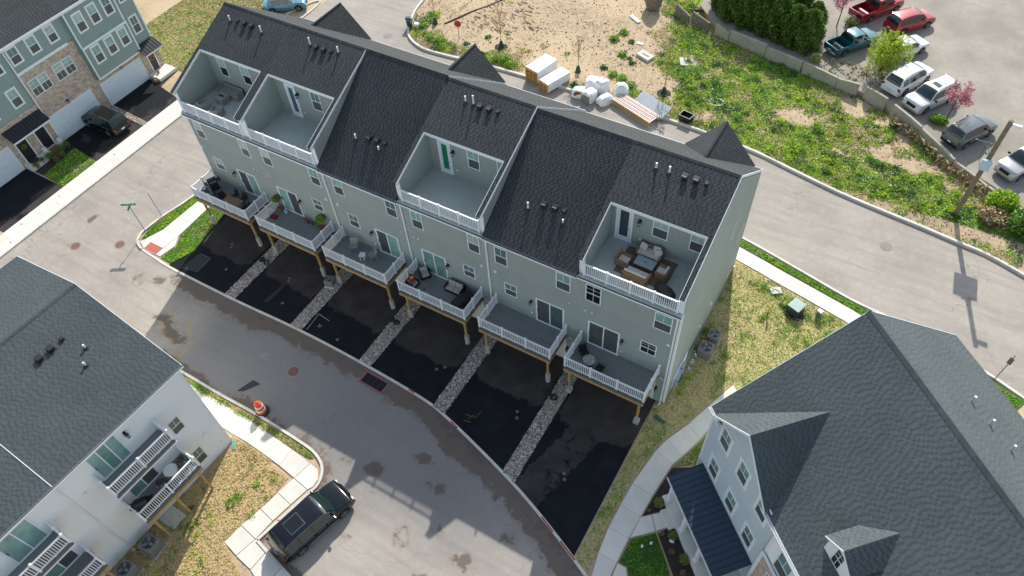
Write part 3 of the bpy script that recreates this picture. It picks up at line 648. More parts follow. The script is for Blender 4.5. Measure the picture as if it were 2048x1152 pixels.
def shingles(par, O, u, w, poly, m, expo=.145, seed=0, both=True):
    """laminated shingle tabs on the plane O + a*u + b*w; poly = convex outline in (a,b)"""
    r = np.random.default_rng(seed+int(abs(O[0])*13+abs(O[1])*7)); O, u, w = (np.array(q, float) for q in (O, u, w)); n = np.cross(u, w); n /= np.linalg.norm(n)
    pb = [p[1] for p in poly]; Q = []; Sh = []
    b = min(pb); jr = 0
    while b < max(pb)-.02:
        b1 = min(b+expo, max(pb)); mid = (b+b1)/2; X = []
        for (p, q) in zip(poly, poly[1:]+poly[:1]):
            if (p[1] > mid) != (q[1] > mid): X.append(p[0]+(q[0]-p[0])*(mid-p[1])/(q[1]-p[1]))
        if len(X) >= 2:
            x0, x1 = min(X), max(X); jr += 1; a = x0-r.uniform(0, .3); raised = r.random() < .6
            rowsh = r.uniform(-.06, .06)
            while a < x1-1e-4:
                wd = r.uniform(.13, .24) if raised else r.uniform(.07, .13); a1 = min(a+wd, x1)
                if a1 <= x0+1e-4: a = a1; raised = not raised; continue
                a = max(a, x0)
                h0, h1 = (.009, .003) if raised else (.005, .002)
                P = lambda aa, bb, hh: O+aa*u+bb*w+hh*n
                A, B, Cc, D = P(a, b, h0), P(a1, b, h0), P(a1, b1, h1), P(a, b1, h1)
                s = (r.uniform(.6, 1.) if raised else r.uniform(.0, .3))+rowsh*.5
                Q.append((A,B,Cc,D)); Sh.append(s); Q.append((P(a,b,0),P(a1,b,0),B,A)); Sh.append(s*.8)
                if raised:
                    Q.append((P(a,b,0),A,D,P(a,b1,0))); Sh.append(s*.85); Q.append((B,P(a1,b,0),P(a1,b1,0),Cc)); Sh.append(s*.8)
                a = a1; raised = not raised
        b = b1
    return quads('shingles', np.array(Q), m, par, shade=np.clip(Sh, 0, 1), kind='stuff')
def window(par, x0, x1, z0, z1, y=0, fwid=.055, trim=None, up=None, lo=None, grid='v', name='window', open_=0, m=None):
    f = m or vinyl; up = up or (upane, upane2, upane, upane3)[int(abs(x0*7.3+z0*3.1+(par.location.x if par else 0)*1.7)) % 4]; lo = lo or lpane; b = MB(); T = trim or 0; zm = (z0+z1)/2
    if trim:
        b.box((x0,y-.03,z0),(x0+T,y+.01,z1)); b.box((x1-T,y-.03,z0),(x1,y+.01,z1)); b.box((x0+T,y-.034,z1-T),(x1-T,y+.01,z1)); b.box((x0+T,y-.034,z0),(x1-T,y+.01,z0+T))
        x0 += T; x1 -= T; z0 += T; z1 -= T; zm = (z0+z1)/2
    d = .045
    b.box((x0,y-d,z0),(x0+fwid,y+.01,z1)); b.box((x1-fwid,y-d,z0),(x1,y+.01,z1)); b.box((x0+fwid,y-d+.003,z1-fwid),(x1-fwid,y+.01,z1)); b.box((x0+fwid,y-d+.003,z0),(x1-fwid,y+.01,z0+fwid))
    if grid != 'n': b.box((x0+fwid,y-d+.006,zm-fwid*.45),(x1-fwid,y+.01,zm+fwid*.45))
    w_ = b.build(name, f, par)
    xm = (x0+x1)/2
    MB().box((x0+fwid,y-.012,zm+fwid*.45),(x1-fwid,y+.004,z1-fwid)).build('upper_pane', up, w_)
    MB().box((x0+fwid,y-.018,z0+fwid),(x1-fwid,y+.004,zm-fwid*.45)).build('lower_pane', lo, w_)
    if grid in ('v', 'c'):
        g = MB().box((xm-.011,y-.026,zm+fwid*.45),(xm+.011,y-.012,z1-fwid))
        if grid == 'c': g.box((x0+fwid,y-.024,(zm+z1)/2-.01),(x1-fwid,y-.014,(zm+z1)/2+.01)); g.box((xm-.011,y-.026,z0+fwid),(xm+.011,y-.018,zm-fwid*.45))
        g.build('muntin', f, w_)
    return w_
def slider(par, x0, x1, z0, z1, y=0, split=.5, left=None, right=None, side=None, n=2):
    b = MB(); t = .10
    b.box((x0,y-.05,z0),(x0+t,y+.01,z1)); b.box((x1-t,y-.05,z0),(x1,y+.01,z1)); b.box((x0+t,y-.047,z1-t),(x1-t,y+.01,z1)); b.box((x0-.02,y-.07,z0-.02),(x1+.02,y+.01,z0+.08))
    for k in range(1, n):
        xm = x0+t+(x1-x0-2*t)*k/n; b.box((xm-.035,y-.055,z0+.08),(xm+.035,y+.01,z1-t))
    d = b.build('patio_door', vinyl, par); mm = [left or cpane, right or upane, left or cpane]
    for k in range(n):
        a = x0+t+(x1-x0-2*t)*k/n+(.035 if k else 0); c = x0+t+(x1-x0-2*t)*(k+1)/n-(.035 if k < n-1 else 0)
        MB().box((a,y-.02+.004*k,z0+.08),(c,y+.006,z1-t)).build('door_pane', mm[k], d)
    MB().box((x0+t+.02,y-.09,(z0+z1)/2-.12),(x0+t+.05,y-.05,(z0+z1)/2+.12)).build('handle', blackm, d)
    return d
def sconce(par, x, z, y=0, s=1.):
    b = MB().box((x-.06*s,y-.03,z-.05*s),(x+.06*s,y,z+.17*s)).box((x-.015,y-.16*s,z+.13*s),(x+.015,y-.03,z+.16*s))
    b.lathe([(.02*s,.17*s),(.10*s,.10*s),(.105*s,.085*s)], (x,y-.17*s,z), 4); b.lathe([(.07*s,-.14*s),(.085*s,-.12*s)], (x,y-.17*s,z), 4)
    for dx in (-1, 1):
        for dy in (-1, 1): b.box((x+dx*.055*s-.006,y-.17*s+dy*.055*s-.006,z-.12*s),(x+dx*.055*s+.006,y-.17*s+dy*.055*s+.006,z+.09*s))
    l = b.build('wall_lantern', blackm, par)
    MB().lathe([(.05*s,-.115*s),(.062*s,.085*s)], (x,y-.17*s,z), 4).build('lantern_glass', mat('lantern_glass', '#aab4b4', .2, 0), l); return l
def vent_cap(par, x, z, y=0, s=.11):
    MB().box((x-s/2,y-.05,z-s/2),(x+s/2,y,z+s/2)).box((x-s*.38,y-.09,z-s*.1),(x+s*.38,y-.05,z+s*.42)).build('wall_vent', vinyl, par, bevel=.006)
def round_vent(par, x, z, y=0): MB().cyl((x,y,z), .055, .07, 10, axis='y').build('wall_vent', vinyl, par)
def outlet(par, x, z, y=0): MB().box((x-.05,y-.035,z-.08),(x+.05,y,z+.06)).build('outlet_box', vinyl, par)
def garage(par, x0, x1, z0, z1, y=0, m=None, rows=4):
    b = MB(); t = .11
    b.box((x0-t,y-.04,z0),(x0,y+.01,z1+t)); b.box((x1,y-.04,z0),(x1+t,y+.01,z1+t)); b.box((x0,y-.037,z1),(x1,y+.01,z1+t))
    g = b.build('garage_door', trimw, par); h = (z1-z0)/rows
    for k in range(rows):
        q = MB().box((x0,y-.012,z0+k*h+.006),(x1,y+.01,z0+(k+1)*h-.006)); n = 8; w_ = (x1-x0)/n
        for j in range(n): q.box((x0+j*w_+.08,y-.02,z0+k*h+.09),(x0+(j+1)*w_-.08,y-.012,z0+(k+1)*h-.09))
        q.build('door_panel', m or garm, g)
    return g
def downspout(par, x, y, z0, z1, foot=True, m=None):
    b = MB().box((x-.045,y-.085,z0+.15),(x+.045,y-.012,z1)); b.add(*[[]]*2) if 0 else None
    b.ob((x, y-.2, z0+.1), (.09,.34,.07), (R(-24),0,0))
    return b.build('downspout', m or vinyl, par)
def roof_plane(par, P, m, gable_t=.18, name='roof'):
    return MB().slab(P, gable_t).build(name, m, par)
def plumbing(roofz, x, y, h=.5, kind='pipe', parent=None, ofs=(0,0,0), slope=0):
    z = roofz(y)
    if kind == 'pipe':
        b = MB().cyl((x-ofs[0],y-ofs[1],z-.05), .055, h+.05, 10); o = b.build('vent_pipe', ventw, parent)
        MB().lathe([(.16,-.02),(.075,.10)], (x-ofs[0],y-ofs[1],z), 10).build('pipe_boot', ventm, o); return o
    s = .17 if kind == 'box' else .11
    b = MB(); b.ob((x-ofs[0],y-ofs[1],z+.012), (s*2.6,s*2.6,.012), (math.atan(slope),0,0))
    b.ob((x-ofs[0],y-ofs[1],z+.09*s/.17+.02), (s*1.5,s*1.5,.2*s/.17), (0,0,0)); b.ob((x-ofs[0],y-ofs[1]-.02,z+.2*s/.17), (s*1.9,s*1.9,.05), (math.atan(slope)*.6,0,0))
    return b.build('roof_vent', ventm, parent, bevel=.01)
# ------------------------------------------------------------------ the row of six houses
XB = [-.5, 5.72, 11.95, 18.2, 24.42, 30.6, 36.75]
RY = 6.5
ROFF = [.12, .12, .12, 0, -.12, -.12]      # ridge steps down along the row
TERR = [1, 1, 0, 1, 0, 1]
def zs(i): return 14.1+ROFF[i]
def zfront(i): return (lambda y, i=i: zs(i)-(RY-y)*.4425) if TERR[i] else (lambda y, i=i: zs(i)-(RY-y)*(zs(i)-9.66)/6.85)
def zback(i): return lambda y, i=i: zs(i)-(y-RY)*.755
LBL = ['sage townhouse at the left end of the row, roof terrace holding grey wicker sofas',
       'sage townhouse second from the left, its roof terrace bare with a blue-grey door',
       'sage townhouse with plain shingle slope above the deck with a white side table',
       'sage townhouse whose bare roof terrace has a green glass door',
       'sage townhouse with plain shingle slope and an empty deck, left of the end house',
       'sage townhouse at the right end of the row, roof terrace with teak lounge furniture']
WIN = [[('w',.02,.84,7.36,8.86),('w',4.34,5.14,7.37,8.88),('s',.47,1.36,4.52,5.68)],
       [('w',6.35,7.2,7.41,8.91),('w',10.63,11.48,7.45,8.93),('s',9.98,10.83,4.70,5.82)],
       [('w',12.62,13.46,7.46,8.96),('w',16.89,17.76,7.48,8.98),('s',13.11,14.0,4.62,5.82)],
       [('w',18.87,19.73,7.36,8.88),('w',23.07,23.92,7.36,8.90),('s',22.42,23.31,4.57,5.70)],
       [('w',24.96,25.85,7.24,8.74),('w',29.13,30.09,7.26,8.78),('s',25.49,26.39,4.47,5.64)],
       [('d',31.05,32.03,7.30,8.80),('w',35.25,36.3,7.36,8.84),('t',34.70,35.70,4.62,5.72)]]
DOOR = [(2.75,4.55,0),(6.6,8.45,1),(15.37,17.25,0),(19.15,21.05,2),(27.72,29.7,3),(31.32,33.4,4)]
LAMP = [2.33, 8.62, 15.01, 21.2, 27.4, 33.58]
VENTS = [[4.84,5.22],[6.17,6.42],[17.73],[18.76,19.09],[30.0],[31.1,31.52]]
BOXV = [[-.25],[11.45],[12.46],[23.89],[24.89],[36.31]]
TW = {0: [('w',.74,1.5),('w',2.92,3.73)], 1: [('d',6.9,7.8),('w',9.1,9.95)], 3: [('d',19.17,20.1),('w',21.32,22.18),('w',23.42,24.2)], 5: [('d',31.16,32.2),('w',33.34,34.27),('w',35.5,36.3)]}
TL = {0: 4.45, 1: 7.95, 3: 20.3, 5: 32.6}
for i in range(6):
    x0, x1 = XB[i], XB[i+1]; W = x1-x0
    H = E('townhouse', (x0,0,0), 0, LBL[i], 'house', 'row of sage townhouses')
    X = lambda v: v-x0
    # core walls
    MB().extr([(.02,0),(12.45,0),(12.45,9.3),(.02,9.3)], .012, W-.012).build('wall', sid_main, H)
    lap(H, 0, W, 0, 9.33, 0, sid_main)
    zf, zb = zfront(i), zback(i)
    MB().extr([(3.35,9.3),(12.44,9.3),(12.44,zb(12.5)-.25),(RY,zs(i)-.25),(3.35,zf(3.35)-.27)], .02, W-.02).build('attic_wall', sid_main, H)
    rf = MB()
    if TERR[i]:
        ys = 3.05
        rf.slab([(0,ys,zf(ys)),(W,ys,zf(ys)),(W,RY,zs(i)),(0,RY,zs(i))], .17)
        sw = .32
        for a, b in ((0, sw), (W-sw, W)):
            rf.slab([(a,-.28,zf(-.28)),(b,-.28,zf(-.28)),(b,ys-.003,zf(ys-.003)),(a,ys-.003,zf(ys-.003))], .17)
    else:
        rf.slab([(0,-.35,zf(-.35)),(W,-.35,zf(-.35)),(W,RY,zs(i)),(0,RY,zs(i))], .17)
    rf.slab([(0,RY+.001,zs(i)),(W,RY+.001,zs(i)),(W,12.95,zb(12.95)),(0,12.95,zb(12.95))], .17)
    roof = rf.build('roof', sh_main, H)
    sl_f = (zs(i)-zf(0))/RY; cf = math.hypot(1, sl_f); cb = math.hypot(1, .755)
    if TERR[i]:
        shingles(roof, (0,ys,zf(ys)), (1,0,0), (0,1/cf,sl_f/cf), [(0,0),(W,0),(W,(RY-ys)*cf),(0,(RY-ys)*cf)], sh_main, seed=i)
        for a in (0, W-sw): shingles(roof, (a,-.28,zf(-.28)), (1,0,0), (0,1/cf,sl_f/cf), [(0,0),(sw,0),(sw,(ys+.27)*cf),(0,(ys+.27)*cf)], sh_main, seed=i+50)
    else:
        shingles(roof, (0,-.35,zf(-.35)), (1,0,0), (0,1/cf,sl_f/cf), [(0,0),(W,0),(W,(RY+.35)*cf),(0,(RY+.35)*cf)], sh_main, seed=i)
    shingles(roof, (W,12.95,zb(12.95)), (-1,0,0), (0,-1/cb,.755/cb), [(0,0),(W,0),(W,6.45*cb),(0,6.45*cb)], sh_main, seed=i+9)
    # ridge cap pieces
    rc = MB()
    for k in range(int(W/.25)):
        a = k*.25; rc.slab([(a,RY-.15,zs(i)-.15*sl_f+.03),(a+.28,RY-.15,zs(i)-.15*sl_f+.022),(a+.28,RY,zs(i)+.034),(a,RY,zs(i)+.042)], .02); rc.slab([(a,RY,zs(i)+.042),(a+.28,RY,zs(i)+.034),(a+.28,RY+.15,zs(i)-.11+.022),(a,RY+.15,zs(i)-.11+.03)], .02)
    rc.build('ridge_cap', sh_main, roof, shade=list(np.repeat(rng.uniform(.1, .7, len(rc.f)//6), 6)))
    # trims: eaves, rakes
    tb = MB()
    if TERR[i]:
        tb.box((sw,ys-.03,zf(ys)-.22),(W-sw,ys-.003,zf(ys)-.01))
        for a, s_ in ((sw, 1), (W-sw, -1)):   # inner rake boards of the side strips
            P = [(a+s_*.012,-.3,zf(-.3)-.16),(a+s_*.012,ys-.04,zf(ys-.04)-.16),(a+s_*.012,ys-.04,zf(ys-.04)+.01),(a+s_*.012,-.3,zf(-.3)+.01)]
            tb.add(P+[(p[0]-s_*.03,p[1],p[2]) for p in P], [(0,1,2,3),(7,6,5,4),(0,4,5,1),(1,5,6,2),(2,6,7,3),(3,7,4,0)])
    else: pass
    MB().box((0,12.96,zb(12.95)-.16),(W,12.985,zb(12.95)+.02)).build('back_fascia', trimw, H)
    if tb.v: tb.build('fascia', trimw, H)
    if TERR[i] and (i == 5 or not TERR[i+1]):   # outer rake board where this roof stands above its neighbour
        q = MB(); a = W+.012
        P = [(a,-.3,zf(-.3)-.15),(a,RY,zs(i)-.15),(a,RY,zs(i)+.015),(a,-.3,zf(-.3)+.015)]
        q.add(P+[(p[0]-.03,p[1],p[2]) for p in P], [(0,1,2,3),(7,6,5,4),(0,4,5,1),(1,5,6,2),(2,6,7,3),(3,7,4,0)]); q.build('rake_board', trimw, H)
    if i in (2, 3, 5):
        q = MB(); a = W+.014; P = [(a,RY+.01,zs(i)-.17),(a,12.97,zb(12.97)-.17),(a,12.97,zb(12.97)+.02),(a,RY+.01,zs(i)+.02)]
        q.add(P+[(p[0]-.03,p[1],p[2]) for p in P], [(0,1,2,3),(7,6,5,4),(0,4,5,1),(1,5,6,2),(2,6,7,3),(3,7,4,0)]); q.build('rake_board', trimw, H)
    gt = MB(); gz = 9.5 if not TERR[i] else 9.40      # gutter: white U with dark inside
    gy = -.47 if not TERR[i] else -.34
    gt.box((0,gy,gz-.10),(W,gy+.015,gz+.01)); gt.box((0,gy+.015,gz-.10),(W,gy+.12,gz-.085))
    gt.build('gutter', vinyl, H)
    MB().box((0,gy+.016,gz-.084),(W,gy+.119,gz-.06)).build('gutter_channel', blackp, H)
    MB().box((0,-.3 if not TERR[i] else -.2,9.26),(W,-.003,9.33)).build('soffit', trimw, H)
    # terrace
    if TERR[i]:
        fl = MB().box((.02,-.22,9.34),(W-.02,3.34,9.52)); fl.build('terrace_floor', membrane, H)
        lap(H, sw, W-sw, 9.52, zf(3.3)-.12, 3.33, sid_main)
        for a, dr in ((sw, '+x'), (W-sw, '-x')):
            xr = lambda z, zf=zf: (max(0.02, (z-zf(0)+.18)/.4425), 3.33)
            MB().extr([(.02,9.5),(3.34,9.5),(3.34,zf(3.34)-.17),(.02,zf(.02)-.17)], (.02 if a == sw else W-sw), (sw if a == sw else W-.02)).build('terrace_wall', sid_main, H)
            lap(H, 0, 0, 9.52, zf(3.3)-.19, a, sid_main, xr=xr, dirx=dr)
            MB().box((a-(.005 if a != sw else .12),-.02,9.52),(a+(.12 if a != sw else .005),.017,zf(0)-.17)).build('corner_board', trimw, H)
        [MB().box((a_,-.03,9.5),(a_+sw,.016,zf(0)-.16)).build('terrace_post', trimw, H) for a_ in (0, W-sw)]
        for q in TW[i]:
            if q[0] == 'w': window(H, X(q[1]), X(q[2]), 10.72, 12.2, 3.32, lo=(dpane if i == 0 else lpane))
            else:
                b = MB(); a, c = X(q[1]), X(q[2]); y = 3.32
                b.box((a,y-.05,9.54),(a+.1,y+.01,12.15)); b.box((c-.1,y-.05,9.54),(c,y+.01,12.15)); b.box((a+.1,y-.047,12.03),(c-.1,y+.01,12.15)); b.box((a-.03,y-.08,9.53),(c+.03,y,9.60))
                d = b.build('terrace_door', vinyl, H)
                e = MB().box((a+.1,y-.03,9.6),(a+.26,y,12.03)).box((c-.26,y-.03,9.6),(c-.1,y,12.03)).box((a+.26,y-.028,11.85),(c-.26,y,12.03)).box((a+.26,y-.028,9.6),(c-.26,y,9.85)); e.build('door_leaf', doorw, d)
                MB().box((a+.26,y-.018,9.85),(c-.26,y-.002,11.85)).build('door_pane', {1: mat('pane_blue_grey', '#51666f', .12, .15), 3: mat('pane_green', '#127a58', .2, .15), 5: mat('pane_slate', '#3e4a4c', .12, .15)}[i], d)
                MB().cyl((c-.17,y-.09,10.6), .025, .06, 8, axis='y').build('handle', blackm, d)
        sconce(H, X(TL[i]), 11.45, 3.32, 1.15); outlet(H, X(TL[i])+.12 if i != 0 else 3.9, 10.05, 3.32)
        # terrace railing
        tr = E('railing', (0,0,9.52), parent=H); a, b_ = sw+.02, W-sw-.02; n = 4
        MB().box((a,-.13,.90),(b_,-.04,.96)).box((a,-.12,.10),(b_,-.05,.155)).build('rail', vinyl, tr)
        for k in range(n+1):
            xx = a+(b_-a)*k/n; c = ubox('rail_post', vinyl, tr, (xx,-.085,0), (.1,.1,1.02)); 
        nb = int((b_-a)/.118)
        for k in range(nb):
            ubox('baluster', vinyl, tr, (a+(b_-a)*(k+.5)/nb,-.085,.155), (.036,.036,.745))
        for k in range(n): 
            ubox('rail_foot', vinyl, tr, (a+(b_-a)*(k+.5)/n,-.085,0), (.05,.05,.10))
    # facade items
    for q in WIN[i]:
        t_, a, c, z0, z1 = q; a, c = X(a), X(c)
        if t_ == 'd': window(H, a, c, z0, z1, -.012, up=dpane, lo=dpane, grid='c')
        elif t_ == 't': window(H, a, c, z0, z1, -.012, up=dpane, lo=dpane, grid='c')
        else: window(H, a, c, z0, z1, -.012)
    a, c, k = DOOR[i]; mm = [(lpane, upane), (upane, lpane), (cpane, cpane), (lpane, mat('dim_green_glass', '#46605c', .15, .2)), (lpane, lpane)][k]
    slider(H, X(a), X(c), 3.12, 5.42, -.012, left=mm[0], right=mm[1])
    sconce(H, X(LAMP[i]), 4.78, -.012, 1.1)
    for v in VENTS[i]: round_vent(H, X(v), 6.28, -.012)
    for v in BOXV[i]: vent_cap(H, X(v), 6.3, -.012, .2)
    outlet(H, X(LAMP[i]), 3.65, -.012)
    g1 = x1-.85; garage(H, X(g1-4.75), X(g1), .03, 2.25, -.012, garc)
    sconce(H, X(g1)+.22, 1.45, -.012, 1.1); round_vent(H, X(g1)+.36, 2.72, -.012); round_vent(H, X(g1)+.52, 2.66, -.012)
    if i in (1, 2, 3): downspout(H, W-.01, -.012, .02, 9.34)
    if i == 5:
        downspout(H, W-.20, -.012, .02, 9.34); MB().box((W-.09,-.03,.02),(W+.03,-.014,9.5)).box((W+.014,-.014,.02),(W+.032,.1,9.5)).build('corner_board', trimw, H)
        lap(H, 0, 0, .02, 13.95, W, sid_main, xr=lambda z: (.0 if z < 11 else (z-10.98)/.4425+0, 12.5 if z < zb(12.5)-.2 else RY+(13.75-z)/.755), dirx='+x')
        MB().extr([(0,9.0),(3.4,9.0),(3.4,12.5),(RY,13.7),(0,10.9)], W-.3, W-.004).build('end_wall', sid_main, H)
        for (ya, yb, za, zb_) in ((8.3,9.0,7.1,8.4),(10.8,11.5,4.4,5.6),(10.7,11.5,.9,2.0)):
            MB().box((W+.01,ya,za),(W+.05,yb,zb_)).build('side_window', vinyl, H); MB().box((W+.045,ya+.07,za+.07),(W+.056,yb-.07,zb_-.07)).build('side_pane', lpane, H)
        MB().box((W+.014,7.0,2.0),(W+.10,7.25,2.2)).build('wall_vent', vinyl, H); MB().box((W+.014,5.3,1.6),(W+.08,5.45,1.75)).build('wall_vent', vinyl, H)
    if i == 0: MB().box((-.03,-.03,.02),(.09,-.014,9.5)).build('corner_board', trimw, H); downspout(H, .16, -.012, .02, 9.34)
    if i > 0: pass
    # ground line
    MB().box((0,-.03,-.05),(W,-.001,.14)).build('foundation', concp, H)
    # street-side gable
    gx = {0: 3.85+.5, 3: 15.75-18.2+.0, 5: 33.9-30.6}.get(i)
    if i in (0, 2, 5):
        gx = {0: 3.85-x0, 2: 15.75-x0, 5: 33.9-x0}[i]; hw = 2.35; az = 11.75; ye = 13.1; zb0 = zb(12.95)-.05
        yr = RY+(zs(i)-az)/.755            # where the gable ridge meets the slope
        yl = RY+(zs(i)-zb0)/.755
        gs = MB().slab([(gx-hw,ye,zb0),(gx,ye,az),(gx,yr,az),(gx-hw,yl,zb0+.01)][::-1], .1).slab([(gx,ye,az),(gx+hw,ye,zb0),(gx+hw,yl,zb0+.01),(gx,yr,az)][::-1], .1)
        g_ = gs.build('gable_roof', sh_main, H)
        L_ = math.hypot(hw, az-zb0); uu = (0,1,0)
        shingles(g_, (gx-hw,ye,zb0), (0,-1,0), (hw/L_,0,(az-zb0)/L_), [(0,0),(ye-yl,0),(ye-yr,L_),(0,L_)], sh_main, seed=77)
        shingles(g_, (gx+hw,yl,zb0), (0,1,0), (-hw/L_,0,(az-zb0)/L_), [(0,0),(ye-yl,0),(ye-yl,L_),(yr-yl,L_)], sh_main, seed=78)
        MB().add([(gx-hw+.15,ye-.3,zb0),(gx+hw-.15,ye-.3,zb0),(gx,ye-.3,az-.15)], [(0,1,2),(2,1,0)]).build('gable_wall', sid_main, H)
        MB().slab([(gx-.07,ye,az-.02),(gx+.07,ye,az-.02),(gx+.07,yr,az+.03),(gx-.07,yr,az+.03)], .03).build('gable_ridge', sh_main, H)
# roof vents per house (local x,y)
RV = [[('p',.9,5.42,.45),('s',1.48,5.54,0),('b',2.14,5.53,0),('b',2.81,5.51,0),('p',3.84,5.35,.55)],
      [('p',7.93,5.6,.6),('b',8.44,5.55,0),('b',9.08,5.55,0),('s',9.66,5.6,0),('p',10.21,5.7,.5)],
      [('p',13.89,1.83,.42),('b',14.77,2.06,0),('b',15.38,2.09,0),('s',15.99,2.12,0),('p',15.77,1.7,.35)],
      [('p',20.08,5.45,.45),('p',20.64,5.45,.68),('b',21.1,5.42,0),('b',21.73,5.43,0),('s',22.33,5.48,0)],
      [('p',26.41,1.69,.55),('b',27.22,2.1,0),('b',27.9,2.15,0),('s',28.48,2.2,0),('p',28.68,1.65,.32)],
      [('p',32.37,5.44,.42),('p',33.14,5.43,.5),('b',33.99,5.46,0),('b',34.63,5.49,0),('s',35.22,5.52,0)]]
HS = [o for o in bpy.data.objects if o.name.startswith('townhouse') and o.type == 'EMPTY']
HS.sort(key=lambda o: o.location.x)
for i, h in enumerate(HS):
    for k, x, y, hh in RV[i]:
        plumbing(zfront(i), x, y, hh, {'p': 'pipe', 'b': 'box', 's': 'small'}[k], h, (XB[i],0,0), (zs(i)-zfront(i)(0))/RY)
# ------------------------------------------------------------------ decks
def railing(par, p0, p1, z, npan, end_posts=(1,1), sp=.118):
    p0, p1 = Vector(p0), Vector(p1); L = (p1-p0).length; a = math.atan2(p1.y-p0.y, p1.x-p0.x)
    r = E('railing', (p0.x,p0.y,z), a, parent=par)
    MB().box((0,-.045,.90),(L,.045,.955)).box((0,-.035,.09),(L,.035,.145)).build('rail', vinyl, r)
    for k in range(npan+1):
        if (k == 0 and not end_posts[0]) or (k == npan and not end_posts[1]): continue
        MB().box((L*k/npan-.055,-.055,-.02),(L*k/npan+.055,.055,1.0)).lathe([(.1,1.0),(.1,1.02),(.03,1.06)], (L*k/npan,0,0), 4).build('rail_post', vinyl, r)
    nb = int(L/sp)
    for k in range(nb):
        x = L*(k+.5)/nb
        if min(abs(x-L*j/npan) for j in range(npan+1)) < .06: continue
        ubox('baluster', vinyl, r, (x,0,.145), (.036,.036,.755))
    for k in range(npan): ubox('rail_foot', vinyl, r, (L*(k+.5)/npan,0,-.02), (.05,.05,.11))
def deck(loc, rz, w, D, zf, label, posts=None, ptop=.85, cat='deck', nf=3, pier='round', group='raised decks', supports=True, under=None):
    d = E('deck', (*loc, 0), rz, label, cat, group)
    nb = int(round(D/.142)); bw = D/nb
    for k in range(nb): ubox('board', deckm, d, (w/2,-bw*(k+.5),zf-.035), (w,bw-.008,.035))
    MB().box((-.02,-D-.03,zf-.2),(w+.02,-D-.003,zf-.005)).box((-.025,-D,zf-.2),(-.002,0,zf-.005)).box((w+.002,-D,zf-.2),(w+.025,0,zf-.005)).build('rim_board', fasc, d)
    j = MB()
    for k in range(int(w/.41)+1): j.box((min(k*.41, w-.05),-D+.01,zf-.24),(min(k*.41, w-.05)+.04,-.04,zf-.04))
    j.build('joists', wood, d, kind='stuff')
    bm_ = wood if supports else trimw; fl_ = .42 if supports else .30
    MB().box((-.05,-D-.06,zf-fl_),(w+.05,-D-.005,zf-.2)).build('beam', bm_, d)
    for a_ in (-.04, w-.03): MB().box((a_,-D+.02,zf-fl_+.02),(a_+.07,-.02,zf-.25)).build('side_beam', bm_, d)
    railing(d, (0,-D+.06), (w,-D+.06), zf, nf)
    railing(d, (0.0,-.06), (0.0,-D+.06), zf, 2, (1,0)); railing(d, (w,-D+.06), (w,-.06), zf, 2, (0,1))
    if supports:
        for x, s_ in ((.25, 1), (w-.25, -1))+(((w*.48, 1),) if ptop < .1 else ()):
            py = -D+.25; 
            MB().box((x-.065,py-.065,ptop-.02),(x+.065,py+.065,zf-.24)).build('support_post', wood, d)
            if pier == 'round': MB().lathe([(.165,-.1),(.165,ptop-.03),(.15,ptop)], (x,py,0), 14).build('pier', concp, d, smooth=False)
            else: MB().box((x-.17,py-.17,-.1),(x+.17,py+.17,.4)).build('pier', concp, d, bevel=.02)
            b = MB(); b.tube([(x+s_*.0,py,zf-.95),(x+s_*.62,py,zf-.33)], .05, 4); b.build('brace', wood, d)
    return d
DL = [-.44, 6.04, 12.21, 18.53, 24.8, 30.91]; DR = [4.93, 11.21, 17.44, 23.68, 29.86, 36.06]
DLAB = ['deck at the left end of the row with a black grill and wooden dining table', 'deck with two potted trees and a crimson mat beside the railing', 'deck with two wicker chairs and a small white side table',
        'deck where a person in red sits among light outdoor sofas', 'empty grey deck, second from the right end of the row', 'deck at the right end of the row with a round mosaic table']
for i in range(6): deck((DL[i], -.02), 0, DR[i]-DL[i], 2.25, 3.06, DLAB[i], pier='square' if i == 5 else 'round', group='decks along the row')

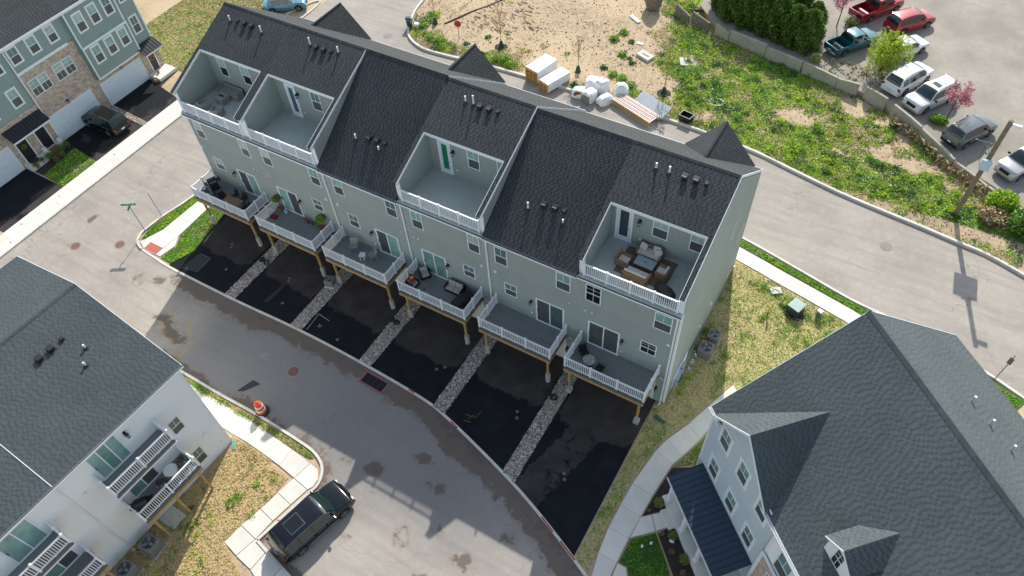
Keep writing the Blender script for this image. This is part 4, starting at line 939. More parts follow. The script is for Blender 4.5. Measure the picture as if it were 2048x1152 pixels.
# ------------------------------------------------------------------ white house bottom left (frame: x towards the alley, y inward)
BLO = (14.7, -15.16); BLR = R(87.08)
def BLw(x, y): c, s_ = math.cos(BLR), math.sin(BLR); return (BLO[0]+x*c-y*s_, BLO[1]+x*s_+y*c)
for k, (xa, xb) in enumerate(((-8.05, 0), (-16.1, -8.05))):
    Hh = E('white_house', BLw(xa, 0)+(0,), BLR, ['white townhouse facing the striped barrel, with two stacked decks on its back', 'white townhouse at the lower left corner of the photo, next to the white gable-end one'][k], 'house', 'white townhouses')
    W = xb-xa; zr = lambda y: 8.92+y*.288
    core = MB().extr([(.32,0),(14.4,0),(14.4,8.7),(7.4,10.85),(.32,8.72)], .05, W-.30 if k == 0 else W).build('wall', sid_white, Hh)
    lap(Hh, 0, W-.28 if k == 0 else W, .02, 8.75, .3, sid_white, .19)
    rf = MB().slab([(0,0,8.92),(W,0,8.92),(W,7.4,zr(7.4)),(0,7.4,zr(7.4))], .15).slab([(0,7.402,zr(7.4)),(W,7.402,zr(7.4)),(W,14.8,8.92),(0,14.8,8.92)], .15).build('roof', sh_dark, Hh)
    c_ = math.hypot(1, .288)
    shingles(rf, (0,0,8.92), (1,0,0), (0,1/c_,.288/c_), [(0,0),(W,0),(W,7.4*c_),(0,7.4*c_)], sh_dark, seed=3+k)
    shingles(rf, (W,14.8,8.92), (-1,0,0), (0,-1/c_,.288/c_), [(0,0),(W,0),(W,7.4*c_),(0,7.4*c_)], sh_dark, seed=13+k)
    rc = MB()
    for q in range(int(W/.25)):
        a = q*.25; rc.slab([(a,7.25,zr(7.25)+.03),(a+.28,7.25,zr(7.25)+.022),(a+.28,7.4,zr(7.4)+.034),(a,7.4,zr(7.4)+.04)], .02); rc.slab([(a,7.4,zr(7.4)+.04),(a+.28,7.4,zr(7.4)+.034),(a+.28,7.55,zr(7.25)+.022),(a,7.55,zr(7.25)+.03)], .02)
    rc.build('ridge_cap', sh_dark, rf, shade=list(np.repeat(rng.uniform(.0, .4, len(rc.f)//6), 6)))
    MB().box((0,-.14,8.80),(W,-.125,8.91)).box((0,-.125,8.80),(W,-.005,8.815)).box((0,-.004,8.72),(W,.02,8.90)).box((0,.02,8.70),(W,.3,8.73)).build('gutter', vinyl, Hh)
    MB().box((0,-.124,8.816),(W,-.006,8.84)).build('gutter_channel', blackp, Hh)
    if k == 0:
        MB().box((W-.32,.27,.02),(W-.20,.285,8.75)).build('corner_board', trimw, Hh)
        q = MB(); a = W+.01
        for P in ([(a,-.02,8.72),(a,7.4,zr(7.4)-.18),(a,7.4,zr(7.4)+.02),(a,-.02,8.92)], [(a,7.4,zr(7.4)-.18),(a,14.8,8.72),(a,14.8,8.93),(a,7.4,zr(7.4)+.02)]):
            q.add(P+[(p[0]-.03,p[1],p[2]) for p in P], [(0,1,2,3),(7,6,5,4),(0,4,5,1),(1,5,6,2),(2,6,7,3),(3,7,4,0)])
        q.build('rake_board', trimw, Hh)
        window(Hh, W-2.46, W-1.72, 4.55, 5.82, .29); window(Hh, W-2.5, W-1.82, .85, 2.3, .29)
        MB().box((W-1.35,.2,2.66),(W-1.2,.3,2.8)).box((W-1.05,.2,2.6),(W-.98,.3,2.72)).build('flood_light', vinyl, Hh)
        b = MB(); b.ob((W-.35,.02,.06), (.18,.75,.07), (0,0,R(-35))); b.build('splash_block', mat('splash_green', '#5f9f8c', .6, .1), Hh)
        round_vent(Hh, W-.75, .9, .29)
        dv = MB().slab([(-.018,.0,8.95),(.018,.0,8.95),(.018,7.4,zr(7.4)+.03),(-.018,7.4,zr(7.4)+.03)], .03); dv.build('divider_flashing', trimw, Hh)
    else: downspout(Hh, W-.04, .29, .02, 8.75)
    sx = 1.65-.05*k if k == 0 else 1.2
    sx = (-6.35-xa) if k == 0 else (-10.45-2.2-xa+.6)
    if k == 0:
        slider(Hh, W-6.4, W-4.55, 6.18, 8.42, .29, n=3, left=upane, right=cpane); slider(Hh, W-6.1, W-4.3, 3.12, 5.3, .29, left=cpane, right=lpane)
        sconce(Hh, W-4.2, 7.7, .29, 1.3); outlet(Hh, W-4.1, 6.8, .29); vent_cap(Hh, W-7.45, 6.5, .29, .22)
        dx0, dx1 = W-6.62, W-2.85
    else:
        slider(Hh, 4.6, 6.4, 6.18, 8.42, .29, n=2, left=upane, right=upane); slider(Hh, 4.6, 6.4, 3.12, 5.3, .29, left=cpane, right=lpane)
        vent_cap(Hh, W-1.0, 6.6, .29, .2); dx0, dx1 = 3.3, W-1.35
        sconce(Hh, 4.2, 7.7, .29, 1.2)
    o = BLw(xa+dx0, .28)
    deck(o, BLR, dx1-dx0, 1.28, 6.12, ['upper balcony on the back of the white house beside the yard', 'upper balcony of the white house at the photo\'s lower left corner'][k], nf=2, supports=False, group='white house balconies')
    o = BLw(xa+dx0, .28)
    deck(o, BLR, dx1-dx0+.05, 1.55, 3.06, ['lower deck of the white house with bistro chairs and a grill, on timber posts', 'lower deck of the white house at the photo\'s lower left corner'][k], nf=2, pier='round', ptop=.05, group='white house lower decks')
# ------------------------------------------------------------------ left houses (frame: x = world y, y = -(world x + 19.6))
LH = [(-7.1,-1.25),(-1.25,4.3),(4.3,11.1)]
LLAB = ['green and brick townhouse at the left photo edge, sharing a black porch roof', 'brick-fronted townhouse with the dark SUV parked before its garage', 'green townhouse with a boarded bay of six windows over its garage']
for k, (xa, xb) in enumerate(LH):
    Hh = E('left_house', (-19.6, xa, 0), R(90), LLAB[k], 'house', 'green and brick townhouses'); W = xb-xa; X = lambda v: v-xa
    MB().extr([(.03,0),(11,0),(11,9.3),(.03,9.3)], .0, W-.002).build('wall', sid_teal, Hh)
    MB().slab([(-.0,-.35,9.55),(W,-.35,9.55),(W,6.5,12.9),(0,6.5,12.9)], .15).slab([(0,6.502,12.9),(W,6.502,12.9),(W,13,9.6),(0,13,9.6)], .15).build('roof', sh_blue, Hh)
    c_ = math.hypot(1, .489); shingles(Hh, (0,-.35,9.55), (1,0,0), (0,1/c_,.489/c_), [(0,0),(W,0),(W,6.85*c_),(0,6.85*c_)], sh_main, seed=33+k)
    MB().box((0,-.47,9.42),(W,-.455,9.55)).box((0,-.455,9.42),(W,-.36,9.435)).box((0,-.358,9.28),(W,-.33,9.54)).box((0,-.33,9.28),(W,-.001,9.31)).build('gutter', vinyl, Hh)
    z0 = 7.1 if k == 1 else 2.9
    if k == 1:
        MB().box((-.0,-.07,.0),(W,.0-.0,7.0)).build('brick_wall', brickm, Hh); lap(Hh, 0, W, 7.05, 9.3, 0, sid_teal)
        MB().box((0,-.12,6.86),(W-.5,-.0,7.08)).build('cornice', trimw, Hh)
        window(Hh, X(-1.0), X(.02), 7.62, 9.15, -.016, trim=.09, m=trimw); window(Hh, X(.75), X(1.75), 7.58, 9.12, -.016, trim=.09, m=trimw); window(Hh, X(2.55), X(3.5), 7.55, 9.1, -.016, trim=.09, m=trimw)
        for a, c in ((-.9,-.02),(.0,.88),(1.5,2.42),(2.46,3.38)): window(Hh, X(a), X(c), 4.65, 6.1, -.085, grid='c', lo=lpane)
        garage(Hh, X(-1.0), X(3.35), .03, 2.5, -.08, garm)
        sconce(Hh, X(1.15), 2.85, -.08, 1.1); downspout(Hh, .06, -.08, .02, 9.3)
    elif k == 2:
        MB().box((0,-.07,0),(W,0,2.88)).build('brick_wall', brickm, Hh); lap(Hh, 0, W, 2.9, 9.3, 0, sid_teal)
        # the two-storey boarded bay
        b0, b1 = X(4.5), X(9.3)
        bay = MB().box((b0,-.42,2.98),(b1,-.001,6.0)).box((b0,-.32,6.0),(b1,-.001,9.28)).build('bay', sid_teal, Hh)
        bt = MB()
        for q in range(int((b1-b0)/.3)+1): bt.box((b0+q*.3-.012,-.438,3.1),(b0+q*.3+.012,-.42,5.95)); bt.box((b0+q*.3-.012,-.338,6.1),(b0+q*.3+.012,-.32,9.2))
        bt.build('batten', sid_teal, bay)
        MB().box((b0-.02,-.45,2.9),(b1+.02,-.40,3.05)).box((b0-.02,-.45,3.05),(b0+.1,-.40,5.9)).box((b1-.1,-.45,3.05),(b1+.02,-.40,5.9)).box((b0-.02,-.46,5.9),(b1+.02,-.30,6.08)).box((b0-.02,-.35,6.08),(b0+.1,-.30,9.28)).box((b1-.1,-.35,6.08),(b1+.02,-.30,9.28)).build('bay_trim', trimw, bay)
        for a in (5.05, 6.5, 7.95): window(Hh, X(a), X(a+.98), 7.15, 8.92, -.33, trim=.09, m=trimw); window(Hh, X(a), X(a+.98), 4.15, 5.85, -.43, trim=.09, m=trimw)
        window(Hh, X(9.75), X(10.7), 4.2, 5.95, -.016, trim=.09, m=trimw); window(Hh, X(9.75), X(10.7), 7.3, 8.9, -.016, trim=.09, m=trimw)
        garage(Hh, X(4.5), X(8.95), .03, 2.3, -.08, garm); sconce(Hh, X(6.9), 2.65, -.08, 1.1)
        MB().box((W-.1,-.08,2.9),(W+.02,-.0,9.3)).build('corner_board', trimw, Hh)
        p = MB().slab([(X(9.1),-1.15,2.75),(X(11.1),-1.15,2.75),(X(11.1),-.08,3.35),(X(9.1),-.08,3.35)], .06).build('porch_roof', blk_roof, Hh)
        sm_ = MB()
        for q in range(7):
            a = X(9.1)+q*2.0/6; sm_.slab([(a-.015,-1.16,2.785),(a+.015,-1.16,2.785),(a+.015,-.08,3.39),(a-.015,-.08,3.39)], .03)
        sm_.build('seam', blk_roof, p); MB().box((X(9.1),-1.17,2.6),(X(11.1),-1.13,2.72)).build('porch_fascia', trimw, p)
        dr = MB().box((X(9.72),-.10,.38),(X(9.82),-.07,2.4)).box((X(10.5),-.10,.38),(X(10.6),-.07,2.4)).box((X(9.82),-.098,2.3),(X(10.5),-.07,2.4)).build('door_trim', trimw, Hh)
        MB().box((X(9.82),-.09,.38),(X(10.5),-.072,2.3)).build('entry_door', mat('door_black', '#22252a', .4, .1), dr)
        MB().lathe([(.14,0),(.24,0),(.24,.05),(.14,.05)], (X(10.16),-.09,1.6), 14, axis='y', cap=False).build('wreath', mat('wreath_red', '#b4694f', .9, .3, 20), Hh)
        MB().box((X(9.1),-1.55,-.02),(X(11.15),-.09,.34)).build('porch_slab', slabm, Hh)
    else:
        MB().box((0,-.07,0),(W,0,4.2)).build('brick_wall', brickm, Hh); lap(Hh, 0, W, 4.22, 9.3, 0, sid_teal)
        window(Hh, X(-2.85), X(-1.85), 4.7, 6.4, -.016, trim=.09, m=trimw); window(Hh, X(-5.2), X(-4.2), 4.7, 6.4, -.016, trim=.09, m=trimw); window(Hh, X(-2.7), X(-1.75), 7.6, 9.15, -.016, trim=.09, m=trimw); window(Hh, X(-4.9), X(-4.0), 7.6, 9.15, -.016, trim=.09, m=trimw)
        garage(Hh, X(-9.6), X(-5.2), .03, 2.5, -.08, garm)
        p = MB().slab([(X(-4.95),-1.1,3.1),(X(-1.35),-1.1,3.1),(X(-1.35),-.08,3.75),(X(-4.95),-.08,3.75)], .06).build('porch_roof', blk_roof, Hh); sm_ = MB()
        for q in range(13):
            a = X(-4.95)+q*3.6/12; sm_.slab([(a-.015,-1.11,3.135),(a+.015,-1.11,3.135),(a+.015,-.08,3.79),(a-.015,-.08,3.79)], .03)
        sm_.build('seam', blk_roof, p); MB().box((X(-4.95),-1.12,2.92),(X(-1.35),-1.08,3.06)).build('porch_fascia', trimw, p)
        for a in (-4.55, -2.72):
            d = MB().box((X(a)-.1,-.11,.38),(X(a),-.07,2.9)).box((X(a)+.92,-.11,.38),(X(a)+1.02,-.07,2.9)).box((X(a),-.108,2.8),(X(a)+.92,-.07,2.9)).build('door_trim', trimw, Hh)
            MB().box((X(a),-.09,.38),(X(a)+.92,-.072,2.8)).box((X(a)+.12,-.095,2.35),(X(a)+.8,-.09,2.65)).build('entry_door', mat('door_black', '#22252a', .4, .1), d)
            MB().box((X(a)+.1,-.1,2.32),(X(a)+.44,-.092,2.68)).box((X(a)+.48,-.1,2.32),(X(a)+.82,-.092,2.68)).build('door_light_frame', trimw, d)
            MB().box((X(a)+.14,-.104,2.37),(X(a)+.4,-.1,2.63)).box((X(a)+.52,-.104,2.37),(X(a)+.78,-.1,2.63)).build('door_light', dpane, d)
        MB().lathe([(.1,0),(.24,0),(.24,.07),(.1,.07)], (X(-4.1),-.09,1.75), 14, axis='y', cap=False).build('wreath', g_olive, Hh)
        MB().prism([(X(-4.95),-.08),(X(-1.3),-.08),(X(-1.15),-1.0),(X(-4.9),-1.15)], -.02, .36).build('porch_slab', slabm, Hh)
# ------------------------------------------------------------------ corner house bottom right (frame: x along facade, y inward)
BRO = Vector((39.82, -3.95)); BRR = math.atan2(-.690, .7236)
def BRw(x, y): c, s_ = math.cos(BRR), math.sin(BRR); return (BRO.x+x*c-y*s_, BRO.y+x*s_+y*c)
Hh = E('corner_house', (BRO.x,BRO.y,0), BRR, 'pale blue-grey house with big slate shingle roof and navy metal porch roof at lower right', 'house')
n0, nr, ze, zr_ = .31, 7.24, 8.25, 13.35; k_ = (zr_-ze)/(nr-n0); LW = 17.
rz_ = lambda n: ze+(n-n0)*k_
fy = .42
MB().extr([(fy+.02,0),(13.9,0),(13.9,8.05),(nr,zr_-.3),(fy+.02,8.0)], .12, LW-.1).build('wall', sid_blue, Hh)
lap(Hh, .1, 6.4, .02, 8.15, fy, sid_blue, .16)
rf = MB().slab([(-.1,.62,rz_(.62)),(LW,.62,rz_(.62)),(LW,nr,zr_),(-.1,nr,zr_)], .16)
for xa, xb in ((-.1,.85),(5.45,LW)): rf.slab([(xa,n0-.06,rz_(n0-.06)),(xb,n0-.06,rz_(n0-.06)),(xb,.619,rz_(.619)),(xa,.619,rz_(.619))], .16)
rf = rf.slab([(-.1,nr+.002,zr_),(LW,nr+.002,zr_),(LW,14.2,rz_(2*nr-14.2)),(-.1,14.2,rz_(2*nr-14.2))], .16).build('roof', sh_blue, Hh)
c_ = math.hypot(1, k_)
shingles(rf, (-.1,.62,rz_(.62)), (1,0,0), (0,1/c_,k_/c_), [(0,0),(LW+.1,0),(LW+.1,(nr-.62)*c_),(0,(nr-.62)*c_)], sh_blue, seed=91)
for xa, xb in ((-.1,.85),(5.45,LW)): shingles(rf, (xa,n0-.06,rz_(n0-.06)), (1,0,0), (0,1/c_,k_/c_), [(0,0),(xb-xa,0),(xb-xa,.36*c_),(0,.36*c_)], sh_blue, seed=93)
shingles(rf, (LW,14.2,rz_(2*nr-14.2)), (-1,0,0), (0,-1/c_,k_/c_), [(0,0),(LW+.1,0),(LW+.1,(14.2-nr)*c_),(0,(14.2-nr)*c_)], sh_blue, seed=92)
rc = MB()
for q in range(int(LW/.25)):
    a = q*.25-.1; rc.slab([(a,nr-.16,zr_-.16*k_+.03),(a+.28,nr-.16,zr_-.16*k_+.022),(a+.28,nr,zr_+.034),(a,nr,zr_+.042)], .02); rc.slab([(a,nr,zr_+.042),(a+.28,nr,zr_+.034),(a+.28,nr+.16,zr_-.16*k_+.022),(a,nr+.16,zr_-.16*k_+.03)], .02)
rc.build('ridge_cap', sh_blue, rf, shade=list(np.repeat(rng.uniform(.0, .5, len(rc.f)//6), 6)))
gb = MB()
for xa, xb in ((-.1,.95),(5.35,LW)): gb.box((xa,.11,ze-.16),(xb,.125,ze-.02)).box((xa,.125,ze-.16),(xb,.24,ze-.145)); gb.box((xa,.241,ze-.2),(xb,.26,ze-.03)); gb.box((xa,.26,ze-.2),(xb,fy,ze-.17))
gb.build('gutter', vinyl, Hh)
b = MB(); a = -.115
for P in ([(a,n0-.08,ze-.22),(a,nr,zr_-.17),(a,nr,zr_+.02),(a,n0-.08,ze-.04)], [(a,nr,zr_-.17),(a,14.22,rz_(2*nr-14.2)-.17),(a,14.22,rz_(2*nr-14.2)+.02),(a,nr,zr_+.02)]):
    b.add(P+[(p[0]+.03,p[1],p[2]) for p in P], [(3,2,1,0),(4,5,6,7),(1,5,4,0),(2,6,5,1),(3,7,6,2),(0,4,7,3)])
b.build('rake_board', trimw, Hh)
# cross gable over the facade
gx, gz, gh, zb0, yf = 3.06, 11.05, 2.6, 8.35, .12
yr = n0+(gz-ze)/k_; yl = n0+(zb0-ze)/k_; L_ = math.hypot(gh, gz-zb0)
g_ = MB().slab([(gx-gh,yf,zb0),(gx,yf,gz),(gx,yr,gz),(gx-gh,yl,zb0)], .1).slab([(gx,yf,gz),(gx+gh,yf,zb0),(gx+gh,yl,zb0),(gx,yr,gz)], .1).build('gable_roof', sh_blue, Hh)
shingles(g_, (gx-gh,yl,zb0), (0,-1,0), (gh/L_,0,(gz-zb0)/L_), [(0,0),(yl-yf,0),(yl-yf,L_),(yl-yr,L_)], sh_blue, seed=71)
shingles(g_, (gx+gh,yf,zb0), (0,1,0), (-gh/L_,0,(gz-zb0)/L_), [(0,0),(yl-yf,0),(yr-yf,L_),(0,L_)], sh_blue, seed=72)
lap(Hh, 0, 0, 8.15, gz-.1, fy, sid_blue, xr=lambda z: (gx-gh*(gz-z)/(gz-zb0)+.1, gx+gh*(gz-z)/(gz-zb0)-.1))
b = MB()
for s_ in (-1, 1):
    P = [(gx+s_*gh,yf-.02,zb0-.16),(gx,yf-.02,gz-.17),(gx,yf-.02,gz+.02),(gx+s_*gh,yf-.02,zb0+.02)]
    if s_ > 0: P = P[::-1]
    b.add(P+[(p[0],p[1]+.03,p[2]) for p in P], [(0,1,2,3),(7,6,5,4),(0,4,5,1),(1,5,6,2),(2,6,7,3),(3,7,4,0)])
b.build('gable_trim', trimw, Hh)
for a, z_ in ((.98,6.62),(2.84,6.62),(4.73,6.62),(.92,3.2),(2.86,3.2),(4.75,3.2)): window(Hh, a, a+1.1, z_, z_+1.8, fy-.01, trim=.13, up=cpane, m=trimw)
MB().box((.08,fy-.03,.02),(.2,fy-.012,8.15)).build('corner_board', trimw, Hh)
# porch
p = MB().slab([(.55,-1.65,2.48),(6.3,-1.65,2.48),(6.3,fy-.02,2.86),(.55,fy-.02,2.86)], .08).build('porch_roof', navy, Hh); sm_ = MB()
for q in range(18):
    a = .57+q*(5.71/17); sm_.slab([(a-.016,-1.66,2.52),(a+.016,-1.66,2.52),(a+.016,fy-.02,2.90),(a-.016,fy-.02,2.90)], .035)
sm_.build('seam', navy, p); MB().box((.55,-1.68,2.24),(6.3,-1.655,2.42)).box((.6,-1.6,2.1),(6.25,-1.4,2.38)).build('porch_beam', trimw, p)
MB().box((.75,-1.82,-.05),(6.4,fy-.02,.36)).build('porch_slab', slabm, Hh, bevel=.02)
MB().box((1.45,-2.2,-.05),(2.65,-1.825,.19)).build('step', slabm, Hh, bevel=.02)
for a in (1.1, 2.9, 4.65, 6.1): MB().box((a-.1,-1.62,.36),(a+.1,-1.42,2.1)).box((a-.14,-1.66,.36),(a+.14,-1.38,.5)).build('porch_column', trimw, Hh)
# brick bay and wing at the right of the facade
MB().box((6.65,.24,.02),(LW-.1,fy-.0,5.6)).build('brick_bay', brickm, Hh)
MB().box((6.65,.32,5.6),(LW-.1,fy+.0,8.02)).build('upper_bay', sid_white, Hh)
MB().box((6.55,.18,5.5),(LW-.1,.238,5.72)).box((6.50,.19,.02),(6.68,.245,5.5)).box((6.5,.29,5.72),(6.7,.33,8.02)).build('bay_trim', trimw, Hh)
for a in (7.25, 8.35, 11, 12.1): window(Hh, a, a+.98, 5.9, 7.75, .31, up=cpane, m=trimw)
for a in (7.3, 11): window(Hh, a, a+1.4, 3.0, 4.9, .23, up=cpane, m=trimw)
# dormers
def dormer(gx):
    z1, hw, zb0, yf = 10.92, .95, 10.15, 1.35; L_ = math.hypot(hw, z1-zb0); yr = n0+(z1-ze)/k_; yl = n0+(zb0-ze)/k_
    d = MB().slab([(gx-hw,yf,zb0),(gx,yf,z1),(gx,yr,z1),(gx-hw,yl,zb0)], .07).slab([(gx,yf,z1),(gx+hw,yf,zb0),(gx+hw,yl,zb0),(gx,yr,z1)], .07).build('dormer', sh_blue, Hh)
    shingles(d, (gx-hw,yl,zb0), (0,-1,0), (hw/L_,0,(z1-zb0)/L_), [(0,0),(yl-yf,0),(yl-yf,L_),(yl-yr,L_)], sh_blue, seed=int(gx*7))
    shingles(d, (gx+hw,yf,zb0), (0,1,0), (-hw/L_,0,(z1-zb0)/L_), [(0,0),(yl-yf,0),(yr-yf,L_),(0,L_)], sh_blue, seed=int(gx*9))
    w2 = hw-.18; fy2 = yf+.14; zb1 = rz_(fy2)+.0
    b = MB(); P = [(gx-w2,fy2,zb1),(gx+w2,fy2,zb1),(gx+w2,fy2,zb0+.06),(gx,fy2,z1-.1),(gx-w2,fy2,zb0+.06)]; b.add(P, [(0,1,2,3,4)]); b.build('dormer_face', trimw, d)
    b = MB()
    for s_ in (-1, 1): P = [(gx+s_*w2,fy2,zb1),(gx+s_*w2,yl,zb0),(gx+s_*w2,fy2,zb0+.05)]; b.add(P, [(0,1,2),(2,1,0)])
    b.build('dormer_cheek', sid_blue, d)
    b = MB()
    for s_ in (-1, 1):
        P = [(gx+s_*hw,yf-.015,zb0-.08),(gx,yf-.015,z1-.1),(gx,yf-.015,z1+.02),(gx+s_*hw,yf-.015,zb0+.02)]; P = P[::-1] if s_ > 0 else P
        b.add(P+[(q[0],q[1]+.025,q[2]) for q in P], [(0,1,2,3),(7,6,5,4),(0,4,5,1),(1,5,6,2),(2,6,7,3),(3,7,4,0)])
    b.build('dormer_trim', trimw, d)
    window(d, gx-.26, gx+.26, zb1+.12, z1-.42, fy2-.01, fwid=.03, up=dpane, lo=dpane, grid='c')
dormer(8.75); dormer(12.4)
for a, n_ in ((4.51,10.3),(5.73,10.32),(7.0,10.43)):
    z_ = zr_-(n_-nr)*k_; o = MB().cyl((a,n_,z_-.05), .06, .5, 10).build('vent_pipe', ventw, Hh)
# BL roof vents
h = [o for o in bpy.data.objects if o.name == 'white_house'][0]
def BLl(x, y): dx, dy = x-h.location.x, y-h.location.y; c, s_ = math.cos(BLR), math.sin(BLR); return dx*c+dy*s_, -dx*s_+dy*c
for (x, y), k in (((9.17,-17.5),'small'),((9.18,-18.2),'box'),((9.16,-18.9),'box'),((10.4,-17.2),'pipe'),((11.1,-17.9),'pipe')):
    a, c = BLl(x, y); plumbing(lambda y_: 8.92+y_*.288, a, c, .32, k, h, (0,0,0), .288)
# ------------------------------------------------------------------ things on decks and terraces
def grill(loc, rz, label, s=1., cover=False):
    r = E('gas_grill', loc, rz, label, 'grill')
    if cover: return r
    MB().box((-.32,-.22,.08),(.32,.22,.72)).build('cabinet', blackp, r, bevel=.02)
    MB().box((-.34,-.25,.72),(.34,.25,.82)).build('firebox', blackm, r, bevel=.02)
    MB().extr([(-.25,.82),(.25,.82),(.25,.95),(.12,1.10),(-.1,1.10),(-.25,.98)], -.34, .34).build('lid', blackm, r, bevel=.02)
    MB().box((-.25,-.30,.93),(.25,-.27,.955)).build('lid_handle', galv, r)
    MB().box((-.62,-.22,.80),(-.36,.22,.83)).build('side_shelf', blackm, r); MB().box((.36,-.22,.80),(.62,.22,.83)).build('side_shelf', blackm, r)
    for x in (-.28, .28): MB().lathe([(.07,-.02),(.07,.02)], (x,.18,.07), 12, axis='x').build('wheel', blackp, r)
    for x in (-.2, 0, .2): MB().cyl((x,-.25,.77), .02, .03, 8, axis='y').build('knob', galv, r)
    return r
def chair(name, loc, rz, label, m, group=None, cat='chair', wid=.5, legs=True):
    r = E(name, loc, rz, label, cat, group)
    MB().box((-wid/2,-.24,.42),(wid/2,.24,.46)).build('seat', m, r, bevel=.02)
    b = MB(); b.ob((0,.27,.66), (wid,.035,.46), (R(-14),0,0)); b.build('backrest', m, r, bevel=.015)
    for s_ in (-1, 1):
        MB().tube([(s_*wid/2,-.24,.64),(s_*wid/2,.22,.66)], .016, 6).tube([(s_*wid/2,-.23,.0),(s_*wid/2,-.24,.64)], .014, 6).build('armrest', m, r)
        MB().tube([(s_*wid/2,.22,.0),(s_*wid/2,.22,.66)], .014, 6).build('leg', m, r)
    return r
def table(name, loc, rz, label, L, Wd, h, top, leg, slats=0, round_=0, cat='table'):
    r = E(name, loc, rz, label, cat)
    if round_: MB().lathe([(round_,h-.03),(round_,h)], (0,0,0), 28).build('table_top', top, r); MB().lathe([(.03,0),(.03,h-.03)], (0,0,0), 8).lathe([(round_*.6,0),(round_*.55,.03)], (0,0,0), 14).build('pedestal', leg, r)
    else:
        if slats:
            for k in range(slats): MB().box((-L/2,-Wd/2+Wd*k/slats+.004,h-.03),(L/2,-Wd/2+Wd*(k+1)/slats-.004,h)).build('slat', top, r)
        else: MB().box((-L/2,-Wd/2,h-.04),(L/2,Wd/2,h)).build('table_top', top, r, bevel=.01)
        for sx in (-1, 1):
            for sy in (-1, 1): MB().box((sx*(L/2-.07)-.03,sy*(Wd/2-.07)-.03,0),(sx*(L/2-.07)+.03,sy*(Wd/2-.07)+.03,h-.035)).build('leg', leg, r)
    return r
dz = 3.06
grill((.42,-.95,dz), R(65), 'black gas grill on the leftmost deck beside the railing')
tb_ = table('side_table', (.08,-1.62,dz), R(10), 'small pale blue side table left of the black grill', .42, .34, .6, mat('pale_blue', '#9db4c4', .5, .05), blackm)
table('dining_table', (3.2,-1.75,dz), R(3), 'slatted brown wooden dining table on the leftmost deck', 1.5, .78, .74, teak, blackm, slats=7)
for k, (x, y, a, l) in enumerate(((2.65,-1.05,-10,'black chair at the wall side of the wooden dining table, left one'),(3.5,-1.02,5,'black chair at the wall side of the wooden dining table, right one'),(4.25,-1.55,-85,'black chair at the right end of the wooden dining table'),(2.1,-1.6,80,'black chair at the left end of the wooden dining table'))):
    chair('patio_chair', (x,y,dz), R(a), l, blackp, 'black chairs round the wooden table')
b = MB(); b.ob((1.35,-1.65,.22), (.75,.55,.4), (0,0,.2)); o = b.build('storage_bench', blackp, None, loc=(0,0,dz), bevel=.04, label='dark low bench box between the grill and the wooden table', cat='bench')
# potted trees on deck 2
def topiary(loc, h, r_, leafmat, label, n=650, potc=terra):
    r = E('potted_tree', loc, 0, label, 'potted tree')
    MB().lathe([(.14,0),(.2,.30),(.22,.30),(.22,.35),(.17,.35),(.17,.28)], (0,0,0), 16).build('pot', potc, r)
    MB().tube([(0,0,.25),(.02,.01,h-.1)], .02, 6).build('stem', trunkm, r)
    P = rng.normal(size=(n,3)); P /= np.linalg.norm(P, axis=1)[:,None]; P *= (r_*rng.uniform(.35, 1.05, n)**.6)[:,None]; P[:,2] *= .75; P[:,2] += h
    quads('crown', leafq(P, .065, 1.8), leafmat, r, shade=rng.random(n)); return r
topiary((6.42,-.33,dz), 1.25, .33, g_olive, 'olive potted tree in a terracotta pot at the left of the patio door')
topiary((10.55,-.36,dz), 1.2, .36, g_mid, 'green round-headed potted tree near the deck corner and downspout', 800)
MB().lathe([(.11,0),(.15,.28),(.155,.28),(.14,.26),(.1,.03)], (6.9,-.3,dz), 16).build('bucket', mat('pale_bucket', '#b9d3e0', .4, .04), None, label='pale blue plastic bucket beside the terracotta pot', cat='bucket')
b = MB(); b.ob((6.42,-1.1,dz+.06), (.52,.36,.1), (0,0,.15)); b.ob((6.45,-1.1,dz+.14), (.46,.3,.06), (0,0,.2)); b.build('folded_mat', mat('crimson', '#7d1030', .9, .15, 8), None, bevel=.03, label='crimson folded mat lying by the left deck railing', cat='mat')
for x, y, s, l in ((8.78,-.3,1,'small leafy plant in a brown pot right of the patio door'),(9.05,-.33,.7,'dark little pot second from the patio door'),(9.45,-.3,.6,'tan little bowl pot along the house wall'),(10.15,-.42,1.1,'rust-coloured pot in the deck corner under the round tree')):
    r = E('flower_pot', (x,y,dz), 0, l, 'flower pot', 'small pots along the wall'); MB().lathe([(.08*s,0),(.12*s,.2*s),(.10*s,.2*s),(.08*s,.12*s)], (0,0,0), 12).build('pot', terra if s > .9 else blackp, r)
    n = 60; P = rng.normal(size=(n,3))*.07*s; P[:,2] = np.abs(P[:,2])*1.5+.22*s; quads('plant', leafq(P, .05, 2), g_brown if s < .9 else g_olive, r, shade=rng.random(n))
# deck 3
chair('wicker_chair', (13.65,-.8,dz), R(25), 'grey wicker armchair left of the small white table', wick, 'wicker chairs on the third deck', wid=.56)
chair('wicker_chair', (15.3,-.85,dz), R(-35), 'grey wicker armchair right of the small white table', wick, 'wicker chairs on the third deck', wid=.56)
table('side_table', (14.68,-1.18,dz), R(20), 'small white slatted side table between two wicker chairs', .42, .42, .45, vinyl, vinyl, slats=4)
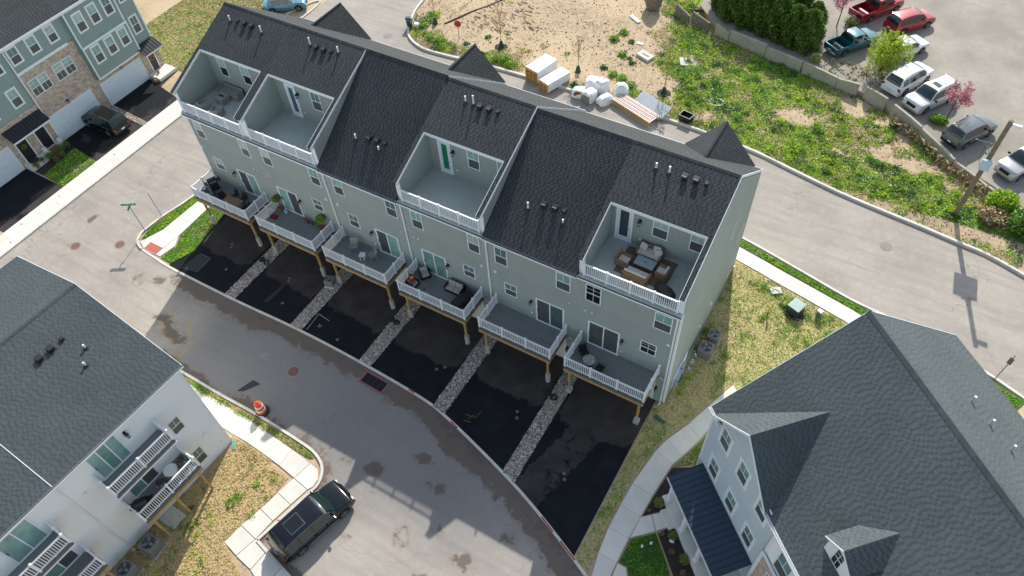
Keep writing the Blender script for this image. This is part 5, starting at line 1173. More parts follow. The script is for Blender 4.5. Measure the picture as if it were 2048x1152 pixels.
# sofas
def sofa(name, loc, rz, L, label, frame, cu, D=.72, arm=.09, back=True, h=.62, seat=.30, cat='sofa', pillows=(), low=False, group=None, cushions=1):
    r = E(name, loc, rz, label, cat, group)
    MB().box((-L/2,-D/2,.03),(L/2,D/2,seat-.06)).build('base', frame, r, bevel=.01)
    for s_ in (-1, 1): MB().box((s_*L/2-(arm if s_ > 0 else 0),-D/2,seat-.06),(s_*L/2+(arm if s_ < 0 else 0),D/2,seat+.22)).build('armrest', frame, r, bevel=.01)
    MB().box((-L/2,D/2-.08,seat-.06),(L/2,D/2,h)).build('backrest', frame, r, bevel=.01)
    n = cushions; w_ = (L-2*arm)/n
    for k in range(n):
        MB().box((-L/2+arm+k*w_+.008,-D/2+.0,seat-.055),(-L/2+arm+(k+1)*w_-.008,D/2-.09,seat+.09)).build('seat_cushion', cu, r, bevel=.035)
        if back:
            b = MB(); b.ob((-L/2+arm+(k+.5)*w_,D/2-.17,seat+.25), (w_-.03,.13,.36), (R(-10),0,0)); b.build('back_cushion', cu, r, bevel=.04)
    for (x, y, z, a, e) in pillows:
        b = MB(); b.ob((x,y,z), (.44,.13,.40), (R(e),0,R(a))); b.build('pillow', cu, r, bevel=.05)
    return r
# deck 4
sofa('outdoor_loveseat', (21.85,-.52,dz), R(0), 1.3, 'cream two-seat outdoor sofa against the wall right of the patio door', blackm, cushg, cushions=2, D=.66)
sofa('outdoor_armchair', (19.35,-.42,dz), R(52), .72, 'cream outdoor armchair by the left rail behind the person in red', blackm, cushg, D=.66, cat='armchair')
sofa('outdoor_armchair', (19.1,-1.5,dz), R(85), .70, 'cream outdoor armchair in which the person in red sits', blackm, cushg, D=.64, cat='armchair', back=False)
def cover(loc, rz, L, W_, H_, label, name='covered_grill', cat='covered grill', m=None):
    b = MB(); prof = [(-W_/2,0),(-W_/2*.95,H_*.7),(-W_/2*.5,H_),(W_/2*.5,H_*.97),(W_/2*.95,H_*.68),(W_/2,0)]
    V = []; N = 9
    for k in range(N):
        t = k/(N-1); f = 1-.28*abs(2*t-1)**3; hh = .78+.22*math.sin(math.pi*t)
        for y, z in prof: V.append((-L/2+L*t, y*f*(1+.05*math.sin(9*t+y*7)), z*hh*(1 if z > 0 else 1)))
    n = len(prof); F = [(k*n+j, (k+1)*n+j, (k+1)*n+j+1, k*n+j+1) for k in range(N-1) for j in range(n-1)]+[tuple(range(n))[::-1], tuple((N-1)*n+j for j in range(n))]
    b.add(V, F); return b.build(name, m or mat('black_cover', '#15171b', .55, .2, 4, bump=.2), None, loc=loc, rot=(0,0,rz), bevel=.03, label=label, cat=cat)
cover((22.85,-1.15,dz), R(68), 1.45, .75, .85, 'long black fabric cover over a grill in the deck corner by the cream loveseat')
toym = [mat('toy_green', '#5f9a3a', .5, 0), mat('toy_orange', '#c0703a', .5, 0), mat('toy_blue', '#2f5f9c', .5, 0), mat('toy_yellow', '#c8a83a', .5, 0)]
for k, (x, y) in enumerate(((20.0,-1.0),(20.15,-1.15),(19.95,-1.4),(20.3,-1.55),(20.1,-.95),(20.35,-1.1))):
    b = MB(); b.ob((x,y,dz+.03), (.13,.07,.06), (0,0,k)); b.ob((x+.02,y,dz+.08), (.06,.05,.05), (0,0,k)); b.build('toy', toym[k % 4], None, bevel=.01, label=['green toy by the patio door sill','orange toy in the middle of the scattered toys','blue toy nearest the deck front railing side','yellow toy farthest right of the scattered toys','small green toy block close to the wall','orange toy farthest from the person in red'][k], cat='toy', group='toys scattered on the deck')
# deck 6
mosaic = mat('mosaic_top', '#b9bdb9', .5, .1, 6)
m_, t_, b_, tc_ = base('mosaic_tiles'); vv = nn(t_, 'ShaderNodeTexVoronoi'); vv.inputs['Scale'].default_value = 9; t_.links.new(tc_, vv.inputs['Vector'])
t_.links.new(mixc(t_, ramp(t_, vv.outputs['Distance'], .2, .5), lin('#c9cdc8'), lin('#7d8688')), b_.inputs['Base Color'])
table('bistro_table', (32.2,-1.55,dz), 0, 'round mosaic-topped bistro table on the right end deck', 1, 1, .72, m_, blackm, round_=.38)
chair('patio_chair', (31.6,-1.05,dz), R(50), 'black metal chair behind the round mosaic table', blackm, 'black chairs at the mosaic table', wid=.52)
chair('patio_chair', (32.95,-1.6,dz), R(-95), 'black metal chair to the right of the round mosaic table', blackm, 'black chairs at the mosaic table', wid=.52)
# terrace 1 (grey wicker set)
tz = 9.52
sofa('wicker_sofa', (1.5,2.85,tz), 0, 1.9, 'long grey wicker sofa against the back wall of the left roof terrace', wick, wick, back=False)
b = table('fire_table', (1.45,2.05,tz), R(-3), 'square grey wicker fire table on the left roof terrace', .85, .75, .5, wick, wick); MB().box((-.40,-.35,.02),(.40,.35,.46)).build('body', wick, b); MB().box((-.22,-.07,.5),(.22,.07,.52)).build('burner', blackm, b)
sofa('wicker_armchair', (.85,.85,tz), R(170), .78, 'left grey wicker armchair facing the fire table', wick, wick, back=False, cat='armchair', group='wicker armchairs')
sofa('wicker_armchair', (2.2,.75,tz), R(192), .78, 'right grey wicker armchair facing the fire table', wick, wick, back=False, cat='armchair', group='wicker armchairs')
# terrace 6 (teak set)
b = MB().box((32.2,.95,tz),(35.2,3.05,tz+.012)); b.build('rug', mat('brown_rug', '#6f6056', .95, .2, 12, fine=.2, fscale=60), None, label='brown woven rug under the teak lounge set', cat='rug')
tz2 = tz+.015
sofa('teak_sofa', (33.55,2.83,tz2), R(-2), 1.5, 'teak sofa with loose cream cushions against the terrace wall', teak, cush, back=False, pillows=[(-.42,.08,.56,-12,-30),(.35,.16,.60,4,-20),(.50,-.02,.52,20,-40)])
t6 = table('coffee_table', (33.65,1.95,tz2), R(-2), 'slate-topped teak coffee table in the middle of the terrace set', 1.15, .68, .45, glasst, teak); MB().box((-.45,-.26,.02),(.45,.26,.40)).build('body', teak, t6); MB().box((-.08,-.02,.45),(.08,.02,.46)).build('handle', blackm, t6)
sofa('teak_armchair', (32.45,1.7,tz2), R(82), .72, 'teak armchair with cream seat at the left of the coffee table', teak, cush, back=False, cat='armchair', D=.7, h=.66, group='teak armchairs')
sofa('teak_armchair', (34.75,1.85,tz2), R(-95), .72, 'teak armchair with upright cream cushion at the right of the coffee table', teak, cush, cat='armchair', D=.7, group='teak armchairs')
sofa('teak_loveseat', (33.55,1.02,tz2), R(178), 1.5, 'teak loveseat with cream pillows, back towards the terrace railing', teak, cush, back=True, pillows=[(-.1,.0,.5,40,-50)], cushions=1)
cover((35.35,.72,tz), R(-20), 1.15, .6, .72, 'black fabric cover over a grill in the terrace corner by the railing')
# white house decks
r_ = lambda x, y: BLw(x, y)
table('bistro_table', r_(-3.95,-.55)+(dz,), 0, 'round white bistro table on the lower deck of the white house', 1, 1, .72, vinyl, galv, round_=.40)
brownc = mat('brown_mesh', '#4d4540', .8, .1, 12)
def bistro(loc, rz, l):
    r = E('bistro_chair', loc, rz, l, 'chair', 'brown bistro chairs'); MB().lathe([(.2,.43),(.22,.45),(.2,.47)], (0,0,0), 18).build('seat', brownc, r)
    b = MB(); b.lathe([(.20,-.012),(.20,.012)], (0,0,0), 18, axis='y'); o = b.build('backrest', brownc, r, loc=(0,.24,.72), rot=(R(-14),0,0))
    for sx in (-1, 1):
        for sy in (-1, 1): MB().tube([(sx*.13,sy*.13,.44),(sx*.2,sy*.2,0)], .012, 5).build('leg', vinyl, r)
for x, y, a, l in ((-3.2,-.35,150,'bistro chair with round back nearest the far end of the lower deck'),(-3.35,-.95,60,'bistro chair at the rail side right of the round white table'),(-4.75,-.4,200,'bistro chair against the wall left of the round white table'),(-4.7,-.95,-60,'bistro chair at the rail side left of the round white table')): bistro(r_(x,y)+(dz,), BLR+R(a), l)
grill(r_(-6.1,-.75)+(dz,), BLR+R(150), 'black gas grill in the near corner of the white house lower deck')
# ------------------------------------------------------------------ the person in red
skin = mat('skin', '#b88465', .6, .05); hair = mat('hair_dark', '#1c1715', .8, .1, 20); redc = mat('shirt_red', '#b01a22', .85, .12, 10); shortsc = mat('shorts_tan', '#8b7a68', .85, .1, 8)
def skinned(name, V, Ed, Rr, m, parent, sub=2, root=0):
    me = bpy.data.meshes.new(name); me.from_pydata([Vector(v) for v in V], Ed, []); me.materials.append(m); o = bpy.data.objects.new(name, me); COL.objects.link(o); o.parent = parent
    md = o.modifiers.new('skin', 'SKIN'); md.use_smooth_shade = True
    sv = me.skin_vertices[0].data if me.skin_vertices else None
    if sv is None:
        bpy.context.view_layer.objects.active = o
        import bpy as _b
        _b.ops.mesh.customdata_skin_add() if _b.ops.mesh.customdata_skin_add.poll() else None
        sv = me.skin_vertices[0].data
    for q, rr in zip(sv, Rr): q.radius = rr if isinstance(rr, tuple) else (rr, rr)
    sv[root].use_root = True
    s_ = o.modifiers.new('sub', 'SUBSURF'); s_.levels = s_.render_levels = sub
    return o
P = E('person', (19.12,-1.5,dz), R(-95), 'person in a red shirt sitting in the left armchair of the deck', 'person')
# faces -y locally; pelvis on the seat
V = [(0,.02,.50),(0,.06,.66),(0,.08,.84),(0,.06,.97),(0,.03,1.04),(0,.0,1.13),(0,-.01,1.20),
     (-.10,.0,.50),(-.14,-.38,.52),(-.15,-.44,.12),(-.15,-.56,.05), (.10,.0,.50),(.14,-.38,.52),(.15,-.46,.12),(.15,-.58,.05),
     (-.17,.06,.95),(-.24,-.02,.72),(-.14,-.22,.64),(-.10,-.30,.63), (.17,.06,.95),(.24,-.02,.72),(.14,-.22,.62),(.09,-.30,.61)]
Ed = [(0,1),(1,2),(2,3),(3,4),(4,5),(5,6),(0,7),(7,8),(8,9),(9,10),(0,11),(11,12),(12,13),(13,14),(3,15),(15,16),(16,17),(17,18),(3,19),(19,20),(20,21),(21,22)]
Rr = [(.14,.11),(.13,.10),(.15,.10),(.12,.09),.05,.075,.06, .085,.065,.045,.035,.085,.065,.045,.035, .055,.042,.034,.025,.055,.042,.034,.025]
skinned('body', V, Ed, Rr, skin, P)
k = .012
skinned('shirt', [V[0],V[1],V[2],V[3],V[15],V[16],V[19],V[20]], [(0,1),(1,2),(2,3),(3,4),(4,5),(3,6),(6,7)], [(.16,.13),(.15,.12),(.17,.12),(.135,.10),.07,.055,.07,.055], redc, P)
skinned('shorts', [V[0],V[7],(-.13,-.30,.52),V[11],(.13,-.30,.52)], [(0,1),(1,2),(0,3),(3,4)], [(.155,.125),.1,.082,.1,.082], shortsc, P)
MB().ell((0,.025,1.175), (.088,.098,.10), 12, 8).build('hair', hair, P, smooth=True)
for s_ in (-1, 1):
    for j in range(4): MB().tube([(s_*(.085+.016*j),-.31,.625),(s_*(.08+.016*j),-.36,.62),(s_*(.078+.016*j),-.385,.605)], [.009,.008,.006], 5).build('finger', skin, P)
    MB().tube([(s_*.075,-.29,.63),(s_*.05,-.33,.64)], [.01,.008], 5).build('thumb', skin, P)
    MB().ob((s_*.15,-.60,.045), (.09,.24,.07)).build('shoe', blackp, P, bevel=.02)
# ------------------------------------------------------------------ street things
def condenser(loc, rz, label, s=1.):
    r = E('air_conditioner', loc, rz, label, 'air conditioner', 'outdoor condensers'); h = .75*s; w_ = .38*s
    MB().box((-w_-.06,-w_-.06,-.03),(w_+.06,w_+.06,.05)).build('pad', conc, r)
    MB().box((-w_,-w_,.05),(w_,w_,h)).build('cabinet', acgrey, r, bevel=.05)
    b = MB()
    for k in range(7):
        for (ax, sx) in (('x', 1), ('x', -1), ('y', 1), ('y', -1)):
            z = .12+k*(h-.25)/7
            if ax == 'x': b.box((sx*w_-.005*0,-w_+.07,z),(sx*(w_+.012),w_-.07,z+.03))
            else: b.box((-w_+.07,sx*w_,z),(w_-.07,sx*(w_+.012),z+.03))
    b.build('louvre', acgrey, r)
    MB().lathe([(w_*.78,h-.0),(w_*.78,h+.006)], (0,0,0), 20).build('fan_well', acdark, r)
    b = MB()
    for rr in (.25,.45,.62,.78): b.lathe([(w_*rr-.008,h+.012),(w_*rr+.008,h+.02)], (0,0,0), 20, cap=False)
    for k in range(8): a = k*math.pi/4; b.tube([(0,0,h+.016),(w_*.8*math.cos(a),w_*.8*math.sin(a),h+.016)], .006, 4)
    b.build('fan_guard', mat('guard_wire', '#6e7478', .5, 0), r)
    b = MB()
    for k in range(3): b.ob((w_*.3*math.cos(k*2.09),w_*.3*math.sin(k*2.09),h+.009), (.3*s,.12*s,.004), (0,0,k*2.09))
    b.build('fan', mat('fan_steel', '#8b979d', .4, .2, metal=.3), r); return r
condenser((37.72,5.95,.0), .05, 'smaller air conditioner on the side lawn, farther from the meters', 1.05)
condenser((37.66,4.65,.0), .0, 'larger pale air conditioner beside the end wall next to the meter bank', 1.2)
condenser((11.95,-2.5,.05), .3, 'grey air conditioner standing in the second strip of river stones', .85)
condenser((15.2,-22.55,0), .1, 'air conditioner at the white house near the timber deck posts', 1.22)
condenser((15.1,-24.25,0), .1, 'air conditioner at the bottom edge by the white house wall', 1.22)
MB().box((0,0,0),(1.25,1.0,.05)).build('concrete_pad', conc, None, loc=(14.15,-21.25,.036), label='square tan concrete pad under the lower deck of the white house', cat='pad')
# meter bank on the end wall
mb_ = E('meter_bank', (36.79,1.0,0), 0, 'row of grey electric meter boxes on the side wall near the front corner', 'meter bank')
MB().box((0,-.1,.5),(.06,2.2,1.7)).build('back_board', trimw, mb_)
MB().box((.06,.0,.6),(.28,.9,1.5)).build('cabinet', mat('meter_box', '#9fb0b6', .4, .05, metal=.3), mb_, bevel=.01)
MB().box((.06,1.0,.75),(.25,1.5,1.6)).build('cabinet', mat('meter_box', '#9fb0b6'), mb_, bevel=.01)
for j in range(3): MB().cyl((.28+.035,.2+.25*j,1.2), .07, .07, 12, axis='x').build('meter', dpane, mb_)
for j in range(3): MB().tube([(.12,.2+.3*j,.6),(.12,.2+.3*j,0)], .025, 8).build('conduit', ventw, mb_)
gm = E('gas_meters', (36.95,2.75,0), 0, 'tangle of small gas meters and pipes beside the grey meter boxes', 'gas meter')
for j in range(4):
    y = j*.34; z = .55+.22*(j % 2)
    MB().lathe([(.1,-.09),(.13,-.04),(.13,.06),(.1,.1)], (.28,y,z), 12, axis='y').build('meter', mat('gas_grey', '#8a949a', .5, .1), gm)
    MB().tube([(.0,y,z+.4),(.26,y,z+.4),(.26,y,z+.1)], .02, 6).tube([(.34,y,z-.05),(.34,y,.1)], .02, 6).build('pipe', mat('gas_grey', '#8a949a'), gm); MB().ell((.28,y,z+.16), (.05,.05,.05), 8, 5).build('regulator', ventw, gm)
MB().tube([(0,-.2,.95),(0,1.4,1.05)], .025, 6).build('pipe', mat('gas_grey', '#8a949a'), gm)
# utilities on the side lawn
t = E('transformer_box', (41.7,10.75,0), R(-20), 'dark green padmount utility box with pale lid on the side lawn', 'utility box')
MB().lathe([(.85,.0),(.8,.05)], (0,0,0), 10).build('mulch_ring', mulch, t); MB().box((-.42,-.42,.0),(.42,.42,.72)).build('cabinet', mat('utility_dark', '#39463f', .45, .1), t, bevel=.02)
MB().slab([(-.45,-.45,.76),(.45,-.45,.76),(.45,.45,.84),(-.45,.45,.84)], .07).build('lid', mat('lid_grey_green', '#8fa39c', .35, .1, 4, metal=.3), t, bevel=.02)
t = E('utility_pedestal', (43.2,11.05,0), R(-25), 'slim green cable pedestal with white cap beside the utility box', 'utility pedestal'); MB().ob((0,0,.32), (.3,.24,.66)).build('body', greenbox, t, bevel=.03); MB().ob((0,0,.68), (.34,.3,.09)).build('cap', trimw, t, bevel=.03)
t = E('marker_post', (40.2,9.55,0), 0, 'yellow marker post standing alone on the side lawn', 'post'); MB().lathe([(.045,0),(.045,.55)], (0,0,0), 8).build('base', mat('marker_green', '#3e5a3c', .5, .05), t); MB().lathe([(.06,.5),(.065,1.0),(.03,1.06)], (0,0,0), 10).build('cap', mat('marker_yellow', '#e0b422', .5, .05), t)
b = MB(); b.ob((0,0,.05), (.75,.55,.09), (0,0,R(35))); b.build('valve_cover', conc, None, loc=(40.05,11.85,.03), label='square pale utility cover with a hose across it in the grass', cat='utility cover', bevel=.01)
MB().tube([(39.0,12.3,.08),(39.5,11.9,.1),(40.1,11.9,.16),(40.6,11.8,.08),(40.2,12.4,.06),(39.4,12.6,.06)], .018, 6).build('hose', mat('hose_green', '#4d6a58', .5, .1), None, label='thin green garden hose curling over the pale utility cover', cat='hose')
b = MB(); b.ob((37.0,-1.2,.09), (.75,.22,.08), (0,0,R(-18))); b.build('splash_block', mat('splash_dark_green', '#2f5a4a', .6, .1), None, label='dark green splash block at the right front corner of the row', cat='splash block')
b = MB(); b.ob((36.5,12.6,.1), (.6,.25,.08), (0,0,R(-20))); b.build('splash_block', vinyl, None, label='white splash block at the back corner of the row by the pavement', cat='splash block')
# traffic barrel
t = E('traffic_barrel', (14.62,-12.85,.0), .3, 'orange and white striped traffic barrel at the kerb', 'traffic barrel'); t.scale = (1.1,1.1,1.15); org = mat('barrel_orange', '#e0562a', .5, .06, 5); wht = mat('barrel_white', '#e0ddd4', .45, .05, 5)
MB().lathe([(.44,.005),(.42,.09),(.28,.12),(.2,.12)], (0,0,0), 20).build('base', blackp, t)
for j, (r0, r1, z0, z1, mm) in enumerate(((.29,.285,.08,.26,org),(.272,.266,.26,.42,wht),(.25,.245,.42,.58,org),(.232,.226,.58,.74,wht),(.212,.205,.74,.88,org))):
    MB().lathe([(r0,z0),(r0+.012,z0+.02),(r1+.012,z1-.02),(r1,z1)], (0,0,0), 22).build('stripe_band', mm, t, smooth=True)
MB().lathe([(.2,.88),(.13,.96),(.09,1.0)], (0,0,0), 18).box((-.09,-.02,.97),(.09,.02,1.08)).build('handle', org, t)
# manholes, drain
rust = mat('cast_iron_rust', '#7a5c4c', .8, .25, 8, fine=.25, fscale=50); iron = mat('cast_iron', '#8a8680', .8, .2, 8, fine=.2)
def manhole(x, y, r, m, l, z=.012):
    t = E('manhole', (x,y,z), 0, l, 'manhole'); MB().lathe([(r*1.25,-.004),(r*1.25,.001)], (0,0,0), 24).build('collar', mat('collar_concrete', '#8d867f', .9, .15, 5), t); MB().lathe([(r,0),(r,.008)], (0,0,0), 24).build('cover', m, t)
    b = MB()
    for k in range(-3, 4):
        h = math.sqrt(max(r*r*.8-(k*r*.25)**2, 0)); b.box((-h,k*r*.25-.012,.008),(h,k*r*.25+.012,.012))
    b.build('tread', m, t)
manhole(14.41,-9.54,.36,rust,'brown manhole cover in the shaded alley'); manhole(-8.28,-8.98,.34,rust,'rusty manhole cover nearest the left pavement'); manhole(-5.24,-7.2,.34,rust,'rusty manhole cover near the corner kerb with the street sign')
manhole(45.65,19.51,.36,iron,'pale grey manhole cover in the far street'); manhole(-3.05,24.87,.36,iron,'manhole cover in the far junction beyond the roofs')
dr = E('storm_drain', (19.7,-7.5,.0), R(-2), 'dark slotted storm drain with red frame at the kerb', 'storm drain')
MB().box((-1.0,-.62,.0),(1.0,-.48,.05)).box((-1.0,-.48,.0),(-.86,.35,.05)).box((.86,-.48,.0),(1.0,.35,.05)).box((-.86,.27,.0),(.86,.36,.05)).build('frame', mat('drain_frame', '#8d6168', .85, .2, 6), dr)
MB().box((-.86,-.48,.006),(.86,.27,.012)).build('pit', mat('drain_black', '#0c0c0e', .9, 0), dr)
for k in range(5): MB().box((-.86,-.42+k*.145,.02),(.86,-.385+k*.145,.04)).build('grate_bar', mat('grate_plum', '#3b2e34', .7, .1), dr)
for k in range(3): MB().box((-.44+k*.43,-.48,.016),(-.41+k*.43,.27,.036)).build('grate_bar', mat('grate_plum', '#3b2e34'), dr)
cleanouts = [(2.6,-3.0),(2.8,-3.3),(8.85,-3.5),(8.95,-3.75),(4.0,-5.1),(15.4,-6.1),(24.05-.9,-4.4),(22.75,-4.8),(29.0,-4.95),(29.2,-5.35),(33.5,-7.2),(33.7,-7.5),(9.9,-5.5)]
CLL = ['upper of two rusty discs in the leftmost driveway','lower of two rusty discs in the leftmost driveway','upper of the two close rusty discs in the second driveway','lower of the two close rusty discs in the second driveway','small rusty disc near the kerb of the leftmost driveway','rusty disc low in the third driveway near the kerb','right of two rusty discs in the fourth driveway','left of two rusty discs in the fourth driveway','greyish upper disc beside the stones in the fifth driveway','rusty lower disc beside the stones in the fifth driveway','upper of two rusty discs near the bottom of the rightmost driveway','lower of two rusty discs near the bottom of the rightmost driveway','small rusty disc near the kerb of the second driveway']
for k, (x, y) in enumerate(cleanouts): MB().lathe([(.11,0),(.11,.012)], (x,y,.012), 12).build('access_disc', rust, None, label=CLL[k], cat='access cover', group='rusty pipe caps in the driveways')
for k, (x, y, l) in enumerate(((6.05,-3.12,'pair of dark drum lids on the leftmost stone strip'),(17.95,-2.95,'pair of dark drum lids on the middle stone strip'),(30.3,-2.92,'pair of dark drum lids on the rightmost stone strip'))):
    r = E('drum_lids', (x,y,.03), 0, l, 'lids'); MB().lathe([(.24,0),(.24,.08),(.17,.1)], (-.25,0,0), 18).build('lid', blackp, r); MB().lathe([(.24,0),(.24,.07),(.2,.09),(.17,.03)], (.25,-.05,0), 18).build('lid', blackp, r)
for k, (x, y) in enumerate(((-13.2,-11.2),(-14.1,-9.5),(-13.9,-.2),(-14.0,-5.9))): MB().lathe([(.07,0),(.07,.012)], (x,y,.064), 10).build('water_valve', iron, None, label=['metal disc in the left pavement nearest the dark roof','metal disc in the left pavement, second from the dark roof','metal disc in the left pavement beside the small front lawn','metal disc in the left pavement between the discs by the roof and the lawn'][k], cat='water valve', group='metal caps in the pavement')
# street signs
metalp = mat('sign_post', '#70757a', .5, .1, metal=.4); greens = mat('sign_green', '#0f7a62', .5, .05); whites = mat('sign_letters', '#e6ece8', .5, 0)
def text(par, s_, size, loc, rot, m, name='lettering'):
    c = bpy.data.curves.new(name, 'FONT'); c.body = s_; c.size = size; c.align_x = 'CENTER'; c.align_y = 'CENTER'; c.extrude = .001
    o = bpy.data.objects.new(name, c); COL.objects.link(o); bpy.context.view_layer.update()
    me = bpy.data.meshes.new_from_object(o.evaluated_get(bpy.context.evaluated_depsgraph_get())); bpy.data.objects.remove(o)
    me.materials.clear(); me.materials.append(m); p = bpy.data.objects.new(name, me); COL.objects.link(p); p.parent = par; p.location = loc; p.rotation_euler = rot; return p
sg = E('street_sign', (-4.5,-5.27,0), 0, 'street name sign with two green blades on a post at the corner kerb', 'street sign')
MB().tube([(0,0,0),(0,0,2.75)], .028, 8).build('post', metalp, sg)
for ang, z, L_, s_ in ((32, 3.0, 1.15, 'Terrapin Way'), (-62, 2.78, .8, '')):
    bl = MB().box((-L_/2,-.006,-.11),(L_/2,.006,.11)).build('sign_blade', greens, sg, loc=(0,0,z), rot=(0,0,R(ang)))
    MB().box((-L_/2,-.008,-.125),(L_/2,.008,-.11)).box((-L_/2,-.008,.11),(L_/2,.008,.125)).build('border', whites, bl)
    if s_: text(bl, s_, .15, (0,-.009,0), (R(90),0,0), whites); text(bl, s_, .15, (0,.009,0), (R(90),0,R(180)), whites)
MB().tube([(0,0,2.6),(0,0,3.1)], .02, 6).build('bracket', metalp, sg)
MB().tube([(-4.5,-3.5,0),(-4.52,-3.52,2.6)], .025, 6).build('sign_post', metalp, None, label='bare metal post standing behind the green street sign', cat='post')
st = E('stop_sign', (3.75,27.45,0), R(200), 'red stop sign at the far junction beyond the roofs', 'stop sign'); MB().tube([(0,.03,0),(0,.03,2.0)], .03, 6).build('post', metalp, st)
MB().prism([(.36*math.cos(R(22.5+45*k)), .36*math.sin(R(22.5+45*k))) for k in range(8)], -.006, .006).build('plate', mat('stop_red', '#b5202c', .5, .05), st, loc=(0,0,1.75), rot=(R(90),0,0))
text(st, 'STOP', .24, (0,-.01,1.75), (R(90),0,0), whites)
sn = E('street_sign', (54.1,11.4,0), R(60), 'dark sign post rising beside the far street at the right edge', 'street sign'); MB().tube([(0,0,0),(0,0,2.8)], .03, 6).build('post', metalp, sn); MB().box((-.02,-.13,1.9),(.0,.13,2.5)).build('plate', mat('sign_back', '#585c58', .5, .1), sn)
# utility pole
up_ = E('utility_pole', (49.26,24.82,0), 0, 'leaning brown utility pole with solar panel, box and camera by the field kerb', 'utility pole')
polem = mat('pole_wood', '#7b6f58', .9, .2, 5, fine=.2, fscale=30)
MB().lathe([(.18,0),(.15,8.9),(.14,8.92)], (0,0,0), 14).build('pole', polem, up_, smooth=False)
MB().box((-.32,-.45,4.9),(.32,-.18,5.75)).build('equipment_box', mat('equip_white', '#b4c8d6', .4, .05), up_, bevel=.02)
MB().slab([(-1.1,.65,6.42),(.35,.65,6.42),(.35,1.67,5.68),(-1.1,1.67,5.68)], .04).build('solar_panel', mat('solar_blue', '#2a3340', .25, .1), up_)
MB().tube([(-1.12,.63,6.42),(.37,.63,6.42),(.37,1.69,5.67),(-1.12,1.69,5.67),(-1.12,.63,6.42)], .03, 4).build('panel_frame', galv, up_)
MB().tube([(.0,.12,5.6),(-.37,1.1,6.03)], .03, 6).tube([(.0,.12,6.1),(-.37,.9,6.15)], .025, 6).build('bracket', galv, up_)
MB().box((.15,-.1,8.5),(.75,.12,8.72)).tube([(.1,0,8.6),(.6,0,8.55)], .05, 6).build('camera', vinyl, up_, bevel=.03)
MB().tube([(-.5,.4,6.2),(-.6,.0,6.0),(-.5,-.3,5.5),(-.34,-.3,5.2)], .015, 5).build('cable', blackp, up_)
# ------------------------------------------------------------------ building materials stacked by the far kerb
def crate(loc, rz, L, W_, H_, label, cols=3, rows=3):
    r = E('wrapped_crate', loc, rz, label, 'crate')
    MB().box((-W_/2,.02,.14),(W_/2,L,H_)).build('load', wrapm, r, bevel=.03)
    f = MB(); f.box((-W_/2,-.0,.0),(W_/2,.02,H_-.04)); f.build('end_panel', mat('osb', '#a8733a', .85, .2, 6), r)
    for k in range(cols+1): MB().box((-W_/2+(W_-.08)*k/cols,-.06,.02),(-W_/2+(W_-.08)*k/cols+.08,-.001,H_-.02)).build('batten', creamw, r)
    for k in range(rows+1): MB().box((-W_/2,-.085,.02+(H_-.12)*k/rows),(W_/2,-.061,.10+(H_-.12)*k/rows)).build('batten', creamw, r)
    for k in range(3): MB().box((-W_/2,.1+k*(L-.3)/2,.0),(W_/2,.2+k*(L-.3)/2,.139)).build('skid', creamw, r)
    return r
crate((13.35,24.75,.1), R(-14), 2.6, 1.45, 1.3, 'larger white-wrapped crate with timber-battened end, left of its pair')
crate((14.95,24.05,.05), R(-19), 2.7, 1.15, 1.0, 'narrower torn white-wrapped crate, right of its pair', 2, 2)
def blob(loc, rz, size, label, seed, top=.8, name='wrapped_bundle'):
    r = np.random.default_rng(seed); b = MB(); hx, hy, h = size[0]/2, size[1]/2, size[2]; N = 14; prof = [(1,0),(1.03,.25),(.98,.6),(top,.9),(top*.7,1.)]; V = []
    for q, (k, z) in enumerate(prof):
        for j in range(N):
            a = 2*math.pi*j/N; c, s_ = math.cos(a), math.sin(a); e = 1/max(abs(c), abs(s_))**.75
            V.append((hx*k*c*e*r.uniform(.93, 1.05), hy*k*s_*e*r.uniform(.93, 1.05), h*z*r.uniform(.94, 1.04)))
    F = [(q*N+j, q*N+(j+1) % N, (q+1)*N+(j+1) % N, (q+1)*N+j) for q in range(len(prof)-1) for j in range(N)]+[tuple((len(prof)-1)*N+j for j in range(N))]
    b.add(V, F); return b.build(name, wrapm, None, loc=loc, rot=(0,0,rz), label=label, cat='wrapped bundle', group='white plastic bundles by the far kerb', bevel=.02)
w1 = blob((18.0,25.0,.05), .3, (1.3,1.1,.75), 'white wrapped bundle with an open brown hole in its front', 1); MB().lathe([(.36,0),(.3,.02)], (0,0,0), 12, axis='y').build('opening', mat('hole_brown', '#7a5a3c', .9, .2), w1, loc=(-.05,-.5,.4))
blob((18.6,26.5,.1), .2, (1.4,1.3,.95), 'white wrapped bundle at the back of the pile, torn on its front', 2)
w3 = blob((19.15,24.85,.05), -.25, (1.05,1.25,1.0), 'boxy white wrapped bundle with grey spotted end', 3, .95); MB().box((-.45,-.66,.05),(.45,-.60,.75)).build('end_sheet', acgrey, w3)
blob((19.6,26.3,.1), -.3, (1.1,1.2,1.25), 'tall white wrapped bundle in the middle of the pile', 4, .9)
blob((20.45,25.15,.05), -.5, (1.05,1.5,.7), 'low folded white bundle on the kerb edge', 5, .7)
blob((21.25,26.7,.1), .4, (1.3,1.2,1.15), 'rounded white bundle at the right of the pile', 6, .6)
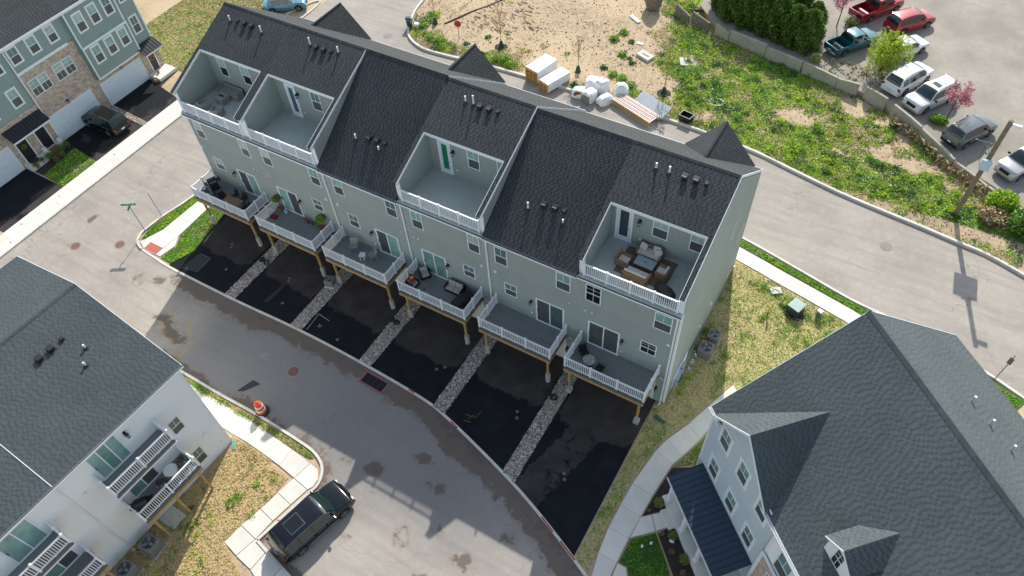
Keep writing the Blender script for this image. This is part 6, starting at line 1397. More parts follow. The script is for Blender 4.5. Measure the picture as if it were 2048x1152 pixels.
# stacked trusses/pallet
pl_ = E('timber_stack', (23.35,25.1,.1), R(-19.5), 'long stack of timber frames with pale slatted top on the kerb', 'timber stack')
for k in range(3): MB().box((-2.2,-.65,.04+k*.14),(2.2,-.56,.12+k*.14)).box((-2.2,.56,.04+k*.14),(2.2,.65,.12+k*.14)).build('long_board', creamw, pl_)
for k in range(22): MB().box((-2.18+k*.203,-.66,.46),(-2.18+k*.203+.15,.66,.49)).build('slat', mat('pale_slat', '#d9cdc4', .8, .1, 5), pl_)
for y in (-.35, 0, .35): MB().box((-2.1,y-.04,.495),(2.1,y+.04,.505)).build('tape', mat('pink_tape', '#b58a86', .7, .2, 8), pl_)
dp = E('panel_stack', (24.5,26.1,.1), R(-19.5), 'leaning stack of grey-white panels behind the timber stack', 'panel stack'); b = MB(); b.ob((0,0,.42), (3.3,1.25,.10), (R(26),0,0)); b.build('panel', mat('panel_grey', '#c2c8ce', .5, .08, 3), dp, bevel=.01)
b = MB(); b.ob((0,.05,.30), (3.2,1.2,.05), (R(26),0,0)); b.build('panel', mat('panel_blue', '#5b8fae', .5, .08, 3), dp)
bn = E('tub', (27.65,25.95,.1), R(-10), 'open black plastic tub on the grass by the kerb', 'tub')
MB().box((-.5,-.35,.0),(.5,.35,.04)).box((-.5,-.35,.04),(-.46,.35,.6)).box((.46,-.35,.04),(.5,.35,.6)).box((-.46,-.35,.04),(.46,-.31,.6)).box((-.46,.31,.04),(.46,.35,.6)).build('shell', blackp, bn); MB().box((-.54,-.39,.58),(.54,-.34,.64)).box((-.54,.34,.58),(.54,.39,.64)).box((-.54,-.34,.58),(-.49,.34,.64)).box((.49,-.34,.58),(.54,.34,.64)).build('rim', ventm, bn)
# bin with teal bag at the junction
tr = E('trash_bin', (-1.9,27.1,.1), 0, 'dark trash bin with a teal bag tied on it at the far junction', 'trash bin'); MB().lathe([(.26,0),(.33,.9),(.34,.95),(.2,1.03)], (0,0,0), 14).build('body', mat('bin_plum', '#3a3038', .5, .1), tr)
b = MB(); b.ob((.3,-.1,.75), (.35,.1,.6), (0,.5,.3)); b.ob((.12,-.25,.8), (.5,.1,.14), (0,.2,.4)); b.build('bag', mat('teal_bag', '#2a8f84', .5, .1), tr, bevel=.03); b = MB(); b.ob((.75,.15,.35), (.5,.4,.3), (.2,.1,.3)); b.build('rag', vinyl, tr, bevel=.08)
# field odds and ends
def pad(name, loc, rz, size, label, m, cat, tilt=(0,0)):
    b = MB(); b.ob((0,0,size[2]/2), size, (R(tilt[0]),R(tilt[1]),0)); return b.build(name, m, None, loc=loc, rot=(0,0,rz), bevel=.02, label=label, cat=cat)
v = pad('valve_slab', (20.95,32.6,.12), R(-20), (1.5,.9,.3), 'pale square concrete slab with a black slot in the field', conc, 'concrete slab'); MB().box((-.35,-.06,.3),(.45,.06,.32)).build('slot', blackp, v)
pad('rubble_slab', (24.8,33.6,.15), R(30), (1.6,1.1,.12), 'broken white slab lying flat in the green weeds', conc, 'slab', (3,5))
b = MB(); b.lathe([(.62,0),(.64,.12),(.48,.13),(.46,0)], (0,0,0), 26, cap=False); b.v = [(x*1.1,y*.85,z+.05*math.sin(3*x)) for x,y,z in b.v]; b.build('manhole_ring', conc, None, loc=(29.1,29.3,.1), label='low round concrete ring sunk among weeds', cat='concrete ring')
pad('block', (17.6,37.7,.2), R(-30), (1.4,.35,.15), 'white broken board lying on the sand at the top of the field', trimw, 'board'); pad('block', (19.7,34.3,.15), R(-5), (.6,.3,.1), 'small pale board lying near the slab with the slot', trimw, 'board')
MB().tube([(.76,30.8,.1),(.76,30.8,.75)], .05, 8).build('stake', ventw, None, label='short white stake in the sandy field near the junction', cat='stake')
MB().tube([(4.6,26.0,.2),(5.6,27.1,.2),(5.7,27.15,.25)], .04, 6).build('pipe', ventw, None, label='white pipe lying in the sand behind the middle gable', cat='pipe')
MB().tube([(22.6,25.9,.3),(13,24,.1)], .001, 3) if 0 else None
# boulder / stump and broken wall bits at the top
def rock(loc, size, label, seed, name='boulder', rz=0, m=stumpm, cat='boulder'):
    r = np.random.default_rng(seed); b = MB(); b.ell((0,0,size[2]*.45), (size[0]/2,size[1]/2,size[2]*.55), 12, 8); b.v = [(x*r.uniform(.88, 1.12), y*r.uniform(.88, 1.12), z*r.uniform(.92, 1.08)) for x, y, z in b.v]
    return b.build(name, m, None, loc=loc, rot=(0,0,rz), label=label, cat=cat)
rock((18.3,40.3,.1), (1.8,1.6,2.4), 'tall weathered grey stump at the top of the field', 5, 'tree_stump', cat='stump')
for loc, L_, rz, l in (((21.6,39.7,.1),1.9,-25,'broken brown wall slab half hidden in weeds, left one'), ((23.6,39.3,.1),2.1,-15,'broken brown wall slab half hidden in weeds, right one')):
    b = MB(); b.prism([(-L_/2,-.12),(L_/2,-.12),(L_/2,.12),(-L_/2,.12)], 0, 1.1); b.v = [(x,y,z*(1.15 if x < 0 else .8)) for x, y, z in b.v]; b.build('wall_fragment', stumpm, None, loc=loc, rot=(R(-8),0,R(rz)), label=l, cat='wall fragment', bevel=.04)
b = MB()
for k in range(6): b.ob((rng.uniform(-.9,.9),rng.uniform(-.3,.3),.1+.06*k), (1.5,.14,.07), (rng.uniform(-.1,.1),rng.uniform(-.1,.1),rng.uniform(-.4,.4)))
b.build('scrap_pile', mat('old_wood', '#5b4a3d', .9, .3, 6), None, loc=(22.8,41.6,.15), label='pile of dark scrap boards above the wall fragments', cat='scrap pile', kind='stuff')
# retaining wall: one panel per precast piece
wl = mat('wall_concrete', '#a8a396', .9, .16, 1.3, fine=.12, fscale=30, bump=.25)
rw = E('retaining_wall', (0,0,0), 0, 'stepped grey concrete retaining wall between the field and the gravel lot', 'retaining wall')
WP = [((25.35,38.75),(26.85,38.25),1.35,1.0),((26.9,38.3),(30.6,37.5),1.35,1.4),((30.65,37.4),(34.1,36.6),1.25,1.3),((34.25,36.5),(37.4,35.8),1.35,1.2),((37.45,35.8),(39.3,35.5),1.15,1.35),((39.9,35.35),(41.8,34.65),1.4,1.3),((42.45,33.9),(45.0,32.2),1.5,1.35),((45.1,32.2),(48.0,29.9),1.2,1.0),((48.05,29.85),(50.7,28.35),.9,.7),((50.75,28.3),(55.8,25.4),.75,.7)]
for (x0,y0),(x1,y1),h0,h1 in WP:
    d = Vector((x1-x0,y1-y0)); L_ = d.length; a = math.atan2(d.y, d.x)
    P = [(0,0),(L_,0),(L_,h1)]+([(L_*.6,(h0+h1)/2+.03)]+[(0,h0)]); n = len(P)
    b = MB(); b.add([(x,-.11,z) for x, z in P]+[(x,.11,z) for x, z in P], [tuple(range(n)), tuple(range(2*n-1, n-1, -1))]+[(i, n+i, n+(i+1) % n, (i+1) % n) for i in range(n)])
    b.build('wall_panel', wl, rw, loc=(x0,y0,0), rot=(0,0,a), bevel=.025)
# ------------------------------------------------------------------ vehicles
tyre = mat('tyre_rubber', '#1b1c1d', .85, .1, 10); rimm = mat('alloy', '#9a9ea3', .35, .05, metal=.7); autog = mat('car_glass', '#1a2a2b', .05, 0, spec=1.); chrome = mat('chrome', '#c8ccd0', .2, 0, metal=.9)
lamp_r = mat('tail_lamp', '#7a1418', .2, 0); lamp_w = mat('head_lamp', '#c3cbd0', .15, 0); plate = mat('licence_plate', '#c9ccd2', .5, 0); undb = mat('underbody', '#111213', .9, 0)
def paint(n, c, metal=.3, rough=.28, coat=.8): return mat('paint_'+n, c, rough, .02, 1, metal=metal, coat=coat)
def vehicle(name, loc, rz, label, cat, pt, L=4.6, W=1.85, H=1.68, kind='suv', wr=.35, wb=2.68, belt=.98, hoodz=.98, rails=False, sunroof=False, lower=None, cab=None, bedm=None, chromeline=False):
    r = E(name, loc, rz, label, cat)
    hw = W/2; fx = wb/2+.05; rx = fx-wb; xf = L/2; xr = -L/2
    if kind == 'sedan': A0, A1, C1, C0 = L*.5-1.25, L*.5-1.95, xr+1.15, xr+.55
    elif kind == 'pickup': A0, A1, C1, C0 = L*.5-1.35, L*.5-2.0, (cab or -.55), (cab or -.55)-.22
    else: A0, A1, C1, C0 = L*.5-1.15, L*.5-1.95, xr+.55, xr+.12
    bedx = C0-.05
    # body stations
    xs = sorted(set([round(v, 3) for v in list(np.linspace(xr, xf, 34))+[a+d for a in (fx, rx) for d in (-wr*1.22,-wr*1.14,-wr*.9,-wr*.5,0,wr*.5,wr*.9,wr*1.14,wr*1.22)]+([bedx,bedx-.06,xr+.1,xr+.05] if kind == 'pickup' else [])]))
    b = MB(); V = []; N = 19
    for x in xs:
        u = abs(x)/(L/2); wf = hw*(1-.13*max(0, (u-.72)/.28)**2.2); g = .24
        for wx in (fx, rx):
            d = abs(x-wx)
            if d < wr*1.15: g = max(g, math.sqrt((wr*1.16)**2-d*d)*1.0+wr*.92)
        if x > A0: t = (x-A0)/(xf-A0); zt = belt+(hoodz-belt)*min(1, t*2)-.10*t**2-.34*max(0, (t-.82)/.18)**2
        else: zt = belt if kind != 'sedan' or x > C0 else belt-.04*(C0-x)
        if x < xr+.12 and kind != 'pickup': zt -= .25*((xr+.12-x)/.12)**2
        ends = max(0, (u-.93)/.07)
        g2 = g+.12*ends; zt = max(zt, g2+.12)
        bed = kind == 'pickup' and xr+.08 < x < bedx-.03
        prof = [(0,g2),(wf*.72,g2),(wf*.955,g2),(wf*.985,g2+(zt-g2)*.12),(wf*1.0,g2+(zt-g2)*.5),(wf*.985,g2+(zt-g2)*.82),(wf*.94,zt-.015),(wf*.88,zt),(wf*.84,zt+.008) ,(0,zt+.03)]
        if bed: prof[8] = (wf*.83, .62); prof[7] = (wf*.88,zt); prof[9] = (0,.62)
        ring = [(x,-y,z) for y, z in prof]+[(x,y,z) for y, z in prof[-2:0:-1]]
        V += ring; N = len(ring)
    F = [(i*N+k, i*N+(k+1)%N, (i+1)*N+(k+1)%N, (i+1)*N+k) for i in range(len(xs)-1) for k in range(N)]+[tuple(range(N))[::-1], tuple((len(xs)-1)*N+k for k in range(N))]
    b.add(V, F); body = b.build('body', pt, r, smooth=True)
    body.modifiers.new('es', 'EDGE_SPLIT').split_angle = R(50)
    # wheel wells + lower cladding
    MB().box((xr+.25,-hw*.8,.22),(xf-.25,hw*.8,.5)).build('underbody', undb, r)
    # cabin
    zr = H; prof = []
    for t in np.linspace(0, 1, 7): prof.append((A0+(A1-A0)*t, belt-.03+(zr-.03-belt+.03)*math.sin(t*math.pi/2)**.92))
    for t in np.linspace(0, 1, 8)[1:-1]: prof.append((A1+(C1-A1)*t, zr-.03+.045*math.sin(math.pi*t)-.0))
    for t in np.linspace(0, 1, 6): prof.append((C1+(C0-C1)*t, belt-.03+(zr-.03-belt+.03)*math.cos(t*math.pi/2)**.85))
    def hwat(x, z): t = (z-belt)/(zr-belt); return hw*(.925-.20*max(0, t)**1.15)
    def bw(x): return hw*.93*(1-.05*max(0, (abs(x)-L*.25)/(L*.25))**2)
    V = []; K = 7
    for x, z in prof:
        he = min(hwat(x, z), bw(x))
        for k in range(K):
            s_ = -1+2*k/(K-1); V.append((x+(.06*(1-s_*s_) if z < zr-.1 and x > 0 else (-.05*(1-s_*s_) if z < zr-.1 else 0)), he*s_, z+.035*(1-s_*s_)*(1 if z > zr-.2 else .3)))
    nP = len(prof); F = [(i*K+k, (i+1)*K+k, (i+1)*K+k+1, i*K+k+1) for i in range(nP-1) for k in range(K-1)]
    b = MB(); b.add(V, [f[::-1] for f in F]); o = len(b.v)
    S = []
    for i, (x, z) in enumerate(prof): S += [(x,-bw(x),belt-.05),(x,bw(x),belt-.05)]
    b.v += S
    for i in range(nP-1):
        a, c = o+2*i, o+2*i+2; b.f += [(i*K, (i+1)*K, c, a)[::-1], (i*K+K-1, (i+1)*K+K-1, c+1, a+1)]; b.m += [0, 0]
    cabn = b.build('cabin', pt, r, smooth=True); cabn.modifiers.new('es', 'EDGE_SPLIT').split_angle = R(42)
    # glass: screens
    def surf(i, f, s_, off):
        (x0, z0), (x1, z1) = prof[i], prof[i+1]; x, z = x0+(x1-x0)*f, z0+(z1-z0)*f; he = min(hwat(x, z), bw(x)); n = Vector((z1-z0, 0, -(x1-x0))).normalized()
        if n.z < 0: n = -n
        return Vector((x+(.06*(1-s_*s_) if z < zr-.1 and x > 0 else (-.05*(1-s_*s_) if z < zr-.1 else 0)), he*s_, z+.035*(1-s_*s_)*(1 if z > zr-.2 else .3)))+n*off
    def screen(nm, i0, i1, f0, f1, wd):
        b = MB(); V = []; pts = [(i0, f0)]+[(i, 0) for i in range(i0+1, i1+1)]+[(i1, f1)]
        for i, f in pts:
            for k in range(7): V.append(surf(i, f, wd*(-1+2*k/6), .008))
        F = [(a*7+k, a*7+k+1, (a+1)*7+k+1, (a+1)*7+k) for a in range(len(pts)-1) for k in range(6)]
        b.add(V, F); return b.build(nm, autog, r, smooth=True)
    screen('windshield', 0, 5, .55, .5, .90)
    screen('rear_window', nP-6, nP-2, .35, .45, .86)
    # side glass
    def edge(x):
        for (x0, z0), (x1, z1) in zip(prof[:-1], prof[1:]):
            if x1 <= x <= x0: f = (x0-x)/(x0-x1+1e-9); z = z0+(z1-z0)*f; return min(hwat(x, z), bw(x)), z
        return bw(x), belt
    segs = {'suv': [(A0-.28,.02),( -.02,-.95),(-1.03,C0+.36)], 'sedan': [(A0-.3,-.05),(-.13,C0+.42)], 'pickup': [(A0-.3,(A1+C1)/2+.12),((A1+C1)/2+.04,C1+.02)]}[kind]
    if kind == 'suv': mid = (A1+C1)/2; segs = [(A0-.28,mid+.42),(mid+.36,mid-.48),(mid-.56,C0+.34)]
    for sgn in (-1, 1):
        for x0, x1 in segs:
            if x0-x1 < .15: continue
            b = MB(); V = []; n = 7
            for k in range(n):
                x = x0+(x1-x0)*k/(n-1); he, ze = edge(x); zb = belt+.03; zt = max(ze-.09, zb+.01); bwx = bw(x)
                for zz in (zb, zt):
                    t = (zz-(belt-.05))/max(ze-(belt-.05), .05); y = bwx+(he-bwx)*min(t, 1); V.append((x, sgn*(y+.009), zz))
            F = [(2*k, 2*k+1, 2*k+3, 2*k+2) if sgn < 0 else (2*k+2, 2*k+3, 2*k+1, 2*k) for k in range(n-1)]
            b.add(V, F); b.build('side_window', autog, r, smooth=True)
        if chromeline:
            pts = []; 
            for x in np.linspace(A0-.2, C0+.25, 14): he, ze = edge(x); pts.append((x, sgn*(he+.015), ze-.055))
            MB().tube(pts, .012, 5).build('window_trim', chrome, r); MB().tube([(A0-.2,sgn*(hw*.945),belt+.01),(C0+.25,sgn*(hw*.93),belt+.01)], .010, 5).build('window_trim', chrome, r)
            MB().tube([(fx-wr*1.3,sgn*(hw*.985),.34),(rx+wr*1.3,sgn*(hw*.985),.34)], .016, 5).build('sill_trim', chrome, r)
        MB().ob((A0-.38,sgn*(hw+.10),belt+.08), (.13,.2,.14)).build('mirror', pt if not lower else undb, r, bevel=.03)
        for px in ((A0-.95, A0-1.75) if kind == 'suv' else (A0-1.0,)): MB().box((px-.02,sgn*(hw*.985),belt-.16),(px+.1,sgn*(hw*1.0+.015),belt-.13)).build('door_handle', pt, r)
        if rails: MB().tube([(A1-.15,sgn*hw*.66,zr-.0),(A1-.25,sgn*hw*.66,zr+.055),(C1+.25,sgn*hw*.66,zr+.05),(C1+.12,sgn*hw*.66,zr-.01)], .018, 6).build('roof_rail', blackm if rails == 'b' else chrome, r)
        MB().ob((xf-.2,sgn*hw*.72,hoodz-.24), (.3,.34,.14), (0,R(22),sgn*R(-24))).build('headlight', lamp_w, r, bevel=.03)
        MB().ob((xr+.09,sgn*hw*.80,belt-.16), (.14,.26,.20 if kind != 'pickup' else .28), (0,0,sgn*R(18))).build('taillight', lamp_r, r, bevel=.03)
        for wx in (fx, rx):
            w_ = E('wheel', (wx,sgn*(hw-.115),wr), 0, parent=r)
            MB().lathe([(wr*.62,-.11),(wr*.93,-.11),(wr,-.07),(wr,.07),(wr*.93,.11),(wr*.62,.11)], (0,0,0), 24, axis='y').build('tyre', tyre, w_, smooth=False)
            b = MB().lathe([(wr*.64,-.0),(wr*.64,.118*1)], (0,0,0), 20, axis='y') if 0 else MB()
            yy = -.118 if sgn < 0 else .118
            for k in range(5):
                a = k*2*math.pi/5; b.ob((wr*.36*math.cos(a), sgn*.112, wr*.36*math.sin(a)), (wr*.55,.02,wr*.16), (0,-a,0))
            b.lathe([(wr*.14,-.12*sgn-.01),(wr*.14,-.12*sgn+.01)], (0,0,0), 10, axis='y')
            for (ra, rb) in ((.58,.66),): b.lathe([(wr*ra,-sgn*.105),(wr*rb,-sgn*.12),(wr*rb,-sgn*.10)], (0,0,0), 22, axis='y', cap=False)
            b.build('rim', rimm, w_); MB().lathe([(wr*.6,-sgn*.09-.005),(wr*.6,-sgn*.09+.005)], (0,0,0), 18, axis='y').build('brake_disc', undb, w_)
    b = MB(); 
    for k in range(4): b.box((xf-.05,-hw*.42,hoodz-.45+k*.055),(xf+.015,hw*.42,hoodz-.42+k*.055))
    b.build('grille', blackm, r); MB().box((xf-.1,-hw*.45,hoodz-.47),(xf-.0,hw*.45,hoodz-.22)).build('grille_backing', undb, r)
    lm = lower or pt
    MB().box((xf-.14,-hw*.80,.3),(xf+.03,hw*.80,.50)).build('front_bumper', lm, r, bevel=.05); MB().box((xr-.05,-hw*.82,.36),(xr+.14,hw*.82,.56)).build('rear_bumper', chrome if kind == 'pickup' else lm, r, bevel=.05)
    MB().box((xr-.062,-.16,.60),(xr-.02,.16,.72)).build('licence_plate', plate, r)
    if lower:
        for sgn in (-1, 1): MB().box((rx+wr*1.2,sgn*hw*.93,.24),(fx-wr*1.2,sgn*(hw*.985+.01),.40)).build('sill', lower, r, bevel=.02)
    if sunroof and not chromeline: MB().box((A1-.75,-.36,zr+.0),(A1-.3,.36,zr+.045)).build('sunroof', autog, r, bevel=.02)
    elif sunroof: MB().box(((A1+C1)/2-.62,-.42,zr+.012),((A1+C1)/2+.28,.42,zr+.05)).build('sunroof', mat('sunroof_glass', '#070b10', .05, 0, spec=.8), r, bevel=.02); MB().tube([((A1+C1)/2-.64,-.44,zr+.05),((A1+C1)/2+.30,-.44,zr+.052),((A1+C1)/2+.30,.44,zr+.052),((A1+C1)/2-.64,.44,zr+.05),((A1+C1)/2-.64,-.44,zr+.05)], .012, 4).build('sunroof_trim', chrome, r)
    if kind == 'pickup': MB().box((xr+.12,-hw*.82,.60),(bedx-.02,hw*.82,.64)).build('bed_liner', undb, r); MB().box((xr-.005,-hw*.8,belt-.3),(xr+.01,hw*.8,belt-.27)).build('tailgate_crease', undb, r)
    return r
# black SUV at the kerb, facing the alley
def place(rear, front): a = math.atan2(front[1]-rear[1], front[0]-rear[0]); return a
a = math.atan2(2.98, .72)
vehicle('parked_car', (22.37,-16.92,.006), a, 'large black SUV with roof glass panel parked along the kerb by the white house', 'car', paint('black_blue', '#050b14', .0, .15, .3), L=4.95, W=1.98, H=1.72, wb=2.95, wr=.38, belt=1.02, hoodz=1.02, sunroof=True, chromeline=True)
vehicle('parked_car', (-17.55,2.25,.012), R(180), 'dark SUV with silver roof rails parked before the brick garage', 'car', paint('dark_grey_green', '#191d1e', .4, .25), L=4.75, W=1.9, H=1.72, wb=2.8, wr=.36, rails=True, sunroof=True, lower=undb)
vehicle('parked_car', (-15.6,24.2,.01), R(38), 'teal blue car at the top edge behind the roof ridge', 'car', paint('teal_blue', '#4b8296', .3), L=4.5, W=1.8, H=1.5, wb=2.65, wr=.33, kind='sedan', belt=.92, hoodz=.92)
LZ = .606
def lotcar(rw, fw_, L, W, **k):   # right-side wheel contacts -> centre
    d = Vector((fw_[0]-rw[0], fw_[1]-rw[1])).normalized(); n = Vector((-d.y, d.x)); m = (Vector(rw)+Vector(fw_))/2+n*(W/2-.1)-d*.05
    return (m.x, m.y, LZ), math.atan2(d.y, d.x)
l, a = lotcar((37.55,46.2),(39.2,48.85),5.2,1.9); vehicle('pickup_truck', l, a, 'red pickup truck with empty black bed at the top of the lot', 'pickup truck', paint('red', '#8e1424'), L=5.4, W=1.9, H=1.75, wb=3.15, wr=.37, kind='pickup', belt=1.08, hoodz=1.08)
l, a = lotcar((40.75,45.5),(42.26,47.4),4.6,1.8); vehicle('parked_car', l, a, 'faded red SUV behind the willow in the lot', 'car', paint('faded_red', '#9c2c34'), L=4.6, W=1.8, H=1.65, wb=2.65, rails='b', lower=None)
l, a = lotcar((36.88,39.9),(38.6,42.35),5.0,1.78); vehicle('pickup_truck', l, a, 'teal pickup truck beside the evergreen hedge', 'pickup truck', paint('teal', '#0f5c6a'), L=5.0, W=1.78, H=1.58, wb=2.95, wr=.34, kind='pickup', belt=.98, hoodz=.98)
l, a = lotcar((41.2,41.0),(42.75,43.3),4.7,1.8); vehicle('parked_car', l, a, 'white sedan half hidden by the willow', 'car', paint('white_a', '#d8dad8', 0), L=4.7, W=1.78, H=1.42, wb=2.75, wr=.32, kind='sedan', belt=.9, hoodz=.88)
l, a = lotcar((42.8,36.63),(43.95,39.1),4.75,1.85); vehicle('parked_car', l, a, 'white SUV with black roof rails seen from behind, right of the willow', 'car', paint('white_b', '#dcdedd', 0), L=4.8, W=1.86, H=1.75, wb=2.8, wr=.37, rails='b', belt=1.05, hoodz=1.05)
l, a = lotcar((46.15,37.2),(44.9,35.11),4.7,1.9)
d = Vector((44.9-46.15,35.11-37.2)).normalized(); n = Vector((-d.y, d.x)); mm = (Vector((46.15,37.2))+Vector((44.9,35.11)))/2-n*.85
vehicle('parked_car', (mm.x-.0,mm.y,LZ), math.atan2(d.y, d.x), 'silver-white SUV with sunroof, nose towards the retaining wall', 'car', paint('silver_white', '#c9cccf', .3), L=4.75, W=1.9, H=1.75, wb=2.7, wr=.35, rails='b', sunroof=True, belt=1.05, hoodz=1.08, lower=mat('cladding_grey', '#8b8e90', .5, 0))
l, a = lotcar((48.37,31.93),(49.75,34.25),4.5,1.84); vehicle('parked_car', l, a, 'grey compact SUV with reflecting roof behind the utility pole', 'car', paint('bronze_grey', '#5f6668', .5), L=4.5, W=1.84, H=1.66, wb=2.68, wr=.35, belt=1.0, hoodz=1.0, lower=undb)
d = Vector((-.52,-.85)).normalized(); vehicle('parked_car', (52.55,31.65,LZ), math.atan2(d.y, d.x), 'silver SUV at the right photo edge, nose towards the wall', 'car', paint('silver', '#b3b1b4', .5), L=4.55, W=1.82, H=1.68, wb=2.62, wr=.34, belt=1.02, hoodz=1.02, lower=mat('cladding_grey', '#8b8e90'))
# ------------------------------------------------------------------ vegetation
def ellpts(n, c, rad, lo=.25):
    P = rng.normal(size=(n,3)); P /= np.linalg.norm(P, axis=1)[:,None]; P *= (rng.uniform(lo, 1.05, n)**.7)[:,None]; return P*np.array(rad)+np.array(c)
def clump(cs, rs, n, size, mats_, name, parent=None, label=None, cat=None, group=None, kind=None, elong=1.8, w=None):
    """many leaf clumps -> one mesh; cs centres, rs radii"""
    P = []; M_ = []
    for i, (c, r) in enumerate(zip(cs, rs)):
        k = max(6, int(n*r*r)); p = rng.normal(size=(k,3)); p /= np.linalg.norm(p, axis=1)[:,None]; p[:,2] = np.abs(p[:,2])*.8; P.append(p*r*(rng.uniform(.3, 1.1, k)[:,None])+np.array(c)); M_.append(np.full(k, rng.choice(len(mats_), p=w)))
    P = np.concatenate(P); return quads(name, leafq(P, size, elong, .35), mats_, parent, mi=np.concatenate(M_), shade=rng.random(len(P)), kind=kind, **{k: v for k, v in dict(label=label, cat=cat, group=group).items() if v})
# field weeds and grass: real leaves, thick where the field is green
n = 380000; x = rng.uniform(-3, 60, n); y = rng.uniform(14, 47, n)
fp = FARN[2:]+[(72,20),(51,28.1),(47,31.1),(42.5,33.6),(40,35.2),(30.7,37.2),(25.3,38.7),(22,42),(20,47),(-3.4,47)]
k = inpoly(x, y, fp) & (segdist(x, y, FARN) > .25); x, y = x[k], y[k]; g = F_green(x, y); nz = fbm(x, y, 1.3, 61, 5); nz2 = fbm(x, y, 3.4, 62)
den = sm(g+1.3*(nz-.5), .22, .52); k = rng.random(len(x)) < .06+.85*den; x, y, g, nz, nz2, den = (q[k] for q in (x, y, g, nz, nz2, den)); m_ = len(x)
zb = .10+.14*fbm(x, y, 2.5, 9)
C = np.stack([x, y, zb+rng.uniform(.0, .05, m_)+den*rng.uniform(0, .16, m_)*sm(nz2, .35, .6)], 1)
q = fbm(x, y, 1.7, 66, 5)+rng.normal(0, .04, m_); mi = np.where(den < .25, np.where(rng.random(m_) < .6, 5, 4), np.where(q < .385, 5, np.where(q < .43, 4, np.where(q < .51, 0, np.where(q < .56, 3, np.where(q < .62, 1, 2))))))
quads('field_weeds', leafq(C, .08, 2.1, .6), [g_bright, g_mid, g_dark, g_lawn, g_olive, g_straw], kind='stuff', mi=mi, shade=rng.random(m_))
# taller bushy weeds
n = 2600; x = rng.uniform(-2, 58, n); y = rng.uniform(20, 44, n); k = inpoly(x, y, fp) & (segdist(x, y, FARN) > .5); x, y = x[k], y[k]; g = F_green(x, y); nz = fbm(x, y, 2., 64)
k = (g > .5) & (nz > .42); x, y = x[k][:900], y[k][:900]
cs = [(a, b, .14) for a, b in zip(x, y)]; rs = rng.uniform(.14, .5, len(cs))
clump(cs, rs, 420, .10, [g_bright, g_mid, g_dark, g_olive], 'weed_clumps', kind='stuff', w=[.25,.35,.25,.15])
# single round weeds on the sand
WLL = ['between the slotted slab and the sandy track','below the stump on the sand','left of the slotted slab, large','far left of the slotted slab, below','small one just left of the slim sapling','beside the sandy track above the bundles','above the white bundles','behind the white bundles, left','behind the white bundles, right','left above the white bundles','right of the tall yellow sapling','near the stop sign','right of the stop sign by the kerb','at the kerb left of the stop sign','by the watering bag near the trash bin','left of the wrapped crates, largest','left of the wrapped crates at the kerb','between the middle gable and the crates','behind the tip of the middle gable','between the two crates and the thin sapling']
for wk, (cx, cy, r) in enumerate(((17.6,35.2,.5),(18.9,34.2,.35),(17.2,33.9,.55),(19.0,31.9,.5),(19.8,31.7,.3),(20.3,31.2,.35),(19.5,28.8,.5),(20.5,28.6,.55),(21.6,28.1,.5),(18.3,29.4,.4),(6.2,28.8,.35),(4.9,26.9,.4),(2.2,26.1,.6),(1.2,26.2,.5),(-.5,27.6,.5),(9.5,26.3,.7),(8.7,26.0,.5),(10.4,25.9,.6),(7.2,26.3,.3),(17.0,26.0,.4))):
    clump([(cx,cy,.12)], [r], 900, .11, [g_mid if r > .4 else g_dark], 'weed', label='round green weed clump '+WLL[wk], cat='weed', group='round weeds on the sand')
# bushes by the pole
def bush(loc, rad, n, mats_, label, size=.11, name='bush', cat='bush', group=None, w=None):
    r = E(name, loc, 0, label, cat, group); b = MB()
    for j in range(5): a = rng.uniform(0, 6.28); b.tube([(0,0,0),(rad[0]*.5*math.cos(a),rad[1]*.5*math.sin(a),rad[2]*1.1)], [.03,.01], 5)
    b.build('stems', trunkm, r)
    P = ellpts(n, (0,0,rad[2]*.9), rad, .2); P = P[P[:,2] > .02]; quads('foliage', leafq(P, size, 1.8), mats_, r, mi=rng.choice(len(mats_), len(P), p=w), shade=rng.random(len(P))); return r
bush((51.9,26.9,.1), (1.1,.9,.9), 2600, [g_bright, g_mid], 'bright green bush at the end of the retaining wall', .12)
bush((53.6,25.3,.1), (1.2,1.1,.9), 2400, [g_mid, g_dark], 'darker green bush right of the bright green one', .12)
bush((55.3,24.4,.1), (1.2,1.0,.9), 2000, [g_mid, g_olive], 'shaggy bush at the right photo edge above the kerb', .12)
bush((51.8,25.4,.1), (1.3,.9,.55), 1600, [g_straw, g_brown], 'dry straw-coloured shrub between pole and green bushes', .12)
bush((34.9,38.1,.55), (.5,.45,.45), 900, [g_straw, g_lime], 'small yellow round bush on the bank behind the wall', .08)
bush((46.0,34.3,.6), (.8,.5,.35), 900, [g_mid, g_lawn], 'low green bush at the foot of the pink tree', .1)
bush((36.2,44.9,.6), (.7,.6,.45), 500, [g_olive], 'low bush by the small pink tree at the top edge', .1)
# brambles climbing the lot bank
pts = np.concatenate([np.stack([rng.uniform(x0, x1, 140), rng.uniform(0, 1, 140), rng.uniform(.1, 1.0, 140)], 1) for x0, x1 in ((42.6,45),(45,48),(48,51))])
yy = np.interp(pts[:,0], [42.5,45.1,48,51], [33.6,32.0,29.7,28.1])-.25-rng.uniform(0, .5, len(pts)); pts[:,1] = yy
quads('dry_brambles', leafq(pts, .16, 3, .1), [g_brown, g_straw], kind='stuff', mi=rng.integers(0, 2, len(pts)), shade=rng.random(len(pts)))
# ground cover rubble patch behind the wall
clump([(x_, y_, .6) for x_, y_ in zip(rng.uniform(35.5, 41, 60), rng.uniform(36.6, 39.2, 60))], rng.uniform(.1, .35, 60), 160, .1, [g_brown, g_straw, g_olive], 'dry_ground_cover', kind='stuff')
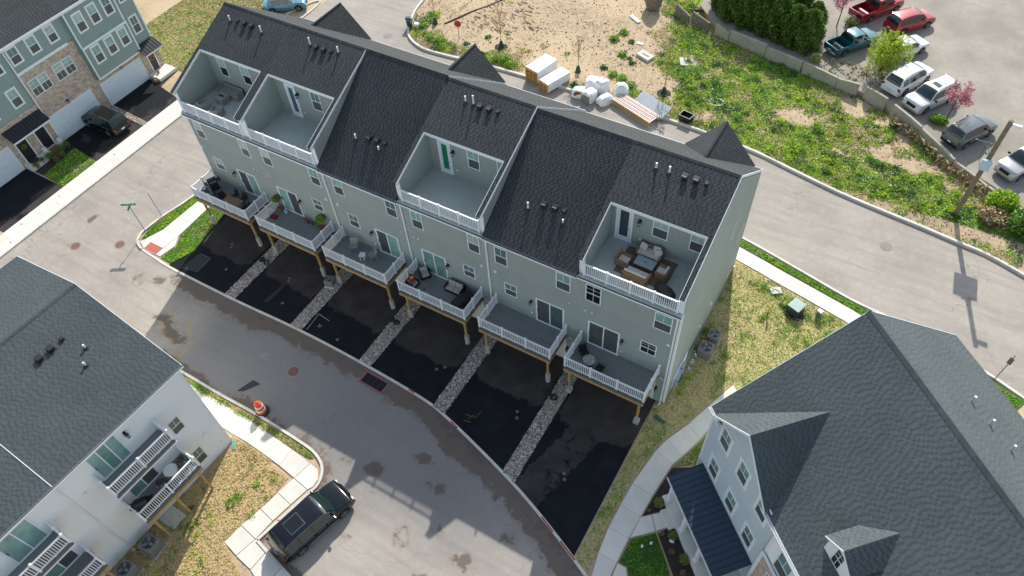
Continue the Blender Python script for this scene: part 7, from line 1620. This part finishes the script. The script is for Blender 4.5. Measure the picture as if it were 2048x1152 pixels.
# hedge of tall evergreens
for j, (hx, hy, h, r) in enumerate(((25.9,41.4,3.9,1.15),(27.5,41.0,4.1,1.15),(29.1,40.7,3.9,1.1),(30.6,40.3,4.1,1.15),(32.1,39.9,3.8,1.1),(33.5,39.6,3.9,1.15),(24.6,42.9,4.0,1.2),(26.8,43.2,4.0,1.2),(29.4,42.6,4.0,1.2),(31.8,42.2,4.0,1.1),(33.4,41.4,3.6,1.0),(28.2,45.0,4.2,1.3),(31.0,44.4,4.2,1.3))):
    lab = ['leftmost front', 'second front', 'third front', 'fourth front', 'fifth front', 'rightmost front', 'leftmost second-row', 'second-row', 'middle second-row', 'right second-row', 'rightmost second-row', 'left back-row', 'right back-row'][j]
    t = E('evergreen_tree', (hx,hy,.5), rng.uniform(0, 6), f'{lab} dark evergreen of the hedge above the retaining wall', 'tree', 'evergreens of the hedge')
    MB().tube([(0,0,0),(0,0,h*.8)], [.1,.03], 6).build('trunk', trunkm, t)
    n = 8500; u = rng.random(n)**.8; a = rng.uniform(0, 2*math.pi, n); rad = 1.15*r*np.clip(1.12*(1-u)**.5+.12, 0, 1)*(.80+.2*np.sin(a*5+u*9+j)+.12*rng.normal(size=n))*rng.uniform(.55, 1.05, n)**.5
    P = np.stack([rad*np.cos(a), rad*np.sin(a), .05+u*h], 1)
    q = leafq(P, .10, 2.8, .1, .6); quads('crown', q, [g_cedar, g_mid], t, mi=(rng.random(n) < .06).astype(int), shade=rng.random(n))
# willow
t = E('willow_tree', (40.3,39.3,.6), 0, 'yellow-green weeping willow between the parked cars', 'tree'); MB().tube([(0,0,0),(.05,0,1.2),(.1,.1,2.4)], [.16,.12,.06], 8).build('trunk', trunkm, t)
b = MB(); V = []; Sh = []
for j in range(250):
    a = rng.uniform(0, 2*math.pi); r0 = rng.uniform(.1, .55); r1 = rng.uniform(.5, 1.55)*(1+.35*math.sin(a*3+1))+(rng.random() < .15)*.5; top = rng.uniform(2.3, 3.7)*(1-.12*r1/1.9); end = rng.uniform(.1, 1.7)
    n = 24
    for k in range(n):
        s_ = k/(n-1); rr = r0+(r1-r0)*min(1, s_*1.8)**.8; z = (1.9+(top-1.9)*math.sin(min(1, s_*2.2)*math.pi/2)) if s_ < .45 else top-(top-end)*((s_-.45)/.55)**1.1
        V.append((rr*math.cos(a)+rng.normal(0,.04), rr*math.sin(a)+rng.normal(0,.04), z))
quads('foliage', leafq(np.array(V), .085, 2.8, .1, .5), [g_lime, g_bright], t, mi=(rng.random(len(V)) < .25).astype(int), shade=rng.random(len(V)))
# branching trees
def branchy(loc, h, spread, leafmats, label, n_leaf, name='tree', size=.09, trunk_r=.06, bare=.3, nb=16, rz=0, group=None, bag=False, upright=.8, tm=None):
    t = E(name, loc, rz, label, 'tree', group); b = MB(); b.tube([(0,0,0),(.02,0,h*.5),(0,.02,h*.95)], [trunk_r,trunk_r*.7,trunk_r*.2], 7); tips = []
    for j in range(nb):
        z0 = h*(bare+.5*rng.random()); a = rng.uniform(0, 2*math.pi); L_ = spread*rng.uniform(.6, 1.05)*(1.15-.5*(z0/h)); mid = (L_*.5*math.cos(a), L_*.5*math.sin(a), z0+L_*.45*upright); e = (L_*math.cos(a), L_*math.sin(a), z0+L_*upright*rng.uniform(.8, 1.5))
        b.tube([(0,0,z0), mid, e], [trunk_r*.4,trunk_r*.25,.006], 5)
        for q in range(3):
            f = rng.uniform(.35, .95); p0 = np.array(mid)*(1-f)+np.array(e)*f; a2 = a+rng.normal(0, .8); p1 = p0+np.array([math.cos(a2), math.sin(a2), .9])*L_*.35; b.tube([tuple(p0), tuple(p1)], [.012,.004], 4); tips += [p0, p1]
        tips += [np.array(mid), np.array(e)]
    b.build('trunk', tm or trunkm, t); tips = np.array(tips)
    P = tips[rng.integers(0, len(tips), n_leaf)]+rng.normal(0, .13*spread, (n_leaf,3)); quads('crown', leafq(P, size, 1.6), leafmats, t, mi=rng.integers(0, len(leafmats), n_leaf), shade=rng.random(n_leaf))
    if bag: MB().lathe([(.30,.0),(.26,.12),(.13,.7),(.08,.75)], (0,0,0), 12).build('watering_bag', mat('bag_green', '#1f4438', .6, .1), t); MB().lathe([(.75,.0),(.6,.05)], (0,0,0), 14).build('mulch_ring', mulch, t)
    return t
branchy((46.5,34.55,.6), 3.4, .98, [g_pink], 'pink blossoming tree beside the grey compact SUV', 1500, 'blossom_tree', .10, .06, .35, 22)
branchy((35.1,44.3,.6), 3.2, 1.1, [g_pink], 'small pink blossoming tree at the top edge above the teal pickup', 900, 'blossom_tree', .1, .06, .4, 16)
branchy((8.15,28.06,.12), 4.2, .85, [g_gold], 'young yellowish sapling with green watering bag, on the sand behind the middle gable', 420, 'sapling', .06, .035, .32, 26, bag=True, upright=1.1, group='saplings with watering bags')
branchy((24.59,28.42,.12), 3.8, .6, [g_lime, g_olive], 'slim green sapling with watering bag behind the timber stack', 520, 'sapling', .07, .03, .35, 18, bag=True, upright=1.3, group='saplings with watering bags')
branchy((16.45,27.82,.12), 3.6, .75, [g_gold, g_straw], 'thin yellowish sapling right of the white-wrapped crates', 320, 'sapling', .05, .03, .35, 22, bag=True, upright=1.2, group='saplings with watering bags')
branchy((.25,28.5,.12), 3.4, .6, [g_gold, g_olive], 'thin sapling with dark watering bag nearest the trash bin', 220, 'sapling', .05, .03, .4, 14, bag=True, upright=1.2, group='saplings with watering bags')
# beds
for j, (x, y, s_, mm, l) in enumerate(((39.13,-6.2,.32,g_olive,'round shrub left of the little path to the porch'),(40.54,-7.57,.28,g_olive,'shrub with a white stone right of the porch path'),(41.6,-8.47,.32,g_olive,'round shrub nearest the photo bottom in the mulch bed'),(39.97,-7.74,.14,g_brown,'tiny reddish shrub beside the porch path'),(40.85,-8.4,.17,g_brown,'small reddish shrub between two green shrubs'),(41.8,-9.17,.17,g_brown,'small reddish shrub at the photo bottom edge'),(38.79,-6.84,.1,g_brown,'tiny reddish sprout in the upper mulch bed'))):
    bush((x,y,.05), (s_,s_,s_*.7), int(500*s_/.3), [mm], l, .05)
rock((40.6,-7.85,.04), (.28,.2,.14), 'white stone beside a shrub in the mulch bed', 8, 'stone', m=trimw, cat='stone')
for x, y, l in ((39.3,-8.92,'left one of two white pipe caps in the front lawn'),(39.66,-8.53,'right one of two white pipe caps in the front lawn')): MB().lathe([(.07,0),(.07,.16),(.04,.18)], (x,y,.05), 12).build('lawn_cleanout', vinyl, None, label=l, cat='pipe')
for j, (x, y, s_) in enumerate(((-18.6,-4.45,.3),(-18.7,-3.8,.3),(-18.55,-3.2,.33),(-18.55,-2.6,.33),(-18.5,-2.0,.36),(-18.45,-1.42,.34),(-17.75,-3.05,.26),(-17.8,-2.45,.28))):
    bush((x,y,.05), (s_,s_,s_), 500, [g_dark, g_olive] if j != 6 else [g_brown], ['shrub nearest the left end of the porch step','second shrub along the porch step','third shrub along the porch step','fourth shrub along the porch step','fifth shrub along the porch step','shrub at the right end of the porch step','brownish shrub in front of the row by the porch','front green shrub next to the brownish one'][j], .06, group='shrubs along the porch step')
for x, y, l in ((-18.95,-1.5,'white planter right of the brown doormat'),(-19.1,-2.95,'white planter left of the brown doormat')): MB().lathe([(.13,0),(.2,.5),(.17,.5),(.16,.42)], (x,y,.36), 12).build('planter', vinyl, None, label=l, cat='planter')
MB().box((-19.3,-2.65,.362),(-18.75,-1.85,.38)).build('doormat', mat('mat_brown', '#8a5a3c', .95, .2, 9), None, label='brown doormat before the right black door', cat='doormat')
b = MB(); b.lathe([(.42,0),(.42,.015)], (0,0,0), 20); b.build('doormat', mat('mat_dark', '#3a3836', .95, .2, 9), None, loc=(-19.25,-4.15,.362), label='dark half-round doormat before the left black door', cat='doormat')
rock((-18.9,9.75,.36), (.3,.25,.3), 'orange-brown ornament on the right porch step', 9, 'ornament', m=terra, cat='ornament')
bush((-18.4,9.0,.04), (.35,.25,.2), 250, [g_brown, g_straw], 'dry low plant at the foot of the right porch step', .06)
# green tufts in the dry lawns
def tufts(poly, n, seed, name, rr=(.08,.3)):
    r = np.random.default_rng(seed); xs = [p[0] for p in poly]; ys = [p[1] for p in poly]; x = r.uniform(min(xs), max(xs), n*4); y = r.uniform(min(ys), max(ys), n*4); k = inpoly(x, y, poly) & (fbm(x, y, 1.6, seed) > .5); x, y = x[k][:n], y[k][:n]
    if len(x): clump([(a, b, .04) for a, b in zip(x, y)], r.uniform(*rr, len(x)), 500, .055, [g_lawn, g_bright, g_dark], name, kind='stuff', w=[.5,.3,.2])
tufts([(37,-3),(37,12),(45,11.5),(46,4),(40.3,3.4),(38.5,-.5)], 170, 5, 'grass_tufts'); tufts([(14.8,-16),(19,-15.6),(18.8,-18.5),(18.5,-20.2),(20,-24),(15.5,-24)], 70, 6, 'grass_tufts'); tufts([(8,-13.85),(19.3,-13.85),(19,-13.5),(8,-13.4)], 60, 9, 'grass_tufts', (.06,.16))
clump([(17.15,-17.9,.04),(17.4,-18.2,.04),(17.0,-18.3,.04),(17.5,-17.8,.04),(17.2,-18.6,.04)], [.3,.3,.28,.2,.25], 600, .07, [g_mid, g_lawn], 'weed_patch', label='single dark green weed patch in the middle of the dry back yard', cat='weed')
tufts([(36.6,14.7),(48,12),(55,9.6),(55.5,10.4),(44.7,13.2),(36.6,15.1)], 130, 10, 'grass_tufts', (.08,.22)); tufts([(38.7,12.4),(44.5,11.3),(46,9.9),(41.5,10.6),(38,11.6)], 90, 11, 'grass_tufts', (.1,.3))
# scattered field debris: small pale stones and chips
stones('field_stones', [(-2,26),(34,25.9),(50,23.5),(46,30),(30,36.5),(22,40),(-2,44)], 1.2, .18, (.03,.10))
b = MB()
for k in range(70):
    x, y = rng.uniform(3, 10), rng.uniform(29.5, 36); b.ob((x,y,.22), (rng.uniform(.2,.9),.05,.03), (0,0,rng.uniform(-.6,.6)-.3))
b.build('wood_scraps', mat('old_wood', '#5b4a3d', .9, .3, 6), None, kind='stuff')
b = MB(); pts = [(1.1,28.9,.2),(2.4,31.9,.22),(3.4,33.6,.2),(4.4,36,.2)]; b.tube(pts, .09, 6); b.build('log', mat('old_wood', '#5b4a3d'), None, label='long thin dark log lying across the sand near the far junction', cat='log')
